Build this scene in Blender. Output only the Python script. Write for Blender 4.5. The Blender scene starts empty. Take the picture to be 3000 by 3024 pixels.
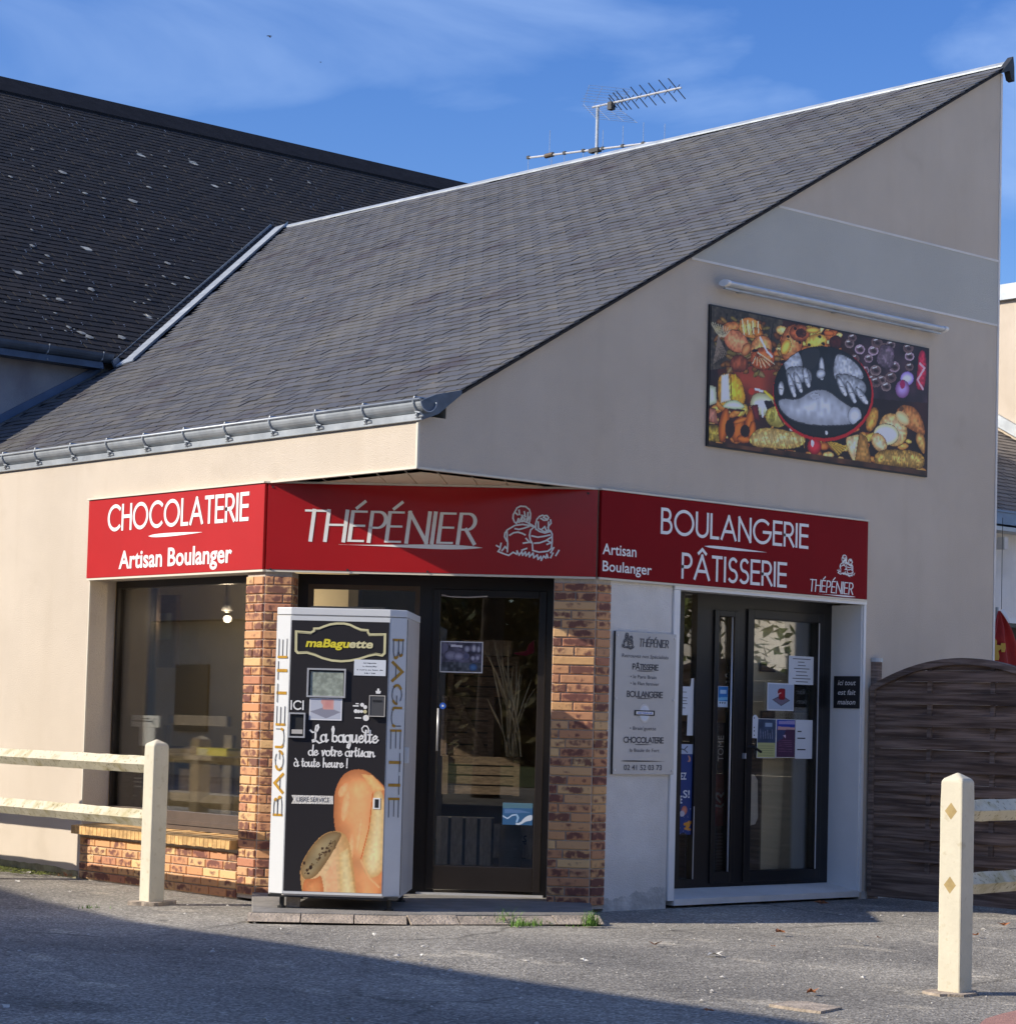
import bpy, math, random
import numpy as np
from mathutils import Vector, Matrix
random.seed(7); rng = np.random.default_rng(7)
S = bpy.context.scene; COL = S.collection

# ------------------------------------------------------------------ camera, sky, sun
F, CX, CY = 6815.6, 1500.0, 1726.6          # focal length and principal point in photograph pixels
yaw, pitch, roll = 0.84360132, 0.0582478, 0.02662918
CAM = np.array([-9.721, -11.869, 1.332])
FW = np.array([math.cos(yaw)*math.cos(pitch), math.sin(yaw)*math.cos(pitch), math.sin(pitch)])
r0 = np.array([math.sin(yaw), -math.cos(yaw), 0.0]); u0_ = np.cross(r0, FW)
RT = r0*math.cos(roll)+u0_*math.sin(roll); UP = -r0*math.sin(roll)+u0_*math.cos(roll)
cam = bpy.data.cameras.new('camera'); co = bpy.data.objects.new('camera', cam); COL.objects.link(co)
M4 = Matrix(((RT[0], UP[0], -FW[0], CAM[0]), (RT[1], UP[1], -FW[1], CAM[1]), (RT[2], UP[2], -FW[2], CAM[2]), (0, 0, 0, 1)))
co.matrix_world = M4
cam.sensor_fit = 'HORIZONTAL'; cam.sensor_width = 36; cam.lens = F/3000*36
cam.shift_x = 0; cam.shift_y = (CY-1512)/3000; cam.clip_end = 2000; cam.clip_start = .1
S.camera = co
SUN = Vector((-1, .5, .664)).normalized()    # direction towards the sun
W = bpy.data.worlds.new('World'); S.world = W; W.use_nodes = True
nt = W.node_tree; nt.nodes.clear()
wo = nt.nodes.new('ShaderNodeOutputWorld'); bg = nt.nodes.new('ShaderNodeBackground')
sky = nt.nodes.new('ShaderNodeTexSky'); sky.sky_type = 'NISHITA'; sky.sun_disc = False
sky.sun_elevation = math.asin(SUN.z); sky.sun_rotation = math.atan2(SUN.x, SUN.y)
sky.air_density = 1.0; sky.dust_density = 0.5; sky.ozone_density = 3.2; sky.altitude = 100
tc = nt.nodes.new('ShaderNodeTexCoord'); mp = nt.nodes.new('ShaderNodeMapping')
mp.inputs['Location'].default_value = (3.4, 1.8, .6); mp.inputs['Rotation'].default_value = (0.15, -.42, .5); mp.inputs['Scale'].default_value = (1.6, 3.4, 9.0)
nz = nt.nodes.new('ShaderNodeTexNoise'); nz.inputs['Scale'].default_value = 1.5; nz.inputs['Detail'].default_value = 7; nz.inputs['Roughness'].default_value = .5; nz.inputs['Distortion'].default_value = .5
rp = nt.nodes.new('ShaderNodeValToRGB'); rp.color_ramp.elements[0].position = .45; rp.color_ramp.elements[0].color = (0, 0, 0, 1); rp.color_ramp.elements[1].position = .72; rp.color_ramp.elements[1].color = (.72, .72, .72, 1)
mx = nt.nodes.new('ShaderNodeMix'); mx.data_type = 'RGBA'; mx.inputs[7].default_value = (3.1, 4.3, 6.6, 1)
hs = nt.nodes.new('ShaderNodeHueSaturation'); hs.inputs['Saturation'].default_value = 1.30; hs.inputs['Value'].default_value = .97; hs.inputs['Hue'].default_value = .518
L = nt.links
L.new(tc.outputs['Generated'], mp.inputs['Vector']); L.new(mp.outputs[0], nz.inputs['Vector']); L.new(nz.outputs['Fac'], rp.inputs[0])
L.new(sky.outputs[0], hs.inputs['Color']); L.new(hs.outputs[0], mx.inputs[6]); L.new(rp.outputs[0], mx.inputs[0]); L.new(mx.outputs[2], bg.inputs[0]); L.new(bg.outputs[0], wo.inputs[0])
bg.inputs[1].default_value = 0.077
sl = bpy.data.lights.new('sun', 'SUN'); sl.energy = 2.65; sl.angle = math.radians(.5); sl.color = (1, .92, .79)
so = bpy.data.objects.new('sun', sl); COL.objects.link(so); so.rotation_euler = SUN.to_track_quat('Z', 'Y').to_euler(); so.location = (-20, 10, 20)
S.view_settings.view_transform = 'Standard'; S.view_settings.look = 'None'; S.view_settings.gamma = 1; S.view_settings.exposure = 1.15
S.view_settings.use_curve_mapping = False

# ------------------------------------------------------------------ materials
def lin(c):
    c = np.asarray(c, float)/255.
    return np.where(c <= .04045, c/12.92, ((c+.055)/1.055)**2.4)
def mat(name, col, rough=.7, var=.0, vscale=8., bump=0., bscale=60., metal=0., spec=.5, col2=None, detail=4, coat=0., c2pos=(.4, .65), stretch=None, trans=0.):
    m = bpy.data.materials.new(name); m.use_nodes = True; n = m.node_tree; b = n.nodes['Principled BSDF']
    b.inputs['Roughness'].default_value = rough; b.inputs['Metallic'].default_value = metal
    b.inputs['Specular IOR Level'].default_value = spec; b.inputs['Coat Weight'].default_value = coat; b.inputs['Coat Roughness'].default_value = .05
    b.inputs['Base Color'].default_value = (*col, 1)
    geo = n.nodes.new('ShaderNodeNewGeometry'); vec = geo.outputs['Position']
    if stretch:
        q = n.nodes.new('ShaderNodeMapping'); q.inputs['Scale'].default_value = stretch; n.links.new(vec, q.inputs[0]); vec = q.outputs[0]
    if var > 0 or col2 is not None:
        t = n.nodes.new('ShaderNodeTexNoise'); t.inputs['Scale'].default_value = vscale; t.inputs['Detail'].default_value = detail; t.inputs['Roughness'].default_value = .6
        n.links.new(vec, t.inputs['Vector'])
        r = n.nodes.new('ShaderNodeValToRGB'); r.color_ramp.elements[0].position = c2pos[0]; r.color_ramp.elements[1].position = c2pos[1]
        c = np.array(col); a = c*(1-var); z = np.array(col2) if col2 is not None else np.minimum(c*(1+var), 1)
        r.color_ramp.elements[0].color = (*a, 1); r.color_ramp.elements[1].color = (*z, 1)
        n.links.new(t.outputs['Fac'], r.inputs[0]); n.links.new(r.outputs[0], b.inputs['Base Color'])
    if bump > 0:
        t2 = n.nodes.new('ShaderNodeTexNoise'); t2.inputs['Scale'].default_value = bscale; t2.inputs['Detail'].default_value = 5
        n.links.new(vec, t2.inputs['Vector'])
        bp = n.nodes.new('ShaderNodeBump'); bp.inputs['Strength'].default_value = bump; bp.inputs['Distance'].default_value = .02
        n.links.new(t2.outputs['Fac'], bp.inputs['Height']); n.links.new(bp.outputs[0], b.inputs['Normal'])
    return m
def add_mul(m, scale, lo, hi, c0, c1, stretch=None, detail=5):
    """multiply the base colour by a second noise ramp (stains, wear)"""
    n = m.node_tree; b = n.nodes['Principled BSDF']; inp = b.inputs['Base Color']
    geo = n.nodes.new('ShaderNodeNewGeometry'); vec = geo.outputs['Position']
    if stretch:
        q = n.nodes.new('ShaderNodeMapping'); q.inputs['Scale'].default_value = stretch; n.links.new(vec, q.inputs[0]); vec = q.outputs[0]
    t = n.nodes.new('ShaderNodeTexNoise'); t.inputs['Scale'].default_value = scale; t.inputs['Detail'].default_value = detail
    n.links.new(vec, t.inputs['Vector'])
    r = n.nodes.new('ShaderNodeValToRGB'); r.color_ramp.elements[0].position = lo; r.color_ramp.elements[1].position = hi
    r.color_ramp.elements[0].color = (*c0, 1); r.color_ramp.elements[1].color = (*c1, 1); n.links.new(t.outputs['Fac'], r.inputs[0])
    x = n.nodes.new('ShaderNodeMix'); x.data_type = 'RGBA'; x.blend_type = 'MULTIPLY'; x.inputs[0].default_value = 1
    if inp.is_linked: n.links.new(inp.links[0].from_socket, x.inputs[6])
    else: x.inputs[6].default_value = inp.default_value[:]
    n.links.new(r.outputs[0], x.inputs[7]); n.links.new(x.outputs[2], inp)
    return m
MT = {}
MT['stucco'] = mat('stucco', (.69, .60, .495), .95, .035, 1.2, .55, 190, spec=.2)
add_mul(MT['stucco'], .9, .3, .7, (.95, .94, .92), (1, 1, 1), (1, 1, .35)); add_mul(MT['stucco'], 260, .35, .65, (.9, .9, .9), (1.06, 1.06, 1.06))
add_mul(MT['stucco'], 5, .52, .80, (1, 1, 1), (.955, .945, .93), (1, 1, .10)); add_mul(MT['stucco'], 2.1, .60, .68, (1, 1, 1), (.955, .95, .94), detail=9)
MT['stucco_band'] = mat('stucco_band', (.56, .55, .495), .95, .03, 1.2, .5, 190, spec=.2)
MT['plaster_white'] = mat('plaster_white', (.84, .81, .76), .9, .05, 2, .5, 120, spec=.2)
add_mul(MT['plaster_white'], 2.2, .35, .6, (.88, .87, .85), (1, 1, 1))
MT['white'] = mat('white_paint', (.86, .85, .82), .45, .02, 3)
MT['cream'] = mat('cream_trim', (.72, .66, .54), .5, .03, 4)
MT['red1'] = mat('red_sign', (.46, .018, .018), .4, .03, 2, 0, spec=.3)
MT['red3'] = mat('red_sign_shaded', (.235, .005, .009), .5, .03, 2, 0, spec=.08)  # the sign red darkened, painting in the shade on the gable side
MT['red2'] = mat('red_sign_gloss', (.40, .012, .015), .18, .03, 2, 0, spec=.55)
MT['zinc'] = mat('zinc', (.50, .53, .55), .45, .10, 5, .06, 30, metal=.3)
add_mul(MT['zinc'], 7, .4, .7, (.8, .82, .85), (1, 1, 1))
MT['zinc_dark'] = mat('weathered_zinc', (.10, .13, .17), .55, .2, 6, metal=.3)
MT['mortar'] = mat('mortar', (.56, .49, .41), .95, .08, 30, .4, 150, spec=.1)
MT['dark_brown'] = mat('dark_brown_frame', (.020, .015, .013), .35, .1, 5)
MT['black_frame'] = mat('black_frame', (.012, .012, .014), .35, .1, 5)
MT['brown_alu'] = mat('bronze_aluminium', (.22, .17, .14), .35, .08, 5, metal=.6)
MT['concrete'] = mat('concrete', (.25, .235, .215), .9, .15, 5, .4, 70, spec=.2)
MT['edging'] = mat('edging_stone', (.42, .35, .28), .9, .22, 9, .6, 60, spec=.2)
MT['fence_white'] = mat('fence_cream', (.64, .59, .46), .8, .04, 6, .10, 40, spec=.3)
add_mul(MT['fence_white'], 22, .60, .78, (1, 1, 1), (.80, .76, .66)); 
MT['rail'] = mat('rail_cream_lichen', (.64, .59, .45), .85, .05, 6, .12, 45, spec=.3)
add_mul(MT['rail'], 42, .58, .70, (1, 1, 1), (.50, .47, .37)); add_mul(MT['rail'], 8, .5, .7, (1, 1, 1), (.72, .68, .52))
MT['socket'] = mat('rail_socket', (.40, .29, .12), .8, .1, 20)
MT['interior_wall'] = mat('interior_wall', (.84, .76, .56), .8, .05, 1)
MT['interior_floor'] = mat('interior_floor', (.25, .22, .19), .6, .1, 3)
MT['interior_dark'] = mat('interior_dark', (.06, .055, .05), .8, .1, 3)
MT['crate'] = mat('crate_wood', (.20, .14, .09), .8, .25, 14, .2, 60, stretch=(1, 1, 5))
MT['crate_pale'] = mat('crate_wood_pale', (.36, .29, .22), .8, .2, 14, .2, 60, stretch=(4, 4, 1))
MT['paper'] = mat('paper', (.72, .76, .82), .6, .02, 3)
MT['print_white'] = mat('print_white', (.89, .88, .86), .5)
MT['print_black'] = mat('print_black', (.02, .02, .022), .5)
MT['print_grey'] = mat('print_grey', (.10, .10, .11), .5)
MT['gold'] = mat('print_gold', (.52, .27, .02), .4, .1, 20)
MT['yellow'] = mat('print_yellow', (.80, .68, .05), .5)
MT['pale_yellow'] = mat('print_pale_yellow', (.72, .66, .38), .45, .06, 8)
MT['machine_white'] = mat('machine_white', (.74, .75, .75), .35, .02, 4)
MT['machine_side'] = mat('machine_grey_side', (.58, .55, .51), .45, .04, 4)
MT['metal'] = mat('brushed_metal', (.62, .62, .63), .38, .05, 10, metal=.35)
MT['steel_dark'] = mat('dark_steel', (.045, .045, .045), .5, .1, 10, metal=.4)
MT['weathered_wood'] = mat('weathered_fence_wood', (.26, .19, .15), .85, .3, 5, .5, 40, spec=.2, stretch=(1, .6, 9), col2=(.40, .31, .26))
add_mul(MT['weathered_wood'], 3, .35, .65, (.62, .6, .6), (1.1, 1.08, 1.05), (1, .5, 5))
MT['acrylic'] = mat('acrylic_plaque', (.56, .55, .53), .2, .04, 3, coat=.3)
MT['lampwhite'] = mat('lamp_housing', (.60, .64, .68), .35, .06, 9)
MT['dry_leaf'] = mat('dry_leaf', (.34, .13, .05), .8, .3, 40)
MT['scrap'] = mat('pale_scrap', (.70, .67, .60), .8, .1, 40)
MT['moss'] = mat('moss', (.10, .115, .02), .95, .4, 30, .5, 90)
MT['grass'] = mat('grass_blade', (.12, .24, .03), .7, .35, 20)
MT['straw'] = mat('dry_straw', (.50, .40, .25), .8, .2, 12)
MT['bird'] = mat('bird_dark', (.02, .02, .025), .8)
MT['flag'] = mat('flag_red', (.34, .012, .012), .7, .2, 4)
MT['mint'] = mat('sticker_blue', (.03, .12, .55), .5)
MT['red_paving'] = mat('red_paving', (.38, .20, .16), .9, .12, 30, .4, 120)
MT['bark'] = mat('bark', (.08, .06, .045), .95, .3, 12, .6, 30)
MT['house_wall'] = mat('neighbour_wall', (.55, .47, .36), .9, .05, 2)
MT['house_roof'] = mat('neighbour_roof', (.05, .05, .055), .8, .2, 5)
MT['soffit'] = mat('soffit_panel', (.76, .62, .42), .6, .04, 3)

def foliage(name, c1, c2):
    m = mat(name, c1, .7, col2=c2, var=.2, vscale=1.6, c2pos=(.35, .65)); add_mul(m, 9, .35, .65, (.55, .6, .5), (1.25, 1.2, 1.1))
    return m
MT['leaf'] = foliage('foliage', (.045, .075, .018), (.10, .13, .03)); MT['leaf2'] = foliage('foliage_autumn', (.10, .09, .02), (.20, .15, .035))

def glass_mat(name, tint, rough=.0, base=.12):
    m = bpy.data.materials.new(name); m.use_nodes = True; n = m.node_tree; n.nodes.clear()
    o = n.nodes.new('ShaderNodeOutputMaterial'); t = n.nodes.new('ShaderNodeBsdfTransparent'); g = n.nodes.new('ShaderNodeBsdfGlossy'); g.inputs['Roughness'].default_value = rough
    t.inputs[0].default_value = (*tint, 1); g.inputs[0].default_value = (.95, .95, .95, 1)
    fr = n.nodes.new('ShaderNodeLayerWeight'); fr.inputs['Blend'].default_value = .25
    ma = n.nodes.new('ShaderNodeMath'); ma.operation = 'MULTIPLY_ADD'; ma.inputs[1].default_value = .8; ma.inputs[2].default_value = base; ma.use_clamp = True
    x = n.nodes.new('ShaderNodeMixShader')
    n.links.new(fr.outputs['Fresnel'], ma.inputs[0]); n.links.new(ma.outputs[0], x.inputs[0]); n.links.new(t.outputs[0], x.inputs[1]); n.links.new(g.outputs[0], x.inputs[2]); n.links.new(x.outputs[0], o.inputs[0])
    return m
MT['glass'] = glass_mat('window_glass', (.93, .93, .91), base=.05)
MT['glass_clear'] = glass_mat('door_glass', (.96, .96, .94), base=.04)

def vcol_mat(name, rough=.5, coat=0.):
    m = bpy.data.materials.new(name); m.use_nodes = True; n = m.node_tree; b = n.nodes['Principled BSDF']
    a = n.nodes.new('ShaderNodeAttribute'); a.attribute_name = 'ink'; n.links.new(a.outputs['Color'], b.inputs['Base Color'])
    b.inputs['Roughness'].default_value = rough; b.inputs['Coat Weight'].default_value = coat
    return m
MT['ink'] = vcol_mat('printed_ink', .45); MT['ink_gloss'] = vcol_mat('printed_ink_gloss', .3, .3)

def rand_nodes(n):
    g = n.nodes.new('ShaderNodeNewGeometry'); oi = n.nodes.new('ShaderNodeObjectInfo')
    a = n.nodes.new('ShaderNodeMath'); a.operation = 'ADD'; n.links.new(g.outputs['Random Per Island'], a.inputs[0]); n.links.new(oi.outputs['Random'], a.inputs[1])
    f = n.nodes.new('ShaderNodeMath'); f.operation = 'FRACT'; n.links.new(a.outputs[0], f.inputs[0]); return f.outputs[0], g
def brick_mat():
    m = bpy.data.materials.new('brick'); m.use_nodes = True; n = m.node_tree; b = n.nodes['Principled BSDF']; b.inputs['Roughness'].default_value = .85; b.inputs['Specular IOR Level'].default_value = .25
    rnd, g = rand_nodes(n)
    r = n.nodes.new('ShaderNodeValToRGB'); r.color_ramp.interpolation = 'LINEAR'
    cs = [(0, (.72, .42, .19)), (.25, (.60, .28, .14)), (.5, (.78, .52, .25)), (.75, (.50, .22, .13)), (1, (.68, .37, .18))]
    r.color_ramp.elements[0].color = (*cs[0][1], 1); r.color_ramp.elements[1].color = (*cs[4][1], 1)
    for p, c in cs[1:4]: e = r.color_ramp.elements.new(p); e.color = (*c, 1)
    n.links.new(rnd, r.inputs[0])
    # burnt patch: elongated blob inside each brick (object coordinates), strength random
    t = n.nodes.new('ShaderNodeTexCoord'); q = n.nodes.new('ShaderNodeMapping'); q.inputs['Scale'].default_value = (8.5, 1, 32); n.links.new(t.outputs['Object'], q.inputs[0])
    sp = n.nodes.new('ShaderNodeSeparateXYZ'); n.links.new(q.outputs[0], sp.inputs[0])
    ab = []
    for k in (0, 2):
        p = n.nodes.new('ShaderNodeMath'); p.operation = 'POWER'; a = n.nodes.new('ShaderNodeMath'); a.operation = 'ABSOLUTE'
        n.links.new(sp.outputs[k], a.inputs[0]); n.links.new(a.outputs[0], p.inputs[0]); p.inputs[1].default_value = 3; ab.append(p.outputs[0])
    s = n.nodes.new('ShaderNodeMath'); s.operation = 'ADD'; n.links.new(ab[0], s.inputs[0]); n.links.new(ab[1], s.inputs[1])
    nz = n.nodes.new('ShaderNodeTexNoise'); nz.inputs['Scale'].default_value = 22; nz.inputs['Detail'].default_value = 4; n.links.new(g.outputs['Position'], nz.inputs['Vector'])
    s2 = n.nodes.new('ShaderNodeMath'); s2.operation = 'MULTIPLY_ADD'; s2.inputs[1].default_value = -3.4; s2.inputs[2].default_value = 1.9; n.links.new(nz.outputs['Fac'], s2.inputs[0])
    s3 = n.nodes.new('ShaderNodeMath'); s3.operation = 'ADD'; n.links.new(s.outputs[0], s3.inputs[0]); n.links.new(s2.outputs[0], s3.inputs[1])
    w = n.nodes.new('ShaderNodeTexWhiteNoise'); w.noise_dimensions = '1D'; n.links.new(rnd, w.inputs['W'])
    s4 = n.nodes.new('ShaderNodeMath'); s4.operation = 'MULTIPLY_ADD'; s4.inputs[1].default_value = 1.25; s4.inputs[2].default_value = -.42; n.links.new(w.outputs['Value'], s4.inputs[0])
    s5 = n.nodes.new('ShaderNodeMath'); s5.operation = 'ADD'; n.links.new(s3.outputs[0], s5.inputs[0]); n.links.new(s4.outputs[0], s5.inputs[1])
    rr = n.nodes.new('ShaderNodeMapRange'); rr.inputs[1].default_value = .15; rr.inputs[2].default_value = .75; rr.inputs[3].default_value = .92; rr.inputs[4].default_value = 0; n.links.new(s5.outputs[0], rr.inputs[0])
    x = n.nodes.new('ShaderNodeMix'); x.data_type = 'RGBA'; x.inputs[7].default_value = (.17, .072, .062, 1); n.links.new(rr.outputs[0], x.inputs[0]); n.links.new(r.outputs[0], x.inputs[6])
    n.links.new(x.outputs[2], b.inputs['Base Color'])
    bp = n.nodes.new('ShaderNodeBump'); bp.inputs['Strength'].default_value = .5; bp.inputs['Distance'].default_value = .008; n.links.new(nz.outputs['Fac'], bp.inputs['Height']); n.links.new(bp.outputs[0], b.inputs['Normal'])
    return m
MT['brick'] = brick_mat()
MT['sill_brick'] = mat('sill_brick', (.62, .38, .15), .8, .25, 12, .3, 60)

def slate_mat(name, ramp, rough=.55, patch=None, lichen=None, spec=.5):
    m = bpy.data.materials.new(name); m.use_nodes = True; n = m.node_tree; b = n.nodes['Principled BSDF']; b.inputs['Roughness'].default_value = rough; b.inputs['Specular IOR Level'].default_value = spec
    rnd, g = rand_nodes(n)
    r = n.nodes.new('ShaderNodeValToRGB'); r.color_ramp.elements[0].color = (*ramp[0], 1); r.color_ramp.elements[1].color = (*ramp[-1], 1)
    for i, c in enumerate(ramp[1:-1]): e = r.color_ramp.elements.new((i+1)/(len(ramp)-1)); e.color = (*c, 1)
    n.links.new(rnd, r.inputs[0]); out = r.outputs[0]
    if patch:
        for sc_, lo, hi, c in patch:
            t = n.nodes.new('ShaderNodeTexNoise'); t.inputs['Scale'].default_value = sc_; t.inputs['Detail'].default_value = 6; n.links.new(g.outputs['Position'], t.inputs['Vector'])
            q = n.nodes.new('ShaderNodeMapRange'); q.inputs[1].default_value = lo; q.inputs[2].default_value = hi; n.links.new(t.outputs['Fac'], q.inputs[0])
            x = n.nodes.new('ShaderNodeMix'); x.data_type = 'RGBA'; x.inputs[7].default_value = (*c, 1); n.links.new(q.outputs[0], x.inputs[0]); n.links.new(out, x.inputs[6]); out = x.outputs[2]
    if lichen:
        v = n.nodes.new('ShaderNodeTexVoronoi'); v.inputs['Scale'].default_value = lichen[0]; v.inputs['Randomness'].default_value = 1
        t = n.nodes.new('ShaderNodeTexNoise'); t.inputs['Scale'].default_value = 14; n.links.new(g.outputs['Position'], t.inputs['Vector'])
        xx = n.nodes.new('ShaderNodeMix'); xx.data_type = 'RGBA'; xx.inputs[0].default_value = .06; n.links.new(g.outputs['Position'], xx.inputs[6]); n.links.new(t.outputs['Color'], xx.inputs[7]); n.links.new(xx.outputs[2], v.inputs['Vector'])
        q = n.nodes.new('ShaderNodeMapRange'); q.inputs[1].default_value = lichen[1]; q.inputs[2].default_value = lichen[1]*.75; n.links.new(v.outputs['Distance'], q.inputs[0])
        sc = n.nodes.new('ShaderNodeSeparateColor'); n.links.new(v.outputs['Color'], sc.inputs[0])
        gt = n.nodes.new('ShaderNodeMath'); gt.operation = 'GREATER_THAN'; gt.inputs[1].default_value = .8; n.links.new(sc.outputs[0], gt.inputs[0])
        mu = n.nodes.new('ShaderNodeMath'); mu.operation = 'MULTIPLY'; n.links.new(q.outputs[0], mu.inputs[0]); n.links.new(gt.outputs[0], mu.inputs[1])
        x = n.nodes.new('ShaderNodeMix'); x.data_type = 'RGBA'; x.inputs[7].default_value = (.42, .42, .38, 1); n.links.new(mu.outputs[0], x.inputs[0]); n.links.new(out, x.inputs[6]); out = x.outputs[2]
    n.links.new(out, b.inputs['Base Color'])
    t = n.nodes.new('ShaderNodeTexNoise'); t.inputs['Scale'].default_value = 45; t.inputs['Detail'].default_value = 5; n.links.new(g.outputs['Position'], t.inputs['Vector'])
    bp = n.nodes.new('ShaderNodeBump'); bp.inputs['Strength'].default_value = .45; bp.inputs['Distance'].default_value = .006; n.links.new(t.outputs['Fac'], bp.inputs['Height']); n.links.new(bp.outputs[0], b.inputs['Normal'])
    return m
MT['slate'] = slate_mat('slate', [(.068, .068, .072), (.098, .096, .096), (.084, .084, .090), (.122, .115, .104), (.088, .087, .088), (.108, .107, .112)], .55,
                        [(.7, .55, .72, (.125, .118, .105)), (1.8, .56, .72, (.062, .052, .054)), (11, .66, .76, (.19, .165, .13))])
MT['slate_dark'] = slate_mat('dark_slate', [(.015, .015, .017), (.024, .023, .024), (.018, .017, .018), (.028, .024, .023)], .75, [(1.2, .5, .7, (.038, .032, .028))], (2.6, .17), spec=.25)

def asphalt():
    m = mat('asphalt', (.20, .195, .185), .95, spec=.15); n = m.node_tree; b = n.nodes['Principled BSDF']
    g = n.nodes.new('ShaderNodeNewGeometry'); v = n.nodes.new('ShaderNodeTexVoronoi'); v.inputs['Scale'].default_value = 72; n.links.new(g.outputs['Position'], v.inputs['Vector'])
    r = n.nodes.new('ShaderNodeValToRGB'); e = r.color_ramp.elements; e[0].color = (.19, .174, .15, 1); e[1].color = (.56, .52, .45, 1); e[1].position = 1
    for p, c in ((.35, .25), (.6, .315), (.85, .40)): q = e.new(p); q.color = (c, c*.94, c*.83, 1)
    sc = n.nodes.new('ShaderNodeSeparateColor'); n.links.new(v.outputs['Color'], sc.inputs[0]); n.links.new(sc.outputs[0], r.inputs[0])
    n.links.new(r.outputs[0], b.inputs['Base Color'])
    bp = n.nodes.new('ShaderNodeBump'); bp.inputs['Strength'].default_value = .55; bp.inputs['Distance'].default_value = .010; n.links.new(v.outputs['Distance'], bp.inputs['Height']); n.links.new(bp.outputs[0], b.inputs['Normal'])
    add_mul(m, .55, .35, .65, (.66, .66, .67), (1.2, 1.18, 1.14), detail=10)
    add_mul(m, 2.2, .60, .68, (1, 1, 1), (1.5, 1.46, 1.38), stretch=(1.2, .6, 1), detail=10); add_mul(m, 95, .35, .65, (.82, .82, .82), (1.14, 1.14, 1.14), detail=2)
    add_mul(m, 6, .64, .72, (1, 1, 1), (.55, .55, .55), detail=8)
    # hairline cracks where a patchy mask allows them
    q = n.nodes.new('ShaderNodeTexNoise'); q.inputs['Scale'].default_value = 1.6; q.inputs['Detail'].default_value = 4; n.links.new(g.outputs['Position'], q.inputs['Vector'])
    mxv = n.nodes.new('ShaderNodeMix'); mxv.data_type = 'RGBA'; mxv.inputs[0].default_value = .22; n.links.new(g.outputs['Position'], mxv.inputs[6]); n.links.new(q.outputs['Color'], mxv.inputs[7])
    c = n.nodes.new('ShaderNodeTexVoronoi'); c.feature = 'DISTANCE_TO_EDGE'; c.inputs['Scale'].default_value = .62; n.links.new(mxv.outputs[2], c.inputs['Vector'])
    a = n.nodes.new('ShaderNodeMapRange'); a.inputs[1].default_value = .004; a.inputs[2].default_value = .013; a.inputs[3].default_value = .62; a.inputs[4].default_value = 1; n.links.new(c.outputs['Distance'], a.inputs[0])
    w = n.nodes.new('ShaderNodeTexNoise'); w.inputs['Scale'].default_value = .5; n.links.new(g.outputs['Position'], w.inputs['Vector'])
    k = n.nodes.new('ShaderNodeMapRange'); k.inputs[1].default_value = .46; k.inputs[2].default_value = .56; n.links.new(w.outputs['Fac'], k.inputs[0])
    x = n.nodes.new('ShaderNodeMix'); x.data_type = 'FLOAT'; x.inputs[2].default_value = 1; n.links.new(k.outputs[0], x.inputs[0]); n.links.new(a.outputs[0], x.inputs[3])
    y = n.nodes.new('ShaderNodeMix'); y.data_type = 'RGBA'; y.blend_type = 'MULTIPLY'; y.inputs[0].default_value = 1; n.links.new(b.inputs['Base Color'].links[0].from_socket, y.inputs[6]); n.links.new(x.outputs[0], y.inputs[7]); n.links.new(y.outputs[2], b.inputs['Base Color'])
    return m
MT['asphalt'] = asphalt()

# ------------------------------------------------------------------ mesh helpers
class Fr:
    """a vertical working plane: u runs along it (to the viewer's right), d out of it, z up"""
    def __init__(s, o, u, n): s.o = np.array([*o, 0.]) if len(o) == 2 else np.array(o, float); s.u = np.array([*u, 0.])/np.linalg.norm(u); s.n = np.array([*n, 0.])/np.linalg.norm(n)
    def __call__(s, u, d, z): p = s.o+s.u*u+s.n*d; return (p[0], p[1], p[2]+z)
    def at(s, x, y, d=0.):
        """the point (u, z) of the plane at distance d that the photograph shows at pixel x, y"""
        r = FW*F+RT*(x-CX)-UP*(y-CY); p0 = s.o+s.n*d; t = ((p0-CAM)@s.n)/(r@s.n); p = CAM+r*t
        return float((p-s.o)@s.u), float(p[2]-s.o[2])
LEFT = Fr((0, 0), (0, -1), (-1, 0)); GAB = Fr((0, 0), (1, 0), (0, -1)); Q = math.sqrt(.5)
CH = Fr((0, 1.69), (1, -1), (-1, -1)); CHL = 1.69*math.sqrt(2)
MAC = Fr((-.694, .579), (1, -1), (-1, -1))
WORLD = Fr((0, 0), (1, 0), (0, 1))
def ground_at(x, y, z=0.):
    r = FW*F+RT*(x-CX)-UP*(y-CY); t = (z-CAM[2])/r[2]; p = CAM+r*t; return float(p[0]), float(p[1])
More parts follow.
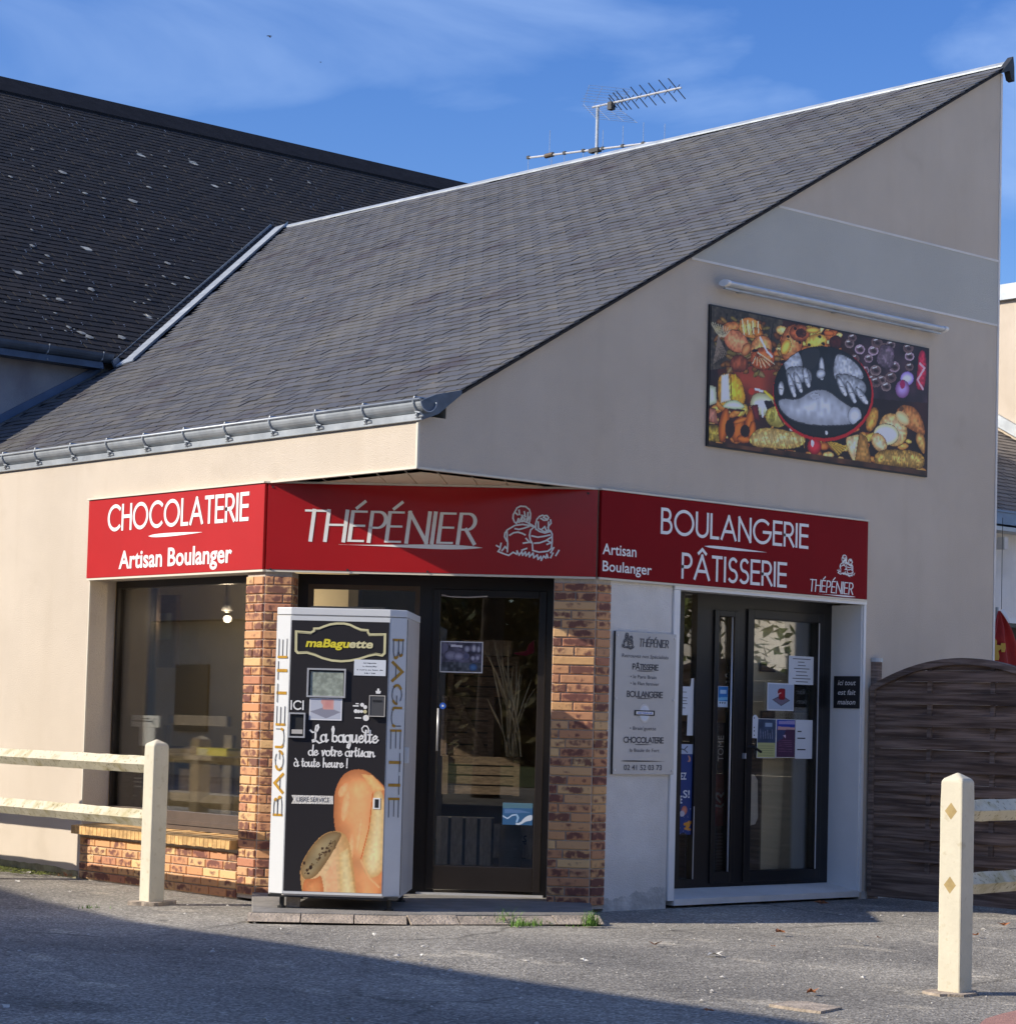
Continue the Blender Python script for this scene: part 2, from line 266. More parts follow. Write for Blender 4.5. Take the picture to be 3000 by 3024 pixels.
class MB:
    def __init__(s): s.v = []; s.f = []
    def add(s, vs, fs): k = len(s.v); s.v += [tuple(p) for p in vs]; s.f += [tuple(i+k for i in f) for f in fs]; return s
    def box(s, fr, u0, u1, d0, d1, z0, z1):
        vs = [fr(u, d, z) for z in (z0, z1) for (u, d) in ((u0, d0), (u1, d0), (u1, d1), (u0, d1))]
        return s.add(vs, [(0, 1, 2, 3), (4, 7, 6, 5), (0, 4, 5, 1), (1, 5, 6, 2), (2, 6, 7, 3), (3, 7, 4, 0)])
    def prism(s, pts, ext):
        """pts: closed 3-D outline, ext: extrusion vector"""
        n = len(pts); e = np.array(ext); a = [np.array(p, float) for p in pts]; b = [p+e for p in a]
        return s.add(a+b, [tuple(range(n)), tuple(range(2*n-1, n-1, -1))]+[(i, i+n, (i+1) % n+n, (i+1) % n) for i in range(n)])
    def poly(s, pts): return s.add(pts, [tuple(range(len(pts)))])
    def tube(s, pts, r, n=8, cap=True, rr=None):
        pts = [np.array(p, float) for p in pts]; rings = []
        for i, p in enumerate(pts):
            t = pts[min(i+1, len(pts)-1)]-pts[max(i-1, 0)]; t = t/(np.linalg.norm(t)+1e-9)
            a = np.cross(t, [0, 0, 1.]) if abs(t[2]) < .9 else np.cross(t, [1., 0, 0]); a /= np.linalg.norm(a); b = np.cross(t, a)
            q = rr[i] if rr else r
            rings.append([p+(a*math.cos(2*math.pi*k/n)+b*math.sin(2*math.pi*k/n))*q for k in range(n)])
        vs = [v for g in rings for v in g]; fs = []
        for i in range(len(pts)-1):
            for k in range(n): fs.append((i*n+k, i*n+(k+1) % n, (i+1)*n+(k+1) % n, (i+1)*n+k))
        if cap: fs += [tuple(range(n-1, -1, -1)), tuple(range((len(pts)-1)*n, len(pts)*n))]
        return s.add(vs, fs)
    def build(s, name, m, parent=None, smooth=False, bevel=0., kind=None):
        o0 = np.array(parent_loc(parent)); me = bpy.data.meshes.new(name)
        me.from_pydata([tuple(np.array(v)-o0) for v in s.v], [], s.f); me.update(); me.materials.append(MT[m] if isinstance(m, str) else m)
        if smooth:
            for p in me.polygons: p.use_smooth = True
        o = bpy.data.objects.new(name, me); COL.objects.link(o); o.parent = parent
        if bevel: b = o.modifiers.new('bevel', 'BEVEL'); b.width = bevel; b.segments = 2; b.limit_method = 'ANGLE'
        if kind: o['kind'] = kind
        return o
def parent_loc(p):
    v = Vector((0, 0, 0))
    while p is not None: v += p.location; p = p.parent
    return v
def thing(name, label, cat, loc, group=None):
    o = bpy.data.objects.new(name, None); COL.objects.link(o); o.location = loc; o['label'] = label; o['category'] = cat; o.empty_display_size = .1
    if group: o['group'] = group
    return o
def tag(o, label, cat, group=None):
    o['label'] = label; o['category'] = cat
    if group: o['group'] = group
    return o
def recentre(o):
    """put the origin of a one-mesh thing at its base"""
    me = o.data; n = len(me.vertices); a = np.empty(n*3); me.vertices.foreach_get('co', a); a = a.reshape(-1, 3); c = (a.min(0)+a.max(0))/2; c[2] = a[:, 2].min()
    me.vertices.foreach_set('co', (a-c).ravel()); me.update(); o.location = tuple(c); return o
def inst(src, name, parent, loc, rotz=0., mtx=None):
    o = src.copy(); o.name = name; COL.objects.link(o); o.parent = parent
    if mtx is not None: o.matrix_local = mtx
    else: o.location = loc; o.rotation_euler = (0, 0, rotz)
    return o

# ------------------------------------------------------------------ lettering
def arc(cx, cy, rx, ry, a0, a1, n=18): return [(cx+rx*math.cos(math.radians(a0+(a1-a0)*i/n)), cy+ry*math.sin(math.radians(a0+(a1-a0)*i/n))) for i in range(n+1)]
G = {' ': (.3, []),
 'A': (.80, [[(0, 0), (.40, 1), (.80, 0)], [(.14, .33), (.66, .33)]]),
 'B': (.52, [[(0, 0), (0, 1), (.24, 1)]+arc(.24, .77, .21, .23, 90, -90)[1:]+[(0, .54)], [(0, .54), (.26, .54)]+arc(.26, .27, .26, .27, 90, -90)[1:]+[(0, 0)]]),
 'C': (.84, [arc(.5, .5, .5, .5, 48, 312, 26)]), 'E': (.46, [[(.46, 1), (0, 1), (0, 0), (.46, 0)], [(0, .52), (.44, .52)]]),
 'G': (.98, [arc(.5, .5, .5, .5, 48, 358, 30)+[(.58, .48)]]), 'H': (.62, [[(0, 0), (0, 1)], [(.62, 0), (.62, 1)], [(0, .53), (.62, .53)]]),
 'I': (.02, [[(0, 0), (0, 1)]]), 'L': (.40, [[(0, 1), (0, 0), (.40, 0)]]), 'N': (.66, [[(0, 0), (0, 1), (.66, 0), (.66, 1)]]),
 'O': (1.0, [arc(.5, .5, .5, .5, 0, 360, 34)]), 'P': (.48, [[(0, 0), (0, 1), (.23, 1)]+arc(.23, .73, .25, .27, 90, -90)[1:]+[(0, .46)]]),
 'R': (.52, [[(0, 0), (0, 1), (.24, 1)]+arc(.24, .73, .25, .27, 90, -90)[1:]+[(0, .46)], [(.22, .46), (.54, 0)]]),
 'S': (.46, [arc(.25, .75, .21, .25, 40, 270, 14)+arc(.23, .25, .24, .25, 90, -140, 14)[1:]]),
 'T': (.50, [[(0, 1), (.50, 1)], [(.25, 1), (.25, 0)]]), 'U': (.62, [[(0, 1)]+arc(.31, .31, .31, .31, 180, 360, 16)+[(.62, 1)]]),
 'a': (.50, [arc(.2, .24, .2, .25, 60, 420, 20), [(.41, .50), (.38, .12), (.44, 0), (.56, .12)]]),
 'b': (.50, [[(.10, .62), (.02, .9), (.09, 1.06), (.15, .92), (.08, .5), (.08, .06)]+arc(.25, .22, .18, .22, 200, 480, 16)]),
 'd': (.50, [arc(.2, .24, .2, .25, 60, 420, 20), [(.44, 1.0), (.40, .4), (.39, .10), (.46, 0), (.56, .12)]]),
 'e': (.42, [[(.03, .2), (.30, .30), (.34, .42), (.22, .5), (.06, .38), (.03, .18), (.12, .01), (.28, .02), (.44, .2)]]),
 'g': (.50, [arc(.2, .24, .2, .25, 60, 420, 20), [(.41, .50), (.40, -.2), (.32, -.42), (.2, -.36), (.22, -.2), (.5, .08)]]),
 'T3': (.58, [[(0, 1), (.72, 1)], [(.28, 1), (.28, 0)]]), 'h': (.52, [[(.08, 1.0), (.07, 0)], [(.07, .2), (.2, .46), (.34, .46), (.37, .3), (.37, .06), (.44, 0), (.54, .1)]]),
 'i': (.22, [[(.08, .5), (.07, .1), (.13, 0), (.24, .1)], [(.10, .68), (.11, .74)]]),
 'n': (.52, [[(.06, .5), (.07, 0)], [(.07, .2), (.2, .46), (.34, .46), (.37, .3), (.37, .06), (.44, 0), (.54, .1)]]),
 'o': (.44, [arc(.2, .24, .19, .25, 90, 450, 20), [(.3, .46), (.46, .42)]]),
 'r': (.36, [[(.05, .42), (.10, .52), (.09, 0)], [(.09, .22), (.2, .46), (.34, .46)]]),
 's': (.36, [[(.0, .08), (.2, .54), (.24, .3), (.2, .02), (.04, .04)], [(.2, .02), (.38, .14)]]),
 't': (.30, [[(.12, .86), (.09, .12), (.16, 0), (.32, .12)], [(0, .55), (.28, .58)]]),
 'u': (.52, [[(.04, .5), (.04, .14), (.12, 0), (.26, .06), (.36, .3)], [(.37, .5), (.36, .1), (.43, 0), (.54, .12)]]),
 'v': (.42, [[(.0, .46), (.08, .48), (.14, 0), (.24, .2), (.32, .5), (.42, .44)]]),
 '!': (.14, [[(.08, 1.0), (.06, .26)], [(.06, .06), (.06, 0)]]),
 'L2': (.62, [[(-.3, .78), (-.12, .64), (.0, .66), (.22, .74), (.33, 1.0), (.27, 1.18), (.14, 1.12), (.10, .8), (.12, .3), (.06, 0), (-.06, -.04), (-.1, .08), (.02, .12), (.2, .02), (.42, -.12), (.6, -.06)]])}
def accents(t):
    out = []
    for ch in t:
        if ch == 'É': out.append(('E', [[(.12, 1.12), (.36, 1.34)]]))
        elif ch == 'Â': out.append(('A', [[(.2, 1.10), (.40, 1.28), (.60, 1.10)]]))
        elif ch == 'à': out.append(('a', [[(.12, .86), (.28, .66)]]))
        else: out.append((ch, []))
    return out
def stroke_text(text, gap=.16, kern=None, repl=None):
    """list of polylines in cap-height units, and the total width"""
    x = 0.; out = []
    for i, (ch, ex) in enumerate(accents(text)):
        if repl and i in repl: ch = repl[i]
        w, st = G[ch]
        for pl in st+ex: out.append([(px_+x, py_) for px_, py_ in pl])
        x += w+gap+(kern or {}).get(i, 0)
    return out, x-gap
def ribbon(mb, pl, place, w, contrast=0., pen=0., k=0, taper=False):
    """one flat pen stroke; place maps (x, y) to 3-D"""
    for i in range(1, len(pl)-1):
        a_ = np.array(pl[i])-np.array(pl[i-1]); b_ = np.array(pl[i+1])-np.array(pl[i])
        if (a_@b_) < -.35*np.linalg.norm(a_)*np.linalg.norm(b_):
            ribbon(mb, pl[:i+1], place, w, contrast, pen, k, taper); ribbon(mb, pl[i:], place, w, contrast, pen, k+1, taper); return
    P = [np.array(p, float) for p in pl]; closed = np.linalg.norm(P[0]-P[-1]) < 1e-6 and len(P) > 3
    if closed: P = P[:-1]
    n = len(P); a = []; b = []
    def hw(t):
        return w*.5*((1-contrast)+contrast*abs(math.sin(math.atan2(t[1], t[0])-pen)))
    for i in range(n):
        p0 = P[(i-1) % n] if closed or i > 0 else None; p1 = P[(i+1) % n] if closed or i < n-1 else None
        t0 = (P[i]-p0) if p0 is not None else (p1-P[i]); t1 = (p1-P[i]) if p1 is not None else t0
        t0 = t0/(np.linalg.norm(t0)+1e-9); t1 = t1/(np.linalg.norm(t1)+1e-9)
        n0 = np.array([-t0[1], t0[0]]); n1 = np.array([-t1[1], t1[0]]); m = n0*hw(t0)+n1*hw(t1); mm = (n0+n1); c = max(.35, float(mm@mm)/4)
        m = m/2/c
        q = .25+.75*math.sin(math.pi*min(1, max(0, i/(n-1)))) if taper else 1
        e = np.zeros(2)
        if not closed and not taper and i == 0: e = -t1*hw(t1)*.9
        if not closed and not taper and i == n-1: e = t0*hw(t0)*.9
        a.append(P[i]+m*q+e); b.append(P[i]-m*q+e)
    vs = [place(*p, k) for p in a]+[place(*p, k) for p in b]
    fs = [(i, n+i, n+(i+1) % n, (i+1) % n) for i in range(n if closed else n-1)]
    mb.add(vs, fs)
def put_strokes(mb, strokes, fr, d, u0, z0, sx, sy, w, shear=0., contrast=0., pen=0., vertical=0, taper=False):
    for k, pl in enumerate(strokes):
        pts = [((x+y*shear)*sx, y*sy) for x, y in pl]
        def place(x, y, k_):
            dd = d+.00003*(k_ % 30)
            if vertical == 1: return fr(u0-y, dd, z0+x)
            if vertical == -1: return fr(u0+y, dd, z0-x)
            return fr(u0+x, dd, z0+y)
        ribbon(mb, pts, place, w, contrast, pen, k*3, taper)
def stroke_px(parent, name, m, text, fr, d, bl, br, tl, w, gap=.16, shear=0., contrast=0., pen=0., kern=None, repl=None):
    """lettering whose baseline ends and cap height are measured on the photograph"""
    st, wid = stroke_text(text, gap, kern, repl); u0, z0 = fr.at(*bl, d); u1, z1 = fr.at(*br, d); h = fr.at(*tl, d)[1]-z0
    mb = MB(); sl_ = (z1-z0)/(u1-u0)
    put_strokes(mb, st, fr, d, u0, (z0+z1)/2, (u1-u0)/(wid+shear*.5), h, w, shear, contrast, pen)
    return mb.build(name, m, parent)
_txt = {}
def font2d(text, bold=0.):
    key = (text, bold)
    if key in _txt: return _txt[key]
    cu = bpy.data.curves.new('t', 'FONT'); cu.body = text; cu.size = 1; cu.offset = bold; cu.resolution_u = 3
    o = bpy.data.objects.new('t', cu); COL.objects.link(o); dg = bpy.context.evaluated_depsgraph_get(); dg.update()
    me = bpy.data.meshes.new_from_object(o.evaluated_get(dg)); n = len(me.vertices); a = np.empty(n*3); me.vertices.foreach_get('co', a); a = a.reshape(-1, 3)[:, :2]
    fs = [tuple(p.vertices) for p in me.polygons]; COL.objects.unlink(o); bpy.data.objects.remove(o); bpy.data.meshes.remove(me); bpy.data.curves.remove(cu)
    _txt[key] = (a, fs); return _txt[key]
def font_into(mb, text, fr, d, u0, z0, width, height, shear=0., bold=0., vertical=0):
    """height is the height of a capital; width the drawn width"""
    a, fs = font2d(text, bold); x0, x1 = a[:, 0].min(), a[:, 0].max(); cap = font2d('H')[0][:, 1].max()
    sx = width/(x1-x0); sy = height/cap
    vs = []
    for x, y in a:
        X = (x-x0)*sx+y*sy*shear; Y = y*sy
        vs.append(fr(u0+X, d, z0+Y) if vertical == 0 else (fr(u0-Y, d, z0+X) if vertical == 1 else fr(u0+Y, d, z0-X)))
    mb.add(vs, fs)
def font_px(parent, name, m, text, fr, d, bl, br, tl, shear=0., bold=0.):
    u0, z0 = fr.at(*bl, d); u1, z1 = fr.at(*br, d); h = fr.at(*tl, d)[1]-z0; mb = MB(); font_into(mb, text, fr, d, u0, (z0+z1)/2, (u1-u0)-h*shear*.5, h, shear, bold)
    return mb.build(name, m, parent)
def swoosh(parent, m, fr, d, a, b, th, name='underline', fat=.5):
    """a slim lens-shaped rule from pixel a to pixel b"""
    u0, z0 = fr.at(*a, d); u1, z1 = fr.at(*b, d); n = 14; top = []; bot = []
    for i in range(n+1):
        t = i/n; w = th*.5*(math.sin(math.pi*t**(.6 if fat == .5 else 2.2))**.8 if 0 < t < 1 else .04); z = (z0+z1)/2; top.append(fr(u0+(u1-u0)*t, d, z+w)); bot.append(fr(u0+(u1-u0)*t, d, z-w))
    mb = MB(); mb.add(top+bot, [(i, n+1+i, n+2+i, i+1) for i in range(n)]); return mb.build(name, m, parent)

# ------------------------------------------------------------------ printed pictures (ink as vertex colours on a fine flat grid)
class Canvas:
    def __init__(s, fr, d, u0, u1, z0, z1, res, bgc=(20, 18, 20)):
        s.fr, s.d, s.u0, s.u1, s.z0, s.z1 = fr, d, u0, u1, z0, z1
        s.nx = int((u1-u0)/res); s.nz = int((z1-z0)/res); s.U, s.Z = np.meshgrid(np.linspace(u0, u1, s.nx+1), np.linspace(z0, z1, s.nz+1))
        s.C = np.ones((*s.U.shape, 3))*np.array(bgc, float); s.map = lambda x, y: fr.at(x, y, d)
        s.rim = 2.
    def fine(s, sc, seed=0):
        """smooth value noise, sc in metres"""
        r = np.random.default_rng(seed); a = (s.U-s.u0)/sc; b = (s.Z-s.z0)/sc; n = int(max(a.max(), b.max()))+3; gr = r.random((n, n)); i = a.astype(int); j = b.astype(int); fa = a-i; fb = b-j; fa = fa*fa*(3-2*fa); fb = fb*fb*(3-2*fb)
        return (gr[j, i]*(1-fa)+gr[j, i+1]*fa)*(1-fb)+(gr[j+1, i]*(1-fa)+gr[j+1, i+1]*fa)*fb
    def inside(s, P):
        ins = np.zeros(s.U.shape, bool); n = len(P)
        for i in range(n):
            x0, y0 = P[i]; x1, y1 = P[(i+1) % n]
            if y0 == y1: continue
            c = ((s.Z > y0) != (s.Z > y1)); xi = (x1-x0)*(s.Z-y0)/(y1-y0)+x0; ins ^= c & (s.U < xi)
        return ins
    def poly(s, pts, col, col2=None, tex=None, edge=0., smooth=True):
        """filled outline given in pixels; shaded col -> col2 towards the rim"""
        P = [s.map(*p) for p in pts]
        if smooth and len(P) >= 5 and len(P) < 26:
            for _ in range(2): P = [q for i in range(len(P)) for q in (tuple(np.array(P[i])*.75+np.array(P[(i+1) % len(P)])*.25), tuple(np.array(P[i])*.25+np.array(P[(i+1) % len(P)])*.75))]
        m = s.inside(P); A = np.array(P); c = A.mean(0); c0 = np.array(col, float)
        if col2 is None: v = np.broadcast_to(c0, s.C.shape).copy()
        else:
            # distance to the rim
            dm = np.full(s.U.shape, 9.)
            for i in range(len(P)):
                a = np.array(P[i]); b = np.array(P[(i+1) % len(P)]); ab = b-a; L2 = ab@ab+1e-12
                t = np.clip(((s.U-a[0])*ab[0]+(s.Z-a[1])*ab[1])/L2, 0, 1); dm = np.minimum(dm, np.hypot(s.U-a[0]-t*ab[0], s.Z-a[1]-t*ab[1]))
            R = max(1e-4, dm[m].max() if m.any() else 1); t = np.clip(1-dm/R, 0, 1)[..., None]**1.6
            v = c0*(1-t)+np.array(col2, float)*t; v = v*np.where(t > s.rim, .42, 1.)
        if tex is not None: v = v*tex[..., None]
        s.C[m] = v[m]; return m
    def ell(s, cx, cy, rx, ry, ang, col, col2=None, tex=None):
        a = math.radians(ang); pts = []
        for k in range(28):
            t = 2*math.pi*k/28; x = rx*math.cos(t); y = ry*math.sin(t); pts.append((cx+x*math.cos(a)-y*math.sin(a), cy+x*math.sin(a)+y*math.cos(a)))
        return s.poly(pts, col, col2, tex)
    def line(s, pts, w, col):
        for p, q in zip(pts[:-1], pts[1:]):
            a = np.array(s.map(*p)); b = np.array(s.map(*q)); ab = b-a; L2 = ab@ab+1e-12; t = np.clip(((s.U-a[0])*ab[0]+(s.Z-a[1])*ab[1])/L2, 0, 1)
            s.C[np.hypot(s.U-a[0]-t*ab[0], s.Z-a[1]-t*ab[1]) < w/2] = col
    def build(s, name, parent, m='ink', gain=1.0):
        me = bpy.data.meshes.new(name); nx, nz = s.nx+1, s.nz+1; base = np.array(s.fr(0, s.d, 0)); o0 = np.array(parent_loc(parent))
        co_ = base+s.U[..., None]*s.fr.u+s.Z[..., None]*np.array([0, 0, 1.])-o0; co_ = co_.reshape(-1, 3)
        idx = np.arange(nx*nz).reshape(nz, nx); f = np.stack([idx[:-1, :-1], idx[:-1, 1:], idx[1:, 1:], idx[1:, :-1]], -1).reshape(-1, 4)
        me.vertices.add(len(co_)); me.vertices.foreach_set('co', co_.ravel()); me.loops.add(f.size); me.loops.foreach_set('vertex_index', f.ravel().astype(np.int32)); me.polygons.add(len(f)); me.polygons.foreach_set('loop_start', np.arange(0, f.size, 4, dtype=np.int32)); me.polygons.foreach_set('loop_total', np.full(len(f), 4, np.int32)); me.update()
        at = me.color_attributes.new('ink', 'FLOAT_COLOR', 'POINT'); c = np.ones((len(co_), 4)); c[:, :3] = np.clip(lin(np.clip(s.C, 0, 255)).reshape(-1, 3)*gain, 0, .9); at.data.foreach_set('color', c.ravel().astype(np.float32))
        me.materials.append(MT[m]); o = bpy.data.objects.new(name, me); COL.objects.link(o); o.parent = parent; return o
# ================================================================== GROUND
def ground():
    xs = sorted(set([-400, -200, -100, -60, -40, -30, -24, -20]+[round(-16+.4*i, 2) for i in range(81)]+[18, 22, 30, 40, 60, 100, 200, 400]))
    ys = xs; n = len(xs); vs = []; fs = []
    for j, y in enumerate(ys):
        for i, x in enumerate(xs):
            near = -16 < x < 16 and -16 < y < 16; vs.append((x, y, (.012*math.sin(x*1.3+y*.7)*math.sin(y*.9-x*.4)-.012) if near and y < -.3 and x < 8 else (-.02 if near else -.02)))
    for j in range(n-1):
        for i in range(n-1): fs.append((j*n+i, j*n+i+1, (j+1)*n+i+1, (j+1)*n+i))
    mb = MB(); mb.add(vs, fs); return mb.build('ground', 'asphalt', kind='structure', smooth=True)
ground()
def sheet(name, pts, z, m, kind='structure'):
    mb = MB(); mb.poly([(x, y, z) for x, y in pts]); return mb.build(name, m, kind=kind)
# lawn behind the camera and at the far left, seen in the window reflections
MT['lawn'] = mat('lawn', (.07, .11, .02), .95, .3, 3, .5, 60, col2=(.13, .15, .04))
sheet('lawn', [(-60, -60), (40, -60), (40, -19), (-60, -19)], -.008, 'lawn')
g1 = [ground_at(2890, 3030), ground_at(2910, 3013), ground_at(2955, 2999), ground_at(3060, 2974)]
sheet('pavement', g1+[(g1[3][0]+.1, g1[3][1]-.7), (g1[0][0]-.5, g1[0][1]-.9)], .006, 'red_paving')
# mossy strip along the foot of the left wall
mp_ = [ground_at(0, 2563), ground_at(90, 2575), ground_at(180, 2584), ground_at(225, 2590), ground_at(150, 2600), ground_at(60, 2612), ground_at(0, 2616)]
mo = MB()
for i in range(900):
    t = random.random(); s_ = random.random()**1.6; x = -.02-s_*(.55+.25*math.sin(t*9)); y = 4.3+t*2.2
    if s_ > .35+.65*t*random.random()*1.6: continue
    r = random.uniform(.008, .03); k = 5; a0 = random.random()*6
    c = (x, y, .008+random.random()*.006); mo.add([(c[0]+r*math.cos(a0+j*2*math.pi/k)*random.uniform(.6, 1), c[1]+r*math.sin(a0+j*2*math.pi/k)*random.uniform(.6, 1), .002) for j in range(k)]+[(c[0], c[1], c[2])], [(j, (j+1) % k, k) for j in range(k)])
o = mo.build('moss', 'moss', kind='stuff'); o['label'] = 'green moss spreading along the foot of the beige wall'; o['category'] = 'moss'
# loose grit
gr = MB()
for i in range(1500):
    t = random.random(); x = random.uniform(-6, 4); y = random.uniform(-8, 6)
    if x > -.1 and y > -.9-max(0, 1.2-x): continue
    r = random.uniform(.004, .010)*(2.4 if random.random() < .12 else 1); z = -.004; h = r*random.uniform(.2, .4); a = random.random()*6
    vs = [(x+r*math.cos(a+j*1.571)*random.uniform(.6, 1.2), y+r*math.sin(a+j*1.571)*random.uniform(.6, 1.2), z) for j in range(4)]+[(x, y, z+h+.003)]
    gr.add(vs, [(0, 1, 4), (1, 2, 4), (2, 3, 4), (3, 0, 4)])
MT['grit'] = mat('grit', (.50, .47, .42), .9, .35, 40)
gr.build('grit', 'grit', kind='stuff')

# concrete slab in front of the shop corner
slab = thing('doorstep_slab', 'grey concrete slab with pale stone edging in front of the shop corner', 'doorstep', (.5, .3, 0))
pts = [(-.945, .393), (-.15, -.207), (1.031, -.738), (1.69, -.02), (2.35, .9), (.75, 2.35), (0.0, 1.72)]
mb = MB(); mb.prism([(x, y, -.02) for x, y in pts], (0, 0, .068)); mb.build('slab', 'concrete', slab, bevel=.006)
eL = [(-.975, .40), (-.165, -.235), (1.045, -.775)]
for a, b, k in ((eL[0], eL[1], 3), (eL[1], eL[2], 4)):
    for i in range(k):
        p = np.array(a)+(np.array(b)-a)*(i+.012)/k; q = np.array(a)+(np.array(b)-a)*(i+.988)/k; n = np.array([-(q-p)[1], (q-p)[0]]); n = n/np.linalg.norm(n)*.055; j = random.uniform(-.004, .004)
        h_ = .04+j; o2 = n*1.9; mb = MB(); mb.add([(*p, -.02), (*q, -.02), (*(q+n), -.02), (*(p+n), -.02), (*(p+o2*-.0+n*.0), h_), (*(q+n*.0), h_), (*(q+n*.95), h_-.002), (*(p+n*.95), h_-.002)], []); P0 = [np.array((*p, h_)), np.array((*q, h_)), np.array((*(q-o2), -.004)), np.array((*(p-o2), -.004)), np.array((*p, -.02)), np.array((*q, -.02))]; mb = MB(); mb.add([tuple(v) for v in P0]+[(*(p+n), h_), (*(q+n), h_), (*(p+n), -.02), (*(q+n), -.02)], [(0, 1, 2, 3), (0, 6, 7, 1), (0, 3, 4), (1, 5, 2), (6, 8, 9, 7), (0, 4, 8, 6), (1, 7, 9, 5), (2, 5, 4, 3)]); mb.build('edging_stone', 'edging', slab)

# ================================================================== BAKERY
B = thing('bakery_building', 'beige rendered corner bakery with a steep slate roof and cut-off corner entrance', 'building', (3.2, 5, 0))
RK = lambda x, y=0: 3.352+.580*x       # roof surface height
def yz(x, pts): return [(x, y, z) for y, z in pts]
mb = MB(); mb.prism(yz(0, [(13, -.05), (4.06, -.05), (4.06, 2.36), (1.69, 2.36), (1.69, 3.0), (0, 3.0), (0, 3.345), (13, 3.345)]), (.24, 0, 0)); mb.build('side_wall', 'stucco', B)
xz = lambda y, pts: [(x, y, z) for x, z in pts]
mb = MB(); mb.prism(xz(0, [(.24, 3.0), (1.69, 3.0), (1.69, 2.36), (4.65, 2.36), (4.65, -.05), (6.37, -.05), (6.37, RK(6.37)-.022), (.24, RK(.24)-.022)]), (0, .24, 0)); mb.build('gable_wall', 'stucco', B)
# the tinted band and its two pale joints
def zs(p): return GAB.at(*p)[1]
za, zb = GAB.at(2650, 896)[1], GAB.at(2620, 689)[1]
xa = (za-3.352+.03)/.58; xb = (zb-3.352+.03)/.58
mb = MB(); mb.prism([(xa+.02, -.003, za), (6.365, -.003, za), (6.365, -.003, zb), (xb+.02, -.003, zb)], (0, .002, 0)); mb.build('render_band', 'stucco_band', B)
for z, x in ((za, xa), (zb, xb)):
    mb = MB(); mb.box(GAB, x+.03, 6.372, .0, .007, z-.009, z+.009); mb.build('render_joint', 'plaster_white', B)
mb = MB(); mb.box(GAB, 6.352, 6.376, -.01, .008, 0, RK(6.37)-.06); mb.build('corner_bead', 'plaster_white', B)
mb = MB(); mb.box(WORLD, -.007, .010, -.007, .012, 3.0, 3.30); mb.build('corner_bead', 'cream', B)
mb = MB(); mb.box(WORLD, -.006, .006, 4.054, 4.066, .34, 2.35); mb.build('corner_bead', 'cream', B)
mb = MB(); mb.box(GAB, 1.83, 2.465, -.24, -.002, -.05, 2.355); mb.build('plaster_panel', 'plaster_white', B)
mb = MB(); mb.box(WORLD, 6.13, 6.368, .24, 12.5, -.05, 6.6); mb.box(WORLD, .3, 6.2, 12.3, 12.5, -.05, 3.4); mb.build('rear_wall', 'stucco', B)
mb = MB(); mb.box(WORLD, .24, 6.13, .95, 12.3, -.05, .045); mb.build('floor', 'interior_floor', B)
mb = MB(); mb.box(WORLD, .26, 6.12, 1.8, 12.2, 2.92, 2.98); mb.build('ceiling', 'interior_wall', B)
mb = MB(); mb.box(WORLD, 1.7, 1.8, 2.9, 12, .05, 2.9); mb.box(WORLD, 3.4, 6.1, 1.75, 1.83, .05, 2.9); mb.box(WORLD, .3, 1.7, 6.6, 6.7, .05, 2.9); mb.build('partition', 'interior_wall', B)
# bricks ------------------------------------------------------------
CZ = .0655; BH = .0555
def brick_mesh(w, dpt=.05):
    mb = MB(); e = .004; h = BH/2
    for (a, b, y) in ((w/2, h, 0), (w/2-e, h-e, -e)): pass
    F0 = [(-w/2, 0, -h), (w/2, 0, -h), (w/2, 0, h), (-w/2, 0, h)]; F1 = [(-w/2+e, -e, -h+e), (w/2-e, -e, -h+e), (w/2-e, -e, h-e), (-w/2+e, -e, h-e)]
    F2 = [(x, dpt-.03, z) for x, _, z in F0]
    mb.add(F0+F1+F2, [(4, 5, 6, 7), (0, 1, 5, 4), (1, 2, 6, 5), (2, 3, 7, 6), (3, 0, 4, 7), (0, 8, 9, 1), (1, 9, 10, 2), (2, 10, 11, 3), (3, 11, 8, 0)])
    me = bpy.data.meshes.new('brick'); me.from_pydata(mb.v, [], mb.f); me.materials.append(MT['brick']); return me
_bm = {}
def brick(parent, fr, u0, u1, z, d=0., nm='brick'):
    w = round(u1-u0, 3)
    if w not in _bm: _bm[w] = brick_mesh(w)
    o = bpy.data.objects.new(nm, _bm[w]); COL.objects.link(o); o.parent = parent
    p = np.array(fr((u0+u1)/2, d+random.uniform(0, .002), z+BH/2))-np.array(parent_loc(parent)); o.location = tuple(p)
    o.rotation_euler = (0, 0, math.atan2(fr.u[1], fr.u[0])); return o
BRM = .008
def wall_bricks(parent, fr, u0, u1, z0, nc, patterns, j=.010):
    for c in range(nc):
        pat = patterns[c % len(patterns)]; tot = sum(pat); u = u0
        sc = (u1-u0-j*(len(pat)-1))/tot
        for w in pat:
            brick(parent, fr, u, u+w*sc, z0+c*CZ, BRM); u += w*sc+j
NC = 35
pl = thing('brick_pier', 'narrow brick pier between the shop window and the vending machine', 'brick pier', (.05, 1.72, 0))
mb = MB(); mb.prism([(0.002, 1.90, 0), (0.002, 1.692, 0), (.142, 1.552, 0), (.36, 1.77, 0), (.30, 1.90, 0)], (0, 0, 2.352)); mb.build('mortar_core', 'mortar', pl)
wall_bricks(pl, LEFT, -1.90, -1.695, .03, NC, [(.2,), (.1, .1), (.13, .07), (.2,), (.09, .11)])
wall_bricks(pl, CH, .008, .20, .03, NC, [(.13, .06), (.19,), (.06, .13), (.19,)])
RV = Fr((.142, 1.552), (1, 1), (1, -1))
wall_bricks(pl, RV, .01, .21, .03, NC, [(.2,), (.1, .1)])
pr = thing('brick_pier', 'wider brick pier between the glass corner door and the grey wall plaque', 'brick pier', (1.66, .04, 0))
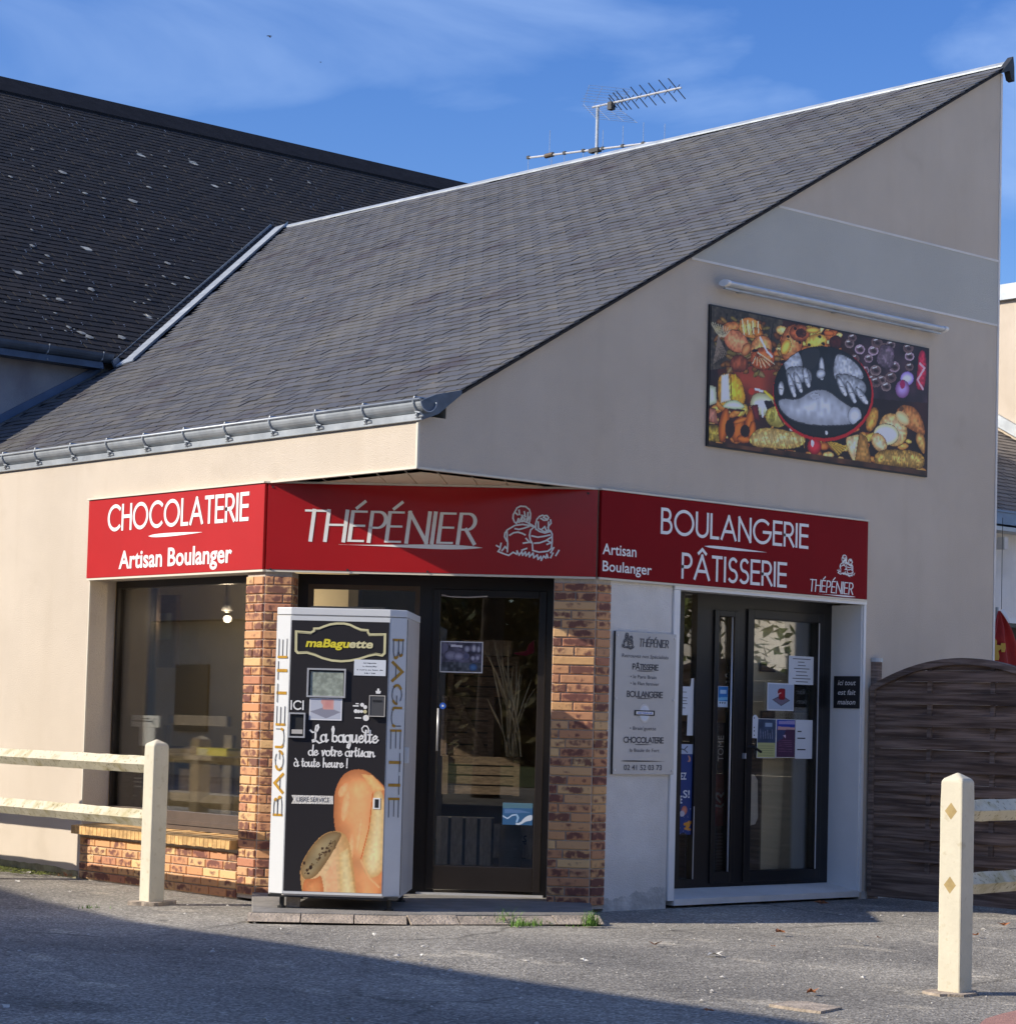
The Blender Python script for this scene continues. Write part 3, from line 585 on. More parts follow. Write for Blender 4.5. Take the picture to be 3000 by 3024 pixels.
mb = MB(); mb.prism([(1.475, .217, 0), (1.688, .002, 0), (1.828, .002, 0), (1.828, .2, 0), (1.69, .43, 0)], (0, 0, 2.352)); mb.build('mortar_core', 'mortar', pr)
wall_bricks(pr, CH, CHL-.302, CHL-.005, .03, NC, [(.05, .24), (.12, .17), (.29,), (.15, .14), (.06, .23), (.10, .19)])
wall_bricks(pr, GAB, 1.695, 1.826, .03, NC, [(.13,), (.13,), (.13,)])
bw = thing('low_brick_wall', 'low brick base with a projecting brick sill under the shop window', 'brick base', (.1, 3, 0))
mb = MB(); mb.box(WORLD, .002, .24, 1.905, 4.055, -.03, .35); mb.build('mortar_core', 'mortar', bw)
wall_bricks(bw, LEFT, -4.05, -1.91, .012-.02, 5, [(.2,)*9+(.1,), (.1,)+(.2,)*9, (.2, .1, .2, .2, .2, .1, .2, .2, .2, .2, .2), (.15,)+(.2,)*8+(.15,)])
sbm = MB(); sbm.add([(-.0245, -.075, -.035), (.0245, -.075, -.035), (.0245, -.075, .03), (-.0245, -.075, .03), (-.0245, .30, -.035), (.0245, .30, -.035), (.0245, .30, .055), (-.0245, .30, .055)], [(0, 1, 2, 3), (3, 2, 6, 7), (0, 3, 7, 4), (1, 5, 6, 2), (0, 4, 5, 1)])
sme = bpy.data.meshes.new('sill_brick'); sme.from_pydata(sbm.v, [], sbm.f); sme.materials.append(MT['sill_brick'])
n_s = 40
for i in range(n_s):
    o = bpy.data.objects.new('sill_brick', sme); COL.objects.link(o); o.parent = bw
    p = np.array(LEFT(-4.09+(i+.5)*(4.09-1.91)/n_s, .0, .375+random.uniform(-.003, .003)))-np.array(parent_loc(bw)); o.location = tuple(p); o.rotation_euler = (random.uniform(-.01, .01), 0, -math.pi/2)
mb = MB(); mb.box(LEFT, -4.085, -1.915, -.22, .062, .338, .396); mb.build('sill_mortar', 'mortar', bw)

# soffit under the overhanging corner ---------------------------------
mb = MB(); mb.prism([(0.02, 1.69, 3.012), (0.02, .02, 3.012), (1.69, .02, 3.012)], (0, 0, .02)); sf = mb.build('soffit', 'soffit', B)
NQ = 11
for i in range(NQ):
    u0 = CHL*i/NQ+.004; u1 = CHL*(i+1)/NQ-.004
    def lim(u): return min(u, CHL-u)-.012
    c = CHL/2; us = [u0]+([c] if u0 < c < u1 else [])+[u1]
    mb = MB(); mb.prism([CH(u, -.0, 3.0) for u in us]+[CH(u, max(.0, lim(u)), 3.0) for u in reversed(us)], (0, 0, .011)); mb.build('soffit_plank', 'soffit', sf)
for fr, a, b in ((LEFT, -1.70, .012), (GAB, -.012, 1.70)):
    mb = MB(); mb.box(fr, a, b, -.018, .014, 2.985, 3.0); mb.build('soffit_trim', 'cream', B)

# roof ---------------------------------------------------------------
V1 = np.array([2.497, 7.5, RK(2.497)]); V2 = np.array([6.79, 11.13, RK(6.79)])
XE = .055; XR = 6.44; YL = 7.56; RX = lambda y: 6.43+.0325*max(0, y)
mb = MB(); off = np.array([0, 0, -.045])
rp_ = [(XE+.02, .02), (XR, .02), (RX(V2[1]), V2[1]-.15), (V1[0], V1[1]+.15), (V1[0], YL), (XE+.02, YL)]
mb.prism([(x, y, RK(x)-.045) for x, y in rp_], (0, 0, .03)); mb.build('roof_deck', 'slate_dark', B)
sl_len = math.hypot(1, .58); EX = .110; SWd = .22
nrm = np.array([-.58, 0, 1])/sl_len; upv = np.array([1, 0, .58])/sl_len; ydir = np.array([0, -1, 0])
def slate_geo(w, h=.155, t=.0045):
    # local: x across, y up-slope, z out of the slope; the lower edge stands proud
    c = w*.5; k = .012
    pts = [(-c, 0), (c, 0), (c, h), (-c, h)]; t = .007
    return [(x, y, (.013 if y == 0 else .0035)+t) for x, y in pts]+[(x, y, (.013 if y == 0 else .0035)) for x, y in pts], [(0, 1, 2, 3), (4, 5, 1, 0), (5, 6, 2, 1), (7, 4, 0, 3)]
SG = slate_geo(SWd-.011)
def slates(parent, origin, across, up, normal, nrow, ranges, name, mt, ex=EX, sw=SWd, keep=300, wob=.006, amp=.0025, gap_rows=()):
    """courses of slates; the 300 nearest the camera are objects of their own, the rest one mesh"""
    me = bpy.data.meshes.new(name); me.from_pydata(SG[0], [], SG[1]); me.materials.append(MT[mt]); L_ = []
    for r in range(nrow):
        for (a0, a1) in ranges(r):
            k0 = math.floor(a0/sw)-1; k1 = math.ceil(a1/sw)+1
            for k in range(k0, k1):
                a = k*sw+(sw/2 if r % 2 else 0)
                if a-sw*.5 < a0-.001 or a-sw*.5 > a1-.01: continue
                sx_ = 1.
                if a+sw*.5 > a1: w_ = a1-(a-sw*.5); sx_ = w_/sw; a = a-sw*.5+w_/2
                dd = ex*r+random.gauss(0, wob*.5)+.006*math.sin(a*1.7+r*.35)
                p = origin+across*(a+random.gauss(0, .0015))+up*dd+normal*random.uniform(0, amp)
                tilt = random.gauss(0, .012); lift = random.gauss(0, .010)
                if sx_ < 1: tilt = 0
                L_.append((np.linalg.norm(p-CAM), p, tilt, lift+sx_*10))
    L_.sort(key=lambda q: q[0]); base = np.stack([across, up, normal], 1); vs = []; fs = []; pl_ = np.array(parent_loc(parent))
    for i, (_, p, tl, lf) in enumerate(L_):
        sx_ = min(1., max(.02, (lf if lf < 9.9 else 10.)/10)) ; lf = 0. if sx_ < .99 else lf-10
        c, s = math.cos(tl), math.sin(tl); R = base@np.array([[c, -s, 0], [s, c, 0], [0, 0, 1]])@np.array([[1, 0, lf], [0, 1, 0], [-lf, 0, 1]])@np.diag([sx_, 1, 1])
        if i < keep:
            o = bpy.data.objects.new(name, me); COL.objects.link(o); o.parent = parent
            q = p-pl_; o.matrix_local = Matrix(((*R[0], q[0]), (*R[1], q[1]), (*R[2], q[2]), (0, 0, 0, 1)))
        else:
            k = len(vs); vs += [tuple(R@np.array(v)+p) for v in SG[0]]; fs += [tuple(j+k for j in f) for f in SG[1]]
    mb = MB(); mb.v = vs; mb.f = fs; o = mb.build(name+'_courses', mt, parent, kind='stuff'); return L_
def rr_roof(r):
    x = XE+r*EX/sl_len
    yend = YL if x < V1[0]+.02 else V1[1]+(x-V1[0])*(V2[1]-V1[1])/(V2[0]-V1[0])-.06
    ymin = -.04 if x < 6.33 else (x-6.30)/.0325
    return [(-yend, -ymin)] if yend > ymin else []
org = np.array([XE, 0, RK(XE)-.012]); nr = int((6.68-XE)*sl_len/EX)+1
slates(B, org, ydir, upv, nrm, nr, rr_roof, 'slate', 'slate', wob=.007, amp=.0035)
# ridge cap, rake edge, valley, gutter
mb = MB(); p0 = (XR-.10, -.05); 
dx_ = RX(V2[1])-XR; mb.prism([(XR-.05, -.05, RK(XR-.05)+.020), (XR+.02, -.05, RK(XR)+.036), (XR+.03, -.05, RK(XR)+.028), (XR+.02, -.05, RK(XR)-.04), (XR-.05, -.05, RK(XR-.05)+.006)], (dx_, V2[1]+.08, dx_*.58)); mb.build('ridge_cap', 'zinc', B)
mb = MB(); mb.prism([(XR-.16, -.052, RK(XR-.16)-.03), (XR+.02, -.052, RK(XR)+.065), (XR+.036, -.052, RK(XR)-.02), (XR+.042, -.052, RK(XR)-.15), (XR+.0, -.052, RK(XR)-.14), (XR-.03, -.052, RK(XR)-.07)], (0, .06, 0)); mb.build('ridge_end_cap', 'steel_dark', B)
mb = MB(); mb.prism([(.30, -.040, RK(.30)-.030), (XR-.04, -.040, RK(XR-.04)-.030), (XR-.04, -.040, RK(XR-.04)-.010), (.30, -.040, RK(.30)-.010)], (0, .038, 0)); mb.build('rake_board', 'slate_dark', B)
va = np.array([2.23, 7.30, 4.66]); vb = V2+np.array([0, 0, .02]); dv = (vb-va)/np.linalg.norm(vb-va); side = np.cross(dv, nrm); side /= np.linalg.norm(side)
mb = MB(); ofs = [(-.02, 0), (.11, -.004), (.13, .02), (.10, .022), (-.02, .03)]
mb.prism([tuple(va+side*a+nrm*b) for a, b in ((-.05, .0), (.14, .002), (.15, .03), (.13, .012), (-.05, .018))], tuple(vb-va)); mb.build('valley_gutter', 'zinc', B)
mb = MB(); mb.prism([tuple(va+side*a+nrm*b) for a, b in ((-.06, .0), (-.06, .07), (-.075, .07), (-.075, .0))], tuple(vb-va)); mb.build('valley_upstand', 'zinc_dark', B)
gt = MB(); R_ = .072; gc = (.004, 3.430); pr_o = []; y0, y1 = -.10, 7.5
prof = [(gc[0]+R_*math.cos(t), gc[1]+R_*math.sin(t)) for t in np.linspace(math.pi, 2*math.pi, 13)]; prin = [(gc[0]+(R_-.006)*math.cos(t), gc[1]+(R_-.006)*math.sin(t)) for t in np.linspace(2*math.pi, math.pi, 13)]
P2 = prof+prin; n = len(P2); vs = [(x, y0, z) for x, z in P2]+[(x, y1, z) for x, z in P2]
gt.add(vs, [(i, (i+1) % n, n+(i+1) % n, n+i) for i in range(n)]+[tuple(range(n-1, -1, -1)), tuple(range(n, 2*n))])
gut = gt.build('gutter', 'zinc', B, smooth=False)
mb = MB(); mb.tube([(gc[0]-R_-.004, y0, gc[1]+.008), (gc[0]-R_-.004, y1, gc[1]+.008)], .0095, 8); mb.build('gutter_bead', 'zinc', gut, smooth=True)
mb = MB(); mb.prism([(gc[0]+R_*math.cos(t), y0+.01, gc[1]+R_*math.sin(t)) for t in np.linspace(math.pi, 2*math.pi, 13)], (0, .004, 0)); mb.build('gutter_end', 'zinc_dark', gut)
mb = MB(); mb.prism([(-.012, -.06, 3.305), (-.026, -.06, 3.308), (-.030, -.06, 3.352), (.02, -.06, 3.356), (.02, -.06, 3.348), (-.012, -.06, 3.346)], (0, 7.6, 0)); mb.build('gutter_fascia', 'zinc', B)
mb = MB(); mb.prism([(-.03, -.065, 3.37), (-.02, -.065, 3.44), (.10, -.065, 3.49), (.32, -.065, 3.545), (.32, -.065, 3.515), (.12, -.065, 3.36), (-.012, -.065, 3.308)], (0, .03, 0)); mb.build('gutter_return', 'zinc_dark', B)
for k in range(14):
    y = -.02+.545*k+random.uniform(-.015, .015)
    mb = MB(); hp = [(gc[0]+(R_+.006)*math.cos(t), y, gc[1]+(R_+.006)*math.sin(t)) for t in np.linspace(math.pi*.98, math.pi*1.62, 8)]
    hp += [(gc[0]-.02, y, gc[1]-R_-.012), (-.048, y+.02, 3.345), (-.028, y+.03, 3.325)]
    for a, b in zip(hp[:-1], hp[1:]): mb.tube([(a[0], y-.0, a[2]), (b[0], y, b[2])], .0085, 6)
    mb.tube([(gc[0]-R_-.01, y, gc[1]+.0), (gc[0]-R_+.0, y, gc[1]+.028), (.10, y, gc[1]+.025)], .007, 5)
    mb.tube([(-.028, y+.03, 3.325), (-.032, y-.06, 3.332), (-.05, y-.045, 3.352), (-.046, y+.01, 3.362)], .006, 5)
    mb.build('gutter_bracket', 'zinc', gut)

# left shop window -----------------------------------------------------
wd = MB(); XW = .235
def W_(mb, u0, u1, d0, d1, z0, z1): mb.box(LEFT, u0, u1, d0, d1, z0, z1)
W_(wd, -4.05, -4.02, -.30, -.238, .42, 2.355); W_(wd, -4.02, -1.905, -.30, -.238, 2.295, 2.355); W_(wd, -1.93, -1.905, -.30, -.242, .56, 2.295)
win = wd.build('window', 'dark_brown', B)
mb = MB(); W_(mb, -4.02, -1.93, -.275, -.268, .545, 2.295); mb.build('pane', 'glass', win)
mb = MB(); W_(mb, -4.05, -4.025, -.60, -.301, .42, 2.4); mb.build('inner_jamb', 'dark_brown', win); mb = MB(); W_(mb, -4.026, -4.012, -.615, -.600, .42, 2.4); mb.build('jamb_edge', 'brown_alu', win)
mb = MB(); W_(mb, -4.02, -1.905, -.30, -.225, .505, .56); W_(mb, -4.02, -1.905, -.28, -.21, .46, .495); W_(mb, -4.02, -1.905, -.28, -.22, .495, .505); W_(mb, -4.02, -1.905, -.28, -.195, .425, .455); mb.build('sill_profile', 'brown_alu', win)

mb = MB(); mb.box(LEFT, -4.05, -1.70, -.24, .0, 2.352, 2.362); mb.build('lintel_lining', 'stucco', B)

# corner door -----------------------------------------------------------
DD = -.36
def rc(fr, d, x0, x1, y0, y1): ym = (y0+y1)/2; xm = (x0+x1)/2; return fr.at(x0, ym, d)[0], fr.at(x1, ym, d)[0], fr.at(xm, y1, d)[1], fr.at(xm, y0, d)[1]
gl = rc(CH, DD, 1291, 1583, 1765, 2560); fx = rc(CH, DD, 912, 1215, 1742, 2560)
ue0, ue1 = .17, CHL-.17
fm = MB(); zt = 2.36
fm.box(CH, ue0, fx[0], DD-.05, DD, .05, zt); fm.box(CH, fx[1], gl[0], DD-.05, DD, .05, zt); fm.box(CH, gl[1], ue1, DD-.05, DD, .05, zt)
fm.box(CH, fx[0], fx[1], DD-.05, DD, fx[3], zt); fm.box(CH, fx[0], fx[1], DD-.05, DD, .05, .35)
fm.box(CH, gl[0], gl[1], DD-.05, DD, gl[3], zt)
door = fm.build('corner_door', 'dark_brown', B)
mb = MB(); e = .055
mb.box(CH, gl[0]-e, gl[0], DD, DD+.022, .085, gl[3]+e); mb.box(CH, gl[1], gl[1]+e, DD, DD+.022, .085, gl[3]+e); mb.box(CH, gl[0], gl[1], DD, DD+.022, gl[3], gl[3]+e); mb.box(CH, gl[0], gl[1], DD, DD+.022, .085, gl[2]); mb.build('door_leaf', 'dark_brown', door, bevel=.004)
mb = MB(); mb.box(CH, gl[0], gl[1], DD-.005, DD+.002, gl[2], gl[3]); mb.build('pane', 'glass_clear', door)
mb = MB(); mb.box(CH, fx[0], fx[1], DD-.03, DD-.022, .35, fx[3]); mb.build('pane', 'glass_clear', door)
MT['tan_frame'] = mat('tan_frame', (.11, .075, .045), .5, .1, 8)
mb = MB(); t = .035
mb.box(CH, fx[0]-t, fx[0], DD, DD+.008, .35, fx[3]+t); mb.box(CH, fx[1], fx[1]+t, DD, DD+.008, .35, fx[3]+t); mb.box(CH, fx[0], fx[1], DD, DD+.008, fx[3], fx[3]+t); mb.build('fixed_light_frame', 'tan_frame', door)
mb = MB(); mb.box(CH, gl[0]-.12, gl[1]+.08, DD-.02, DD+.05, .045, .062); mb.build('threshold_strip', 'metal', door)
hx = CH.at(1293, 2150, DD+.06); mb = MB(); mb.tube([CH(hx[0], DD+.07, CH.at(1293, 2092, DD+.06)[1]), CH(hx[0], DD+.07, CH.at(1290, 2218, DD+.06)[1])], .008, 8); mb.box(CH, hx[0]-.006, hx[0]+.006, DD+.02, DD+.07, hx[1]+.05, hx[1]+.065); mb.box(CH, hx[0]-.006, hx[0]+.006, DD+.02, DD+.07, hx[1]-.065, hx[1]-.05); mb.build('handle', 'metal', door, smooth=True)
mb = MB(); hp = [CH(*(lambda q: (q[0], DD+.035, q[1]))(CH.at(x, y, DD+.03))) for x, y in ((1304, 1757), (1330, 1762), (1380, 1764), (1440, 1761))]; mb.tube(hp, .006, 6); mb.build('closer_rod', 'metal', door)

# gable door --------------------------------------------------------------
GD = -.312
g0 = rc(GAB, GD, 2013, 2052, 1752, 2598); g1_ = rc(GAB, GD, 2113, 2157, 1822, 2574); g2 = rc(GAB, GD, 2217, 2404, 1834, 2569)
fm = MB(); zb_, zt_ = .092, 2.34; cols = [(2.50, g0[0]), (g0[1], g1_[0]), (g1_[1], g2[0]), (g2[1], 4.638)]
for a, b in cols: fm.box(GAB, a, b, GD-.06, GD, zb_, zt_)
for g in (g0, g1_, g2): fm.box(GAB, g[0], g[1], GD-.06, GD, zb_, g[2]); fm.box(GAB, g[0], g[1], GD-.06, GD, g[3], zt_)
dg_ = fm.build('glass_door', 'black_frame', B)
mb = MB()
for g, e in ((g1_, .05), (g2, .075)):
    mb.box(GAB, g[0]-e, g[0]-.004, GD, GD+.018, zb_+.03, g[3]+e); mb.box(GAB, g[1]+.004, g[1]+e, GD, GD+.018, zb_+.03, g[3]+e); mb.box(GAB, g[0]-.004, g[1]+.004, GD, GD+.018, g[3]+.004, g[3]+e); mb.box(GAB, g[0]-.004, g[1]+.004, GD, GD+.018, zb_+.03, g[2]-.004)
mb.build('door_leaf', 'black_frame', dg_, bevel=.003)
for g in (g0, g1_, g2): mb = MB(); mb.box(GAB, g[0], g[1], GD-.035, GD-.028, g[2], g[3]); mb.build('pane', 'glass_clear', dg_)
mb = MB(); hu = GAB.at(2161, 2200, GD+.05)[0]; mb.tube([GAB(hu, GD+.03, g1_[3]-.0), GAB(hu, GD+.03, g1_[2])], .007, 8); mb.build('pull_bar', 'metal', dg_, smooth=True)
mb = MB(); mb.box(GAB, g2[1]+.008, g2[1]+.018, GD+.017, GD+.022, g2[2], g2[3]); mb.build('glazing_bead', 'metal', dg_); mb = MB(); mb.box(GAB, g0[1]+.0, g0[1]+.006, GD, GD+.006, g0[2], g0[2]+.55); mb.build('glazing_bead', 'metal', dg_)
mb = MB(); a = GAB.at(2222, 2210, GD+.05); b = GAB.at(2243, 2221, GD+.05); mb.tube([GAB(a[0]-.02, GD+.02, a[1]+.01), GAB(a[0], GD+.06, a[1]+.01), GAB(b[0], GD+.065, b[1])], .011, 8); mb.box(GAB, a[0]-.035, a[0]-.005, GD+.018, GD+.026, a[1]-.16, a[1]+.05); mb.build('handle', 'black_frame', dg_, smooth=False)
mb = MB(); a = GAB.at(2199, 2233, GD+.02); mb.box(GAB, a[0]-.006, a[0]+.006, GD+.0, GD+.03, a[1]-.022, a[1]+.022); mb.build('lock', 'metal', dg_)
for args in ((2.470, 2.535, -.30, .016, .035, 2.318), (4.640, 4.668, -.002, .016, .035, 2.318), (2.470, 4.668, -.002, .02, 2.319, 2.353)):
    mb = MB(); mb.box(GAB, *args); mb.build('door_casing', 'white', B, bevel=.003)
mb = MB(); mb.box(GAB, 4.630, 4.648, -.312, -.003, .05, 2.318); mb.build('reveal_panel', 'white', B)
mb = MB(); mb.box(GAB, 2.535, 4.638, -.31, -.003, 2.335, 2.345); mb.build('reveal_panel', 'white', B)
mb = MB(); mb.prism([(2.53, -.02, .0), (2.53, .318, .0), (2.53, .318, .090), (2.53, -.02, .045)], (2.105, 0, 0)); mb.build('threshold', 'plaster_white', B)

# ================================================================== SIGNS
def sign(name, label, fr, u0, u1, z0, z1, m, d0=.006, d1=.035):
    s = thing(name, label, 'shop sign', fr((u0+u1)/2, d1/2, z0)); mb = MB(); mb.box(fr, u0, u1, d0, d1, z0, z1); mb.build('panel', m, s, bevel=.002)
    mb = MB(); mb.box(fr, u0-.012, u1+.004, d0-.004, d1+.012, z1+.001, z1+.014); mb.box(fr, u0, u1, d0, d1-.004, z0-.016, z0-.001); mb.build('edge_trim', 'cream', s); return s
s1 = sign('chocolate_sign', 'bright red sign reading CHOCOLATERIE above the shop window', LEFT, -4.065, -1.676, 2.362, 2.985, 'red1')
D1 = .038
stroke_px(s1, 'lettering', 'print_white', 'CHOCOLATERIE', LEFT, D1, (320, 1563), (731, 1535), (321, 1494), .028, gap=.22)
swoosh(s1, 'print_white', LEFT, D1, (438, 1584), (597, 1571), .028)
font_px(s1, 'lettering', 'print_white', 'Artisan Boulanger', LEFT, D1, (350, 1679), (684, 1660), (352, 1629), bold=.022)
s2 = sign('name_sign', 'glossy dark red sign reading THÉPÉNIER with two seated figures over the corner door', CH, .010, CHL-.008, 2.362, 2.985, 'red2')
stroke_px(s2, 'lettering', 'print_white', 'THÉPÉNIER', CH, D1, (892, 1596), (1402, 1603), (880, 1509), .028, gap=.19, shear=.10, contrast=.5, pen=.1, kern={0: 0, 3: -.08, 4: .02}, repl={0: 'T3'})
swoosh(s2, 'print_white', CH, D1, (1000, 1607), (1425, 1619), .034, fat=1)
LOGO = [[(545, 430), (560, 400), (640, 360), (760, 365), (850, 430), (880, 520), (878, 620), (850, 740)], [(535, 450), (480, 550), (475, 630), (510, 710), (560, 745)], [(520, 500), (580, 550)], [(610, 450), (625, 545)], [(735, 480), (760, 590), (735, 560)], [(680, 560), (750, 660)], [(820, 500), (815, 600), (790, 690)], [(860, 590), (800, 700)],
 [(540, 730), (620, 700), (740, 690), (840, 730), (1000, 815)], [(560, 740), (600, 640), (620, 720), (680, 600), (690, 700), (760, 640)], [(1000, 820), (860, 780), (700, 760), (520, 790), (350, 890), (300, 960), (290, 1040), (340, 1130)], [(345, 900), (350, 1060), (370, 1200), (365, 1370)], [(530, 860), (620, 875), (720, 850), (850, 805)], [(410, 1005), (500, 950), (600, 935), (700, 960), (765, 990)],
 [(960, 820), (890, 880), (865, 1000), (890, 1100), (940, 1180), (950, 1330), (1100, 1365), (1300, 1340), (1390, 1270)], [(790, 1070), (870, 1150), (730, 1175)], [(870, 1150), (930, 1160)], [(1010, 860), (1005, 740), (1030, 640), (1090, 575), (1160, 550)], [(1120, 620), (1190, 660), (1270, 650), (1300, 600), (1260, 555), (1200, 560), (1180, 600), (1240, 620)], [(1345, 650), (1360, 720), (1290, 810)], [(1300, 700), (1300, 870)], [(1060, 700), (1070, 840), (1150, 880), (1220, 920), (1290, 880), (1340, 880)], [(1150, 860), (1215, 800), (1250, 880)], [(1020, 860), (1100, 910), (1220, 940), (1360, 900), (1390, 960), (1395, 1140), (1380, 1280)],
 [(920, 1010), (1060, 1035), (1200, 1015), (1340, 980)], [(990, 1170), (1110, 1160), (1250, 1110), (1370, 1030)], [(1290, 1110), (1370, 1150), (1280, 1190)], [(215, 1190), (190, 1320), (150, 1370)], [(110, 1240), (170, 1270)], [(150, 1370), (290, 1420), (400, 1450), (470, 1400)], [(240, 1350), (310, 1260), (350, 1300)], [(400, 1450), (500, 1380), (580, 1420), (590, 1350), (640, 1440), (700, 1360), (720, 1440), (780, 1370), (800, 1450), (870, 1380), (880, 1470), (960, 1390), (980, 1490), (1060, 1430), (1080, 1520), (1140, 1460), (1155, 1540), (1210, 1450), (1260, 1490), (1280, 1410), (1310, 1480)], [(1420, 1380), (1370, 1480)], [(1435, 1260), (1370, 1370)], [(1555, 1320), (1490, 1430)], [(700, 1330), (810, 1290)]]
def logo(parent, m, fr, d, bl, tr, w, detail=1.):
    """the two seated figures drawn in brush strokes, between pixel corners bl and tr"""
    u0, z0 = fr.at(*bl, d); u1, z1 = fr.at(*tr, d); mb = MB(); x0, x1, y0, y1 = 110, 1560, 350, 1545
    for k, pl_ in enumerate(LOGO):
        ribbon(mb, [(u0+(x-x0)/(x1-x0)*(u1-u0), z1+(y-y0)/(y1-y0)*(z0-z1)) for x, y in pl_], lambda x, y, k_: fr(x, d+.0003*(k_ % 14), y), w*detail, 0, 0, k)
    return mb.build('figure_drawing', m, parent)
logo(s2, 'print_white', CH, D1, (1465, 1652), (1654, 1496), .0115)
for x, y in ((806, 1438), (799, 1681), (1026, 1683), (1262, 1688), (1737, 1457)):
    u, z = CH.at(x, y, D1); mb = MB(); mb.tube([CH(u, .034, z), CH(u, .041, z)], .008, 8); mb.build('screw', 'steel_dark', s2)
s3 = sign('bakery_sign', 'red sign, its colour darkened for shade, reading BOULANGERIE PÂTISSERIE above the glass door', GAB, 1.685, 4.648, 2.362, 2.985, 'red3')
font_px(s3, 'lettering', 'print_white', 'Artisan', GAB, D1, (1779, 1636), (1879, 1645), (1781, 1605), bold=.012)
font_px(s3, 'lettering', 'print_white', 'Boulanger', GAB, D1, (1779, 1686), (1924, 1698), (1781, 1656), bold=.012)
stroke_px(s3, 'lettering', 'print_white', 'BOULANGERIE', GAB, D1, (1954, 1571), (2384, 1618), (1954, 1502), .023, gap=.20)
stroke_px(s3, 'lettering', 'print_white', 'PÂTISSERIE', GAB, D1, (2015, 1705), (2320, 1732), (2016, 1636), .023, gap=.20)
swoosh(s3, 'print_white', GAB, D1, (2080, 1612), (2263, 1632), .022)
stroke_px(s3, 'lettering', 'print_white', 'THÉPÉNIER', GAB, D1, (2390, 1744), (2518, 1756), (2386, 1710), .012, gap=.19, shear=.10, contrast=.4, pen=.1, repl={0: 'T3'})
swoosh(s3, 'print_white', GAB, D1, (2415, 1753), (2526, 1764), .012, fat=1)
logo(s3, 'print_white', GAB, D1, (2472, 1700), (2524, 1642), .007)

# ================================================================== MURAL AND WALL LAMP
mu = thing('mural_board', 'printed board of breads and kneading hands on the gable wall', 'mural', GAB(4.09, .02, 1.42+3))
U0, U1, Z0, Z1 = 2.79, 5.397, 3.424, 4.471
mb = MB(); mb.box(GAB, U0-.012, U1+.012, .002, .020, Z0-.012, Z1+.012); mb.build('backing', 'print_black', mu)
cv = Canvas(GAB, .024, U0, U1, Z0, Z1, .0062, (34, 20, 18)); K5 = 2.9045
cv.map = lambda x, y: GAB.at(2100+x/K5, 880+y/K5, .024); cv.rim = .93
tx = .72+.5*cv.fine(.035, 1)*cv.fine(.013, 2)*2; tx2 = .8+.4*cv.fine(.02, 3); big = cv.fine(.25, 5)
cv.C = np.array((42, 22, 20))*(.6+.9*big[..., None]); wood = cv.inside([cv.map(*p) for p in ((-60, 50), (620, 170), (560, 560), (-60, 620))])
cv.C[wood] = (np.array((70, 62, 50))*(.55+.7*cv.fine(.02, 8)[..., None]*cv.fine(.2, 9)[..., None]*1.6))[wood]
for x in (135, 220, 330, 435, 530): cv.line([(x, 110+x*.2), (x-25, 420)], .012, (22, 18, 15))
rz = cv.inside([cv.map(*p) for p in ((60, 610), (620, 560), (600, 900), (60, 900))]); cv.C[rz] = (np.array((120, 52, 34))*(.35+.9*cv.fine(.18, 12)[..., None]))[rz]
rq = random.Random(9); golds = [((222, 176, 92), (150, 92, 34)), ((205, 140, 66), (126, 66, 24)), ((232, 200, 130), (170, 120, 60)), ((190, 112, 50), (100, 48, 18)), ((214, 190, 96), (140, 108, 40))]
for i in range(150):
    x = rq.uniform(-30, 1830); band = rq.random()
    if band < .62: y = rq.uniform(880, 1230)+x*.17
    else: x = rq.uniform(560, 1100); y = rq.uniform(190, 480)+x*.1
    c_ = rq.choice(golds); cv.ell(x, y, rq.uniform(26, 70), rq.uniform(18, 40), rq.uniform(-60, 60), c_[0], c_[1], tx2)
for i in range(60):
    x = rq.uniform(30, 620); y = rq.uniform(150, 600)+x*.12; c_ = rq.choice(golds); cv.ell(x, y, rq.uniform(24, 50), rq.uniform(14, 30), rq.uniform(-60, 60), tuple(v*.6 for v in c_[0]), tuple(v*.5 for v in c_[1]), tx2)
# croissants, apples, straw
cv.ell(165, 250, 75, 45, -10, (205, 140, 80), (150, 80, 40), tx2); cv.ell(335, 255, 105, 85, 30, (235, 190, 110), (170, 100, 40), tx2); cv.ell(400, 300, 60, 40, 50, (190, 120, 50), (110, 60, 20))
for a in range(4): cv.line([(250+a*45, 190+a*6), (270+a*40, 330-a*8)], .010, (150, 95, 40)); cv.line([(266+a*45, 185+a*6), (285+a*40, 320-a*8)], .012, (240, 215, 150))
cv.ell(215, 370, 118, 88, 40, (215, 145, 100), (150, 85, 55), tx2); cv.ell(300, 440, 38, 60, 25, (200, 140, 85), (120, 66, 35)); cv.ell(240, 560, 80, 75, 20, (150, 80, 50), (80, 38, 25), tx2)
cv.ell(430, 430, 95, 115, 10, (225, 175, 110), (150, 85, 45), tx2); cv.ell(440, 520, 105, 100, 0, (205, 120, 62), (120, 52, 25), tx2)
for a in range(6): cv.line([(390, 470), (340+a*38, 610-abs(a-2.5)*14)], .008, (110, 50, 22)); cv.line([(400, 465), (352+a*38, 600-abs(a-2.5)*14)], .007, (240, 200, 150))
cv.ell(375, 450, 30, 14, -10, (30, 22, 18)); cv.line([(420, 340), (480, 460), (520, 500)], .02, (240, 220, 180))
for a in range(9): cv.line([(70+a*6, 330), (-10+a*22, 200+a*8)], .008, (165, 155, 125)); cv.line([(60, 330), (20+a*14, 560-a*10)], .008, (120, 105, 90))
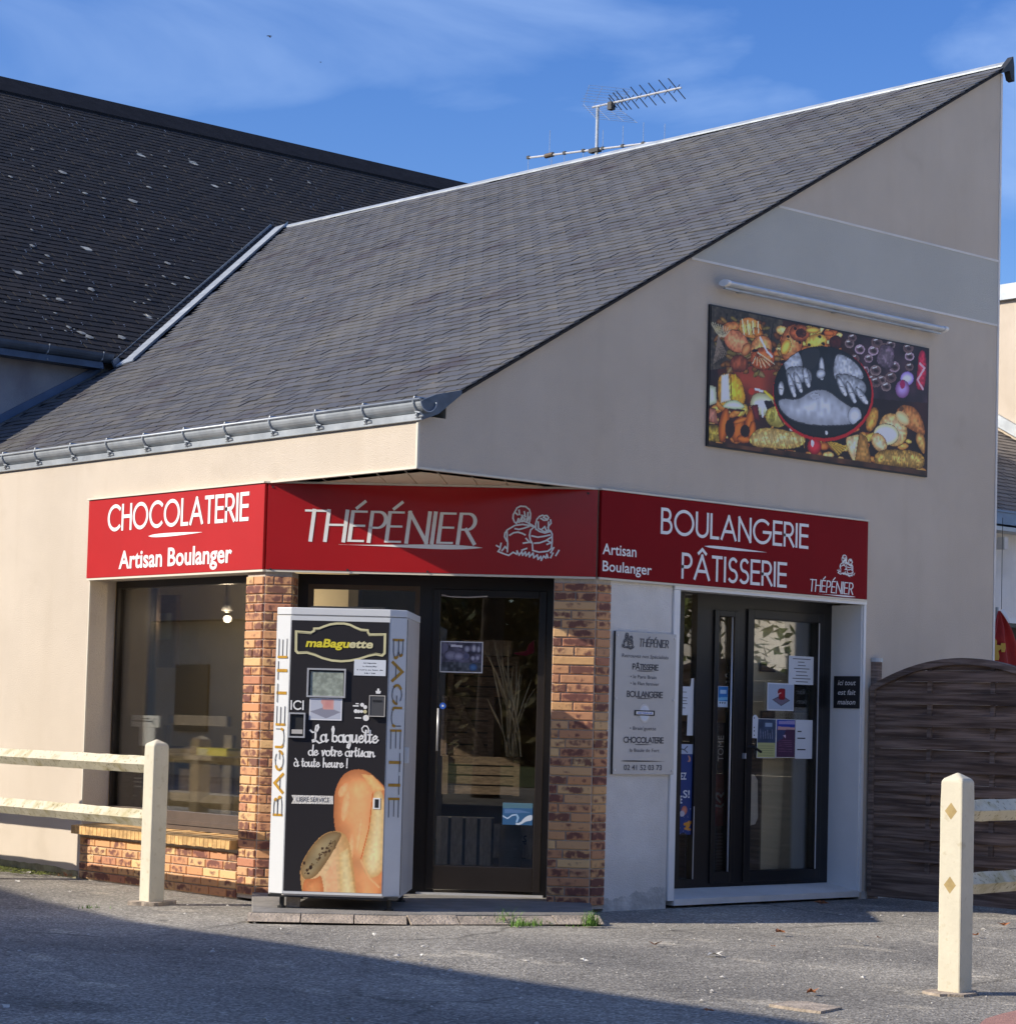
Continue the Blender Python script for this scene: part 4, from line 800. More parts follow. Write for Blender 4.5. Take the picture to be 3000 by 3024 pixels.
# pastries top middle
cv.ell(690, 390, 95, 170, 8, (215, 150, 90), (120, 60, 30), tx2); cv.ell(640, 420, 40, 70, 20, (225, 195, 90), (170, 110, 40)); cv.ell(760, 300, 90, 75, 10, (190, 105, 60), (90, 45, 25), tx2); cv.ell(770, 300, 48, 40, 10, (70, 35, 25), None, tx)
cv.ell(900, 370, 95, 65, -10, (230, 200, 90), (150, 100, 40), tx2); cv.ell(870, 275, 60, 30, 0, (215, 180, 80), (120, 80, 30)); cv.ell(1010, 300, 45, 25, 10, (200, 110, 50), (120, 60, 25)); cv.ell(1060, 430, 60, 30, 10, (205, 130, 60), (120, 60, 30)); cv.ell(1070, 380, 60, 60, 10, (75, 30, 25), (45, 20, 18), tx2)
for x, y in ((660, 330), (840, 400), (930, 330), (760, 380), (960, 390), (720, 260)): cv.ell(x, y, 16, 12, 30, (30, 18, 14))
# chocolates top right
r2 = random.Random(4)
dk = cv.inside([cv.map(*p) for p in ((1110, 290), (1880, 440), (1850, 900), (1370, 860), (1290, 560))]); cv.C[dk] = (np.array((48, 34, 40))*(.5+.9*cv.fine(.1, 15)[..., None]))[dk]
for x, y in ((1185, 390), (1275, 440), (1350, 520), (1390, 450), (1420, 380), (1315, 620), (1230, 520), (1410, 620), (1500, 560), (1570, 590), (1540, 680), (1460, 700), (1370, 700), (1210, 340), (1480, 430), (1540, 400), (1700, 500), (1700, 590), (1690, 430), (1410, 720), (1500, 760)):
    c = r2.choice(((175, 150, 160), (150, 130, 125), (120, 95, 90), (200, 175, 190))); s_ = r2.uniform(36, 52); cv.ell(x, y, s_, s_*.95, 20, (60, 42, 44), c); cv.ell(x+5, y+4, s_*.6, s_*.5, 20, (38, 24, 26), (110, 90, 90)); cv.line([(x-s_*.5, y-s_*.4), (x+s_*.2, y-s_*.6)], .009, (225, 205, 220))
cv.poly([(1460, 390), (1580, 410), (1560, 640), (1400, 560), (1440, 440)], (120, 105, 115), (70, 55, 65), tx)
cv.ell(1680, 690, 58, 62, 0, (190, 195, 235), (120, 90, 150)); cv.ell(1640, 780, 62, 80, 0, (165, 140, 190), (100, 60, 100)); cv.ell(1640, 740, 22, 38, 0, (140, 30, 80)); cv.poly([(1780, 440), (1850, 455), (1840, 800), (1745, 780), (1770, 620)], (190, 50, 75), (110, 20, 45), tx2); cv.line([(1790, 560), (1830, 600), (1770, 700), (1815, 780)], .02, (230, 150, 160))
# breads on the right
cv.ell(1380, 1040, 50, 110, 15, (200, 150, 70), (120, 75, 25), tx2); cv.ell(1560, 1130, 120, 150, -20, (225, 200, 160), (165, 120, 60), tx2); cv.ell(1500, 1170, 110, 95, 10, (215, 225, 235), (190, 165, 110)); cv.line([(1380, 1200), (1440, 1180), (1500, 1240)], .018, (190, 150, 80)); cv.ell(1440, 1240, 90, 60, 60, (215, 190, 150), (160, 115, 60), tx2)
cv.poly([(1590, 950), (1650, 905), (1760, 935), (1830, 1080), (1838, 1200), (1760, 1160), (1640, 1090), (1585, 1010)], (190, 130, 75), (120, 70, 30), tx2); cv.ell(1640, 1030, 48, 75, -40, (220, 190, 145), (190, 140, 90)); cv.ell(1632, 948, 18, 22, 0, (90, 60, 35)); cv.poly([(1770, 1140), (1838, 1180), (1835, 1360), (1790, 1300), (1745, 1210)], (205, 165, 95), (120, 75, 30), tx2)
cv.poly([(1400, 1330), (1500, 1290), (1820, 1310), (1838, 1470), (1700, 1460), (1450, 1430), (1395, 1420)], (185, 150, 80), (110, 80, 30), tx); cv.poly([(1140, 1200), (1200, 1180), (1290, 1160), (1240, 1400), (1205, 1400)], (225, 205, 170), (185, 150, 90), tx2); cv.poly([(1270, 1150), (1340, 1200), (1375, 1420), (1230, 1400)], (180, 135, 70), (110, 75, 30), tx2)
for a in range(10): cv.line([(1000+a*6, 1240), (1090+a*8, 1350-a*8)], .01, (190, 150, 60) if a % 2 else (120, 95, 35))
# sandwiches and loaves lower left
cv.poly([(50, 700), (90, 640), (200, 640), (275, 720), (310, 940), (60, 960)], (225, 190, 60), (160, 110, 30), tx2); cv.poly([(85, 660), (150, 645), (165, 880), (80, 900)], (215, 215, 215), (170, 160, 140)); cv.line([(165, 650), (175, 880)], .012, (110, 60, 30)); cv.line([(205, 660), (225, 880)], .014, (200, 160, 40))
cv.poly([(90, 930), (140, 880), (220, 870), (300, 930), (250, 960), (130, 950)], (200, 210, 185), (140, 150, 110)); cv.line([(150, 955), (280, 965)], .016, (60, 35, 30))
cv.poly([(-30, 740), (40, 760), (50, 900), (-30, 930)], (190, 200, 180), (140, 140, 110)); cv.poly([(-30, 940), (40, 950), (60, 1080), (-40, 1060)], (185, 130, 110), (120, 70, 50), tx2); cv.poly([(-40, 1080), (60, 1090), (110, 1240), (-40, 1230)], (160, 140, 60), (90, 70, 20), tx)
for e in ((110, 1090, 45, 150), (230, 1130, 60, 110), (330, 1060, 40, 110), (350, 1140, 32, 90), (280, 1210, 60, 35)): cv.ell(*e, 8, (195, 110, 40), (110, 50, 18))
cv.ell(160, 1120, 42, 80, 0, (45, 25, 20)); cv.ell(290, 1140, 40, 55, 0, (40, 22, 18)); cv.ell(250, 1050, 60, 22, -20, (200, 120, 50), (130, 66, 25))
cv.poly([(330, 880), (370, 810), (480, 810), (540, 870), (550, 1000), (430, 1020), (340, 960)], (200, 215, 190), (140, 130, 90)); cv.poly([(340, 920), (400, 910), (420, 1060), (370, 1040)], (110, 35, 40), (60, 20, 25)); cv.poly([(450, 880), (520, 880), (560, 960), (480, 960)], (35, 25, 30)); cv.line([(380, 900), (440, 890), (440, 1010)], .025, (215, 225, 215)); cv.line([(380, 780), (440, 800)], .02, (225, 220, 225)); cv.ell(345, 800, 26, 30, 0, (160, 50, 30)); cv.line([(460, 800), (560, 890)], .02, (205, 170, 50))
cv.ell(560, 1020, 100, 90, 30, (205, 195, 105), (150, 130, 50), tx); cv.line([(560, 930), (580, 1010), (620, 1080)], .015, (50, 40, 25)); cv.ell(520, 1020, 28, 45, 0, (150, 140, 60), None, tx)
cv.poly([(320, 1190), (420, 1100), (640, 1130), (800, 1170), (815, 1250), (700, 1300), (480, 1290), (340, 1270)], (220, 195, 130), (160, 125, 60), tx)
for a in range(9): cv.line([(440+a*42, 1140+a*4), (480+a*40, 1260+a*3)], .007, (150, 115, 55))
cv.poly([(660, 1100), (760, 1130), (820, 1170), (680, 1140)], (215, 205, 170)); cv.ell(885, 1270, 62, 75, 0, (200, 50, 62), (110, 16, 24)); cv.ell(868, 1245, 14, 30, 0, (235, 180, 190))
bot = cv.inside([cv.map(*p) for p in ((-60, 1225), (900, 1340), (1850, 1480), (1850, 1560), (-60, 1270))]); cv.C[bot] = (np.array((75, 48, 32))*(.5+.8*cv.fine(.08, 22)[..., None]))[bot]
# oval of kneading hands in grey
cv.rim = 2.; cv.ell(960, 822, 434, 408, 12, (160, 26, 30)); cv.ell(955, 806, 424, 396, 12, (14, 12, 14)); ov = cv.ell(953, 800, 412, 385, 12, (38, 42, 46), (20, 22, 25), .85+.3*cv.fine(.05, 31)); cv.rim = .90
keep = ~ov; cv.ov = cv.C.copy(); old = cv.C.copy()
gy = lambda v: tuple(min(250, q*v*1.08) for q in (.96, .98, 1.02))
cv.poly([(610, 520), (730, 440), (760, 470), (800, 600), (700, 650), (640, 640)], gy(165), gy(110), tx2); cv.poly([(1040, 660), (1060, 480), (1120, 470), (1260, 560), (1330, 700), (1200, 720), (1080, 720)], gy(165), gy(125), tx2); cv.poly([(760, 460), (840, 430), (940, 430), (920, 560), (860, 620), (790, 600)], gy(42)); cv.poly([(1190, 650), (1250, 690), (1280, 720), (1200, 710)], gy(35))
cv.poly([(630, 590), (790, 580), (868, 630), (862, 740), (780, 720), (700, 760), (650, 720)], gy(150), gy(80), tx2); cv.poly([(1050, 630), (1290, 680), (1350, 790), (1270, 860), (1150, 770), (1090, 740)], gy(155), gy(85), tx2)
for (x0_, y0_, x1_, y1_, w_) in ((665, 660, 715, 840, 52), (720, 650, 770, 800, 54), (800, 610, 835, 755, 58), (600, 730, 600, 820, 55), (945, 520, 950, 690, 52), (1090, 690, 1150, 830, 56), (1170, 730, 1230, 890, 54), (1250, 780, 1330, 900, 60)):
    a = math.degrees(math.atan2(y1_-y0_, x1_-x0_)); L_ = math.hypot(x1_-x0_, y1_-y0_)/2+w_*.35; cv.ell((x0_+x1_)/2, (y0_+y1_)/2, L_, w_*.5, a, gy(185), gy(70), tx2); cv.ell(x1_, y1_-8, 15, 20, a-90, gy(215), gy(150)); cv.line([((x0_+x1_)/2-14, (y0_+y1_)/2), ((x0_+x1_)/2+14, (y0_+y1_)/2+2)], .006, gy(70))
cv.ell(940, 650, 40, 45, 20, gy(180), gy(90))
cv.poly([(560, 880), (620, 850), (740, 870), (850, 790), (930, 775), (1010, 790), (1120, 880), (1220, 940), (1270, 1000), (1260, 1080), (1120, 1100), (880, 1100), (700, 1060), (600, 980)], gy(168), gy(120), .9+.2*cv.fine(.04, 33)); cv.ell(890, 840, 40, 26, 0, gy(140), gy(160)); cv.ell(1230, 1010, 60, 80, 0, gy(185), gy(130)); cv.poly([(560, 1050), (700, 1080), (900, 1115), (1200, 1110), (1300, 1010), (1330, 1080), (1150, 1180), (900, 1190), (700, 1120)], gy(26)); cv.ell(988, 1155, 12, 18, 0, gy(190)); cv.ell(970, 1192, 8, 6, 0, gy(220))
cv.C[keep] = old[keep]
cv.C = np.clip(255*(cv.C/255)**1.12*1.1, 0, 255); cv.build('printed_picture', mu, 'ink', gain=1.7)
la = thing('wall_light', 'long white linear light fitting mounted above the mural', 'light fitting', GAB(4.2, .1, 4.62))
mb = MB(); n = 16
def tubep(u, r=.030): return [GAB(u, .085+r*1.4*math.cos(t), 4.648+r*.72*math.sin(t)) for t in np.linspace(0, 2*math.pi, n, endpoint=False)]
a, b = tubep(2.87), tubep(5.50); mb.add(a+b, [(i, (i+1) % n, n+(i+1) % n, n+i) for i in range(n)]); mb.build('diffuser', 'lampwhite', la, smooth=True)
mb = MB(); mb.box(GAB, 2.88, 5.49, .052, .078, 4.606, 4.620); mb.build('housing', 'zinc', la)
for u in (2.85, 5.485):
    mb = MB(); mb.prism(tubep(u, .036), tuple(np.array(GAB.u)*.035)); mb.build('end_cap', 'white', la)
for u in (3.1, 4.2, 5.2):
    mb = MB(); mb.box(GAB, u-.02, u+.02, .002, .055, 4.61, 4.635); mb.build('bracket', 'zinc', la)

# ragged dirty cement and splash stains along the wall feet
MT['cement_dirt'] = mat('cement_stain', (.60, .58, .54), .95, .2, 9, .5, 60, spec=.1); MT['green_dirt'] = mat('algae_stain', (.36, .33, .20), .95, .25, 7, .5, 60, spec=.1)
def ragged(fr, u0, u1, z0, h, m, seed, nm='stain'):
    r = random.Random(seed); n = 70; z = h; top = []
    for i in range(n+1): z = max(h*.25, min(h*1.6, z+r.uniform(-.3, .3)*h*.35)); top.append(z)
    mb = MB(); vs = [fr(u0+(u1-u0)*i/n, .0018, z0) for i in range(n+1)]+[fr(u0+(u1-u0)*i/n, .0018, z0+top[i]) for i in range(n+1)]
    mb.add(vs, [(i, i+1, n+2+i, n+1+i) for i in range(n)]); return mb.build(nm, m, B)
ragged(GAB, 1.835, 2.462, -.02, .10, 'cement_dirt', 3); ragged(LEFT, -9, -4.08, -.02, .07, 'green_dirt', 5); ragged(GAB, 4.68, 6.36, -.02, .06, 'cement_dirt', 8)
# ================================================================== VENDING MACHINE
vm = thing('vending_machine', 'black and white baguette vending machine standing before the corner entrance', 'vending machine', MAC(.43, -.45, .05))
mu_ = lambda x: MAC.at(x, 2220, 0)[0]
uL, uR = mu_(848), mu_(1141); uO = .868; uI = 0.0
ZB, ZT = .135, 2.035
foot = [(uI, -.052), (uL, 0), (uR, 0), (uO, -.052)]
mb = MB(); mb.prism([MAC(u, d-.004, ZB) for u, d in foot]+[MAC(uO, -.93, ZB), MAC(uI, -.93, ZB)], (0, 0, ZT-ZB-.05)); mb.build('cabinet', 'machine_side', vm)
mb = MB(); mb.prism([MAC(u, d+.004, ZT-.048) for u, d in foot]+[MAC(uO+.004, -.93, ZT-.048), MAC(uI-.004, -.93, ZT-.048)], (0, 0, .048)); mb.build('top_cap', 'machine_white', vm, bevel=.004)
mb = MB(); mb.box(MAC, .2, .7, -.5, -.2, ZT, ZT+.022); mb.build('vent', 'steel_dark', vm)
LC = Fr(MAC(uI, -.052, 0)[:2], tuple(np.array(MAC(uL, 0, 0))[:2]-np.array(MAC(uI, -.052, 0))[:2]), (-1, 0)); LC.n = np.array([LC.u[1], -LC.u[0], 0]); RC = Fr(MAC(uR, 0, 0)[:2], tuple(np.array(MAC(uO, -.052, 0))[:2]-np.array(MAC(uR, 0, 0))[:2]), (0, -1)); RC.n = np.array([RC.u[1], -RC.u[0], 0])
if LC.n@MAC.n < 0: LC.n = -LC.n
if RC.n@MAC.n < 0: RC.n = -RC.n
LW = float(np.hypot(uL-uI, .052)); RW = float(np.hypot(uO-uR, .052))
for fr, w in ((LC, LW), (RC, RW)): mb = MB(); mb.box(fr, 0.002, w-.002, -.003, .004, ZB+.012, ZT-.055); mb.build('side_column', 'machine_white', vm)
cvm = Canvas(MAC, .0065, uL+.004, uR-.004, ZB+.03, ZT-.085, .0042, (32, 29, 31))
mb = MB(); mb.box(MAC, uL, uR, -.004, .005, ZB+.012, ZT-.055); mb.build('front_door', 'machine_white', vm)
cvm.map = lambda x, y: MAC.at(750+x/2.576, 2000+y/2.576, .0065)
t3 = .95+.10*cvm.fine(.016, 3); t4 = .84+.28*cvm.fine(.10, 4)*(.85+.3*cvm.fine(.02, 6))
cvm.poly([(605, 1000), (610, 900), (632, 820), (665, 760), (715, 716), (775, 700), (830, 704), (885, 730), (950, 790), (1010, 850), (1010, 1800), (740, 1800), (690, 1500), (640, 1260), (610, 1120)], (222, 158, 106), (178, 108, 64), t4)
cvm.poly([(905, 860), (1000, 860), (1000, 1440), (930, 1530), (850, 1520), (820, 1400), (860, 1240), (890, 1080)], (214, 196, 148), (190, 150, 96), t3)
cvm.poly([(820, 740), (900, 745), (1000, 860), (905, 870)], (214, 172, 112), (204, 150, 92), t3); cvm.line([(905, 880), (875, 1150), (815, 1380)], .007, (186, 96, 44)); cvm.line([(815, 1400), (880, 1530), (950, 1600)], .012, (224, 160, 110))
for x, y, rx, ry, a in ((700, 980, 30, 120, 10), (740, 1300, 22, 110, 5), (680, 860, 30, 60, 30), (800, 1200, 18, 140, 8)): cvm.ell(x, y, rx, ry, a, (224, 166, 116), (212, 148, 98), t3)

cvm.poly([(352, 1450), (380, 1380), (450, 1270), (520, 1200), (600, 1168), (680, 1182), (722, 1240), (752, 1400), (797, 1800), (390, 1800), (352, 1540)], (206, 172, 128), (180, 136, 84), t3)
cvm.poly([(356, 1450), (384, 1380), (450, 1275), (520, 1205), (600, 1172), (672, 1186), (650, 1240), (560, 1400), (470, 1520), (390, 1550), (358, 1500)], (150, 134, 100), (118, 92, 58), t4)
cvm.poly([(360, 1530), (470, 1540), (520, 1490), (545, 1800), (392, 1800)], (204, 138, 86), (178, 104, 60), t3); cvm.poly([(545, 1500), (620, 1380), (650, 1800), (560, 1800)], (218, 162, 120), None, t3); cvm.poly([(650, 1340), (715, 1300), (790, 1800), (660, 1800)], (206, 188, 140), (196, 164, 110), t3)
rr = random.Random(3)
for i in range(46):
    t = rr.random(); x = 380+250*t+rr.uniform(-20, 20); y = 1490-250*t+rr.uniform(-30, 30); s_ = rr.uniform(3, 11); cvm.ell(x, y, s_, s_*1.2, 30, (62, 42, 28) if i % 2 else (100, 80, 52))
cvm.ell(432, 1448, 14, 16, 0, (40, 24, 16)); cvm.ell(412, 1495, 11, 9, 0, (44, 26, 16)); cvm.ell(382, 1415, 10, 14, 0, (50, 32, 20))
cvm.build('printed_front', vm, 'ink', gain=1.45)
Zp = lambda x, y: (820+x/4.39, 1820+y/4.39)
D2 = .0095
badge = [(240, 200), (430, 215), (475, 190), (475, 163), (540, 160), (600, 135), (680, 108), (760, 97), (860, 97), (940, 115), (1010, 150), (1080, 178), (1165, 185), (1168, 212), (1190, 240), (1392, 238), (1385, 480), (1355, 508), (1270, 492), (1180, 510), (1050, 552), (930, 575), (820, 582), (700, 572), (580, 540), (480, 498), (380, 470), (262, 474), (236, 448), (240, 200)]
mb = MB(); ribbon(mb, [MAC.at(*Zp(x, y), D2) for x, y in badge], lambda x, y, k: MAC(x, D2, y), .017); mb.build('badge_outline', 'pale_yellow', vm)
mb = MB(); ribbon(mb, [MAC.at(*Zp(820+(x-820)*.965, 335+(y-335)*.94), D2) for x, y in badge], lambda x, y, k: MAC(x, D2+.0004, y), .0022); mb.build('badge_inner_line', 'steel_dark', vm)
font_px(vm, 'lettering', 'yellow', 'maBagu', MAC, D2, Zp(362, 392), Zp(930, 408), Zp(362, 292), shear=.2, bold=.035)
font_px(vm, 'lettering', 'pale_yellow', 'ette', MAC, D2, Zp(915, 408), Zp(1240, 412), Zp(915, 308), shear=.2, bold=.035)
def prect(parent, name, m, fr, d0, d1, a, b, bevel=0.):
    """a box between two photograph pixels on a plane"""
    ym = (a[1]+b[1])/2; xm = (a[0]+b[0])/2; u0 = fr.at(a[0], ym, d1)[0]; u1 = fr.at(b[0], ym, d1)[0]; z1 = fr.at(xm, a[1], d1)[1]; z0 = fr.at(xm, b[1], d1)[1]
    mb = MB(); mb.box(fr, u0, u1, d0, d1, z0, z1); o = mb.build(name, m, parent, bevel=bevel); return o, (u0, u1, z0, z1)
def frame_px(parent, name, m, fr, d0, d1, a, b, t):
    ym = (a[1]+b[1])/2; xm = (a[0]+b[0])/2; u0 = fr.at(a[0], ym, d1)[0]; u1 = fr.at(b[0], ym, d1)[0]; z1 = fr.at(xm, a[1], d1)[1]; z0 = fr.at(xm, b[1], d1)[1]
    O = [(u0, z0), (u1, z0), (u1, z1), (u0, z1)]; I = [(u0+t, z0+t), (u1-t, z0+t), (u1-t, z1-t), (u0+t, z1-t)]; mb = MB()
    vs = [fr(u, d1, z) for u, z in O+I]+[fr(u, d0, z) for u, z in O+I]
    mb.add(vs, [(i, (i+1) % 4, 4+(i+1) % 4, 4+i) for i in range(4)]+[(8+i, 8+(i+1) % 4, (i+1) % 4, i) for i in range(4)]+[(4+i, 4+(i+1) % 4, 12+(i+1) % 4, 12+i) for i in range(4)])
    return mb.build(name, m, parent), (u0, u1, z0, z1)
MT['screen'] = mat('screen_grey_green', (.36, .40, .34), .25, .25, 25, detail=6)
lb, q = prect(vm, 'notice_label', 'paper', MAC, .006, .010, Zp(990, 566), Zp(1402, 772))
mb = MB()
for i, (w, t) in enumerate(((.4, 'les baguettes'), (.45, 'à réchauffer'), (.82, 'à cuire au bon de'), (.35, '24h / 24h'))):
    u0, u1, z0, z1 = q; wd_ = (u1-u0)*w; font_into(mb, t, MAC, .0105, (u0+u1)/2-wd_/2, z1-(z1-z0)*(.24+.215*i), wd_, .008, bold=.01)
mb.build('notice_text', 'print_black', vm)
frame_px(vm, 'screen_frame', 'metal', MAC, .006, .020, Zp(377, 677), Zp(880, 1055), .011); prect(vm, 'screen', 'screen', MAC, .006, .011, Zp(425, 722), Zp(850, 1035))
frame_px(vm, 'hatch_frame', 'metal', MAC, .006, .022, Zp(137, 1250), Zp(354, 1576), .010); prect(vm, 'hatch', 'steel_dark', MAC, .006, .010, Zp(170, 1285), Zp(325, 1545)); prect(vm, 'hatch_lip', 'machine_side', MAC, .009, .018, Zp(180, 1470), Zp(320, 1525))
def canvas_px(fr, d, a, b, res, bgc):
    ym = (a[1]+b[1])/2; xm = (a[0]+b[0])/2; return Canvas(fr, d, fr.at(a[0], ym, d)[0], fr.at(b[0], ym, d)[0], fr.at(xm, b[1], d)[1], fr.at(xm, a[1], d)[1], res, bgc)
def hand_card(c, faded=False):
    """a pressing red block on a grey lozenge, positions as fractions of the card"""
    c.map = lambda x, y: (c.u0+(c.u1-c.u0)*x, c.z1-(c.z1-c.z0)*y)
    r = (214, 150, 146) if faded else (170, 24, 34); g = (150, 150, 165) if faded else (120, 110, 128)
    if faded:
        c.poly([(.02, .62), (.52, .92), (.96, .62), (.52, .38)], g); c.poly([(.38, 0), (.74, 0), (.74, .52), (.42, .52)], r, (226, 170, 160)); c.ell(.42, .16, .07, .12, 0, (222, 166, 160))
    else:
        c.poly([(.16, .62), (.52, .86), (.88, .63), (.52, .42)], (60, 55, 70)); c.poly([(.2, .62), (.52, .83), (.84, .63), (.52, .45)], g); c.poly([(.38, .24), (.44, .16), (.66, .16), (.68, .22), (.68, .58), (.60, .62), (.40, .60), (.42, .42), (.37, .34)], r, (120, 14, 24)); c.line([(.36, .42), (.50, .34)], .008, (225, 190, 190))
cd = canvas_px(MAC, .0105, Zp(410, 1064), Zp(834, 1350), .003, (196, 200, 214)); hand_card(cd, True); cd.C[:3] = cd.C[-3:] = (235, 235, 240); cd.C[:, :3] = cd.C[:, -3:] = (235, 235, 240); cd.build('instruction_card', vm)
st, wd_ = stroke_text('ICI', .28); u, z = MAC.at(*Zp(175, 1205), D2); u2 = MAC.at(*Zp(330, 1208), D2)[0]; z2 = MAC.at(*Zp(175, 1098), D2)[1]
mb = MB(); put_strokes(mb, st, MAC, D2, u, z, (u2-u)/wd_, z2-z, .010); mb.build('lettering', 'print_white', vm)
for (x, y, r_) in ((1095, 1150, 26), (1135, 1180, 26), (1012, 1232, 26), (1050, 1236, 22), (1088, 1236, 20), (1133, 1238, 24), (1145, 1320, 40)):
    u, z = MAC.at(*Zp(x, y), D2); mb = MB(); q = r_/4.39/447; mb.tube([MAC(u, .006, z), MAC(u, .009+random.uniform(0, .001), z)], q, 14); mb.build('coin_symbol', 'print_white' if x != 1133 else 'pale_yellow', vm)
u, z = MAC.at(*Zp(1303, 1005), D2); mb = MB(); mb.prism([MAC(u+a, .006, z+b) for a, b in ((-.014, 0), (.014, 0), (.018, .018), (.008, .018), (.006, .034), (-.006, .034), (-.008, .018), (-.018, .018))], tuple(MAC.n*.003)); mb.build('hand_symbol', 'print_white', vm)
MT['coinbox'] = mat('coin_unit', (.09, .09, .095), .35, .05, 9)
prect(vm, 'coin_unit', 'coinbox', MAC, .006, .026, Zp(1185, 1030), Zp(1390, 1300), .003); prect(vm, 'coin_slot', 'print_black', MAC, .0262, .028, Zp(1232, 1088), Zp(1350, 1112))
frame_px(vm, 'coin_unit_rim', 'machine_side', MAC, .026, .029, Zp(1183, 1028), Zp(1392, 1304), .005)
for x in (1003, 1045): pass
for a, b in ((Zp(975, 1155), Zp(1050, 1172)), (Zp(1010, 1128), Zp(1052, 1142)), (Zp(1000, 1312), Zp(1085, 1328))): prect(vm, 'print_bar', 'print_white', MAC, .006, .0082, a, b)
Zs = lambda x, y: (820+x/5.99, 2120+y/5.99)
stroke_px(vm, 'lettering', 'print_white', 'La baguette', MAC, D2, Zs(640, 428), Zs(1770, 436), Zs(640, 182), .0135, gap=.015, contrast=.42, pen=.3, repl={0: 'L2'}, kern={0: -.1})
mb = MB(); ribbon(mb, [MAC.at(*Zs(x, y), D2) for x, y in ((1560, 290), (1500, 240), (1490, 190), (1530, 145), (1580, 150), (1610, 200), (1600, 260))], lambda x, y, k: MAC(x, D2+.004, y), .008); mb.build('flourish', 'print_white', vm)
stroke_px(vm, 'lettering', 'print_white', 'de votre artisan', MAC, D2, Zs(545, 668), Zs(1715, 690), Zs(545, 490), .0105, gap=.02, contrast=.42, pen=.3)
stroke_px(vm, 'lettering', 'print_white', 'à toute heure !', MAC, D2, Zs(290, 862), Zs(1235, 880), Zs(290, 705), .0095, gap=.02, contrast=.42, pen=.3)
Zr = lambda x, y: (750+x/2.576, 2000+y/2.576)
pts = [MAC.at(*Zr(x, y), D2) for x, y in ((284, 897), (602, 905), (602, 968), (284, 963), (300, 930))]; mb = MB(); mb.prism([MAC(u, .006, z) for u, z in pts], tuple(MAC.n*.0025)); mb.build('print_ribbon', 'plaster_white', vm)
font_px(vm, 'lettering', 'print_grey', 'LIBRE SERVICE', MAC, D2, Zr(325, 948), Zr(572, 950), Zr(325, 915))
prect(vm, 'price_tag', 'print_white', MAC, .006, .009, Zr(905, 920), Zr(960, 1005)); prect(vm, 'price_tag_symbol', 'print_black', MAC, .0092, .010, Zr(918, 930), Zr(948, 995))
def column_text(fr, w, vert, ya, yb, xmid):
    za, zb = fr.at(xmid, ya, .004)[1], fr.at(xmid, yb, .004)[1]; tot = abs(za-zb); n = 8; step = tot/(n-.12); gold = MB(); thin = MB(); hgt = w*.56; k = 0
    for i, ch in enumerate('BAGUETTE'):
        gw, stks = G[ch]; sx = step*.80/gw; z0 = (min(za, zb)+i*step) if vert == 1 else (max(za, zb)-i*step); u0 = w*.5+(hgt*.5 if vert == 1 else -hgt*.5)
        for pl_ in stks:
            k += 1; segs = []
            pts = [(x*sx, y*hgt) for x, y in pl_]
            place = (lambda x, y, k_: fr(u0-y, .0062+.0003*(k_ % 9), z0+x)) if vert == 1 else (lambda x, y, k_: fr(u0+y, .0062+.0003*(k_ % 9), z0-x))
            for a, b in zip(pts[:-1], pts[1:]):
                steep = abs(b[1]-a[1])/hgt > abs(b[0]-a[0])/step*1.2; k += 1
                if steep and (len(pts) < 6 or k % 3): ribbon(gold, [a, b], place, .016 if len(pts) > 3 else .020, 0, 0, k)
                else: ribbon(thin, [a, b], place, .006, 0, 0, k)
    gold.build('gold_lettering', 'gold', vm, kind='stuff'); thin.build('thin_lettering', 'print_grey', vm, kind='stuff')
column_text(LC, LW, 1, 2407, 1882, 822); column_text(RC, RW, -1, 1890, 2419, 1165)
SD = Fr(MAC(uO, -.052, 0)[:2], (Q, Q), (Q, -Q))
mb = MB(); zc = MAC.at(1195, 2230, -.1)[1]; mb.box(SD, .045, .10, -.002, .030, zc-.055, zc+.05); mb.build('door_catch', 'machine_white', vm, bevel=.004)
mb = MB(); mb.box(SD, .03, .036, -.001, .003, ZB+.02, ZT-.06); mb.box(MAC, uI+.004, uO-.004, -.05, -.008, ZB-.012, ZB+.006); mb.build('door_seam', 'steel_dark', vm)
for u, d in ((.09, -.06), (.80, -.08), (.09, -.85), (.80, -.85)):
    mb = MB(); mb.tube([MAC(u, d, .048), MAC(u, d, ZB)], .016, 8); mb.tube([MAC(u, d, .048), MAC(u, d, .062)], .03, 10); mb.build('leg', 'steel_dark', vm)
bk = MB(); a = MAC(.16, -.10, .048); bk.box(Fr(a[:2], (1, -.8), (-.8, -1)), -.045, .045, -.08, .03, .048, .128); tag(recentre(bk.build('concrete_block', 'edging', bevel=.008)), 'small pale block wedged under the left front of the vending machine', 'block')

# ================================================================== WALL PLAQUE, BLACK SIGN
pq = thing('wall_plaque', 'tall clear plaque listing specialities with telephone number on the pale wall panel', 'wall plaque', GAB(2.14, .02, .9))
Zq = lambda x, y: (1800+x/4.2, 1840+y/4.2)
uA, uB = GAB.at(*Zq(60, 900), .022)[0], GAB.at(*Zq(812, 1000), .022)[0]; zA, zB_ = GAB.at(*Zq(430, 1880), .022)[1], GAB.at(*Zq(430, 118), .022)[1]
mb = MB(); mb.box(GAB, uA, uB, .014, .020, zA, zB_); mb.build('panel', 'acrylic', pq, bevel=.001)
for i, z in enumerate((zA+.03, (zA+zB_)/2+.03, zB_-.03)):
    for u in (uA+.018, uB-.018): mb = MB(); mb.tube([GAB(u, -.003, z), GAB(u, .026, z)], .009, 10); mb.build('standoff', 'metal', pq)
mb = MB(); mb.box(GAB, uA-.004, uA+.001, .006, .0215, zA, zB_); mb.build('polished_edge', 'steel_dark', pq)
D3 = .0225; PT = 'print_grey'
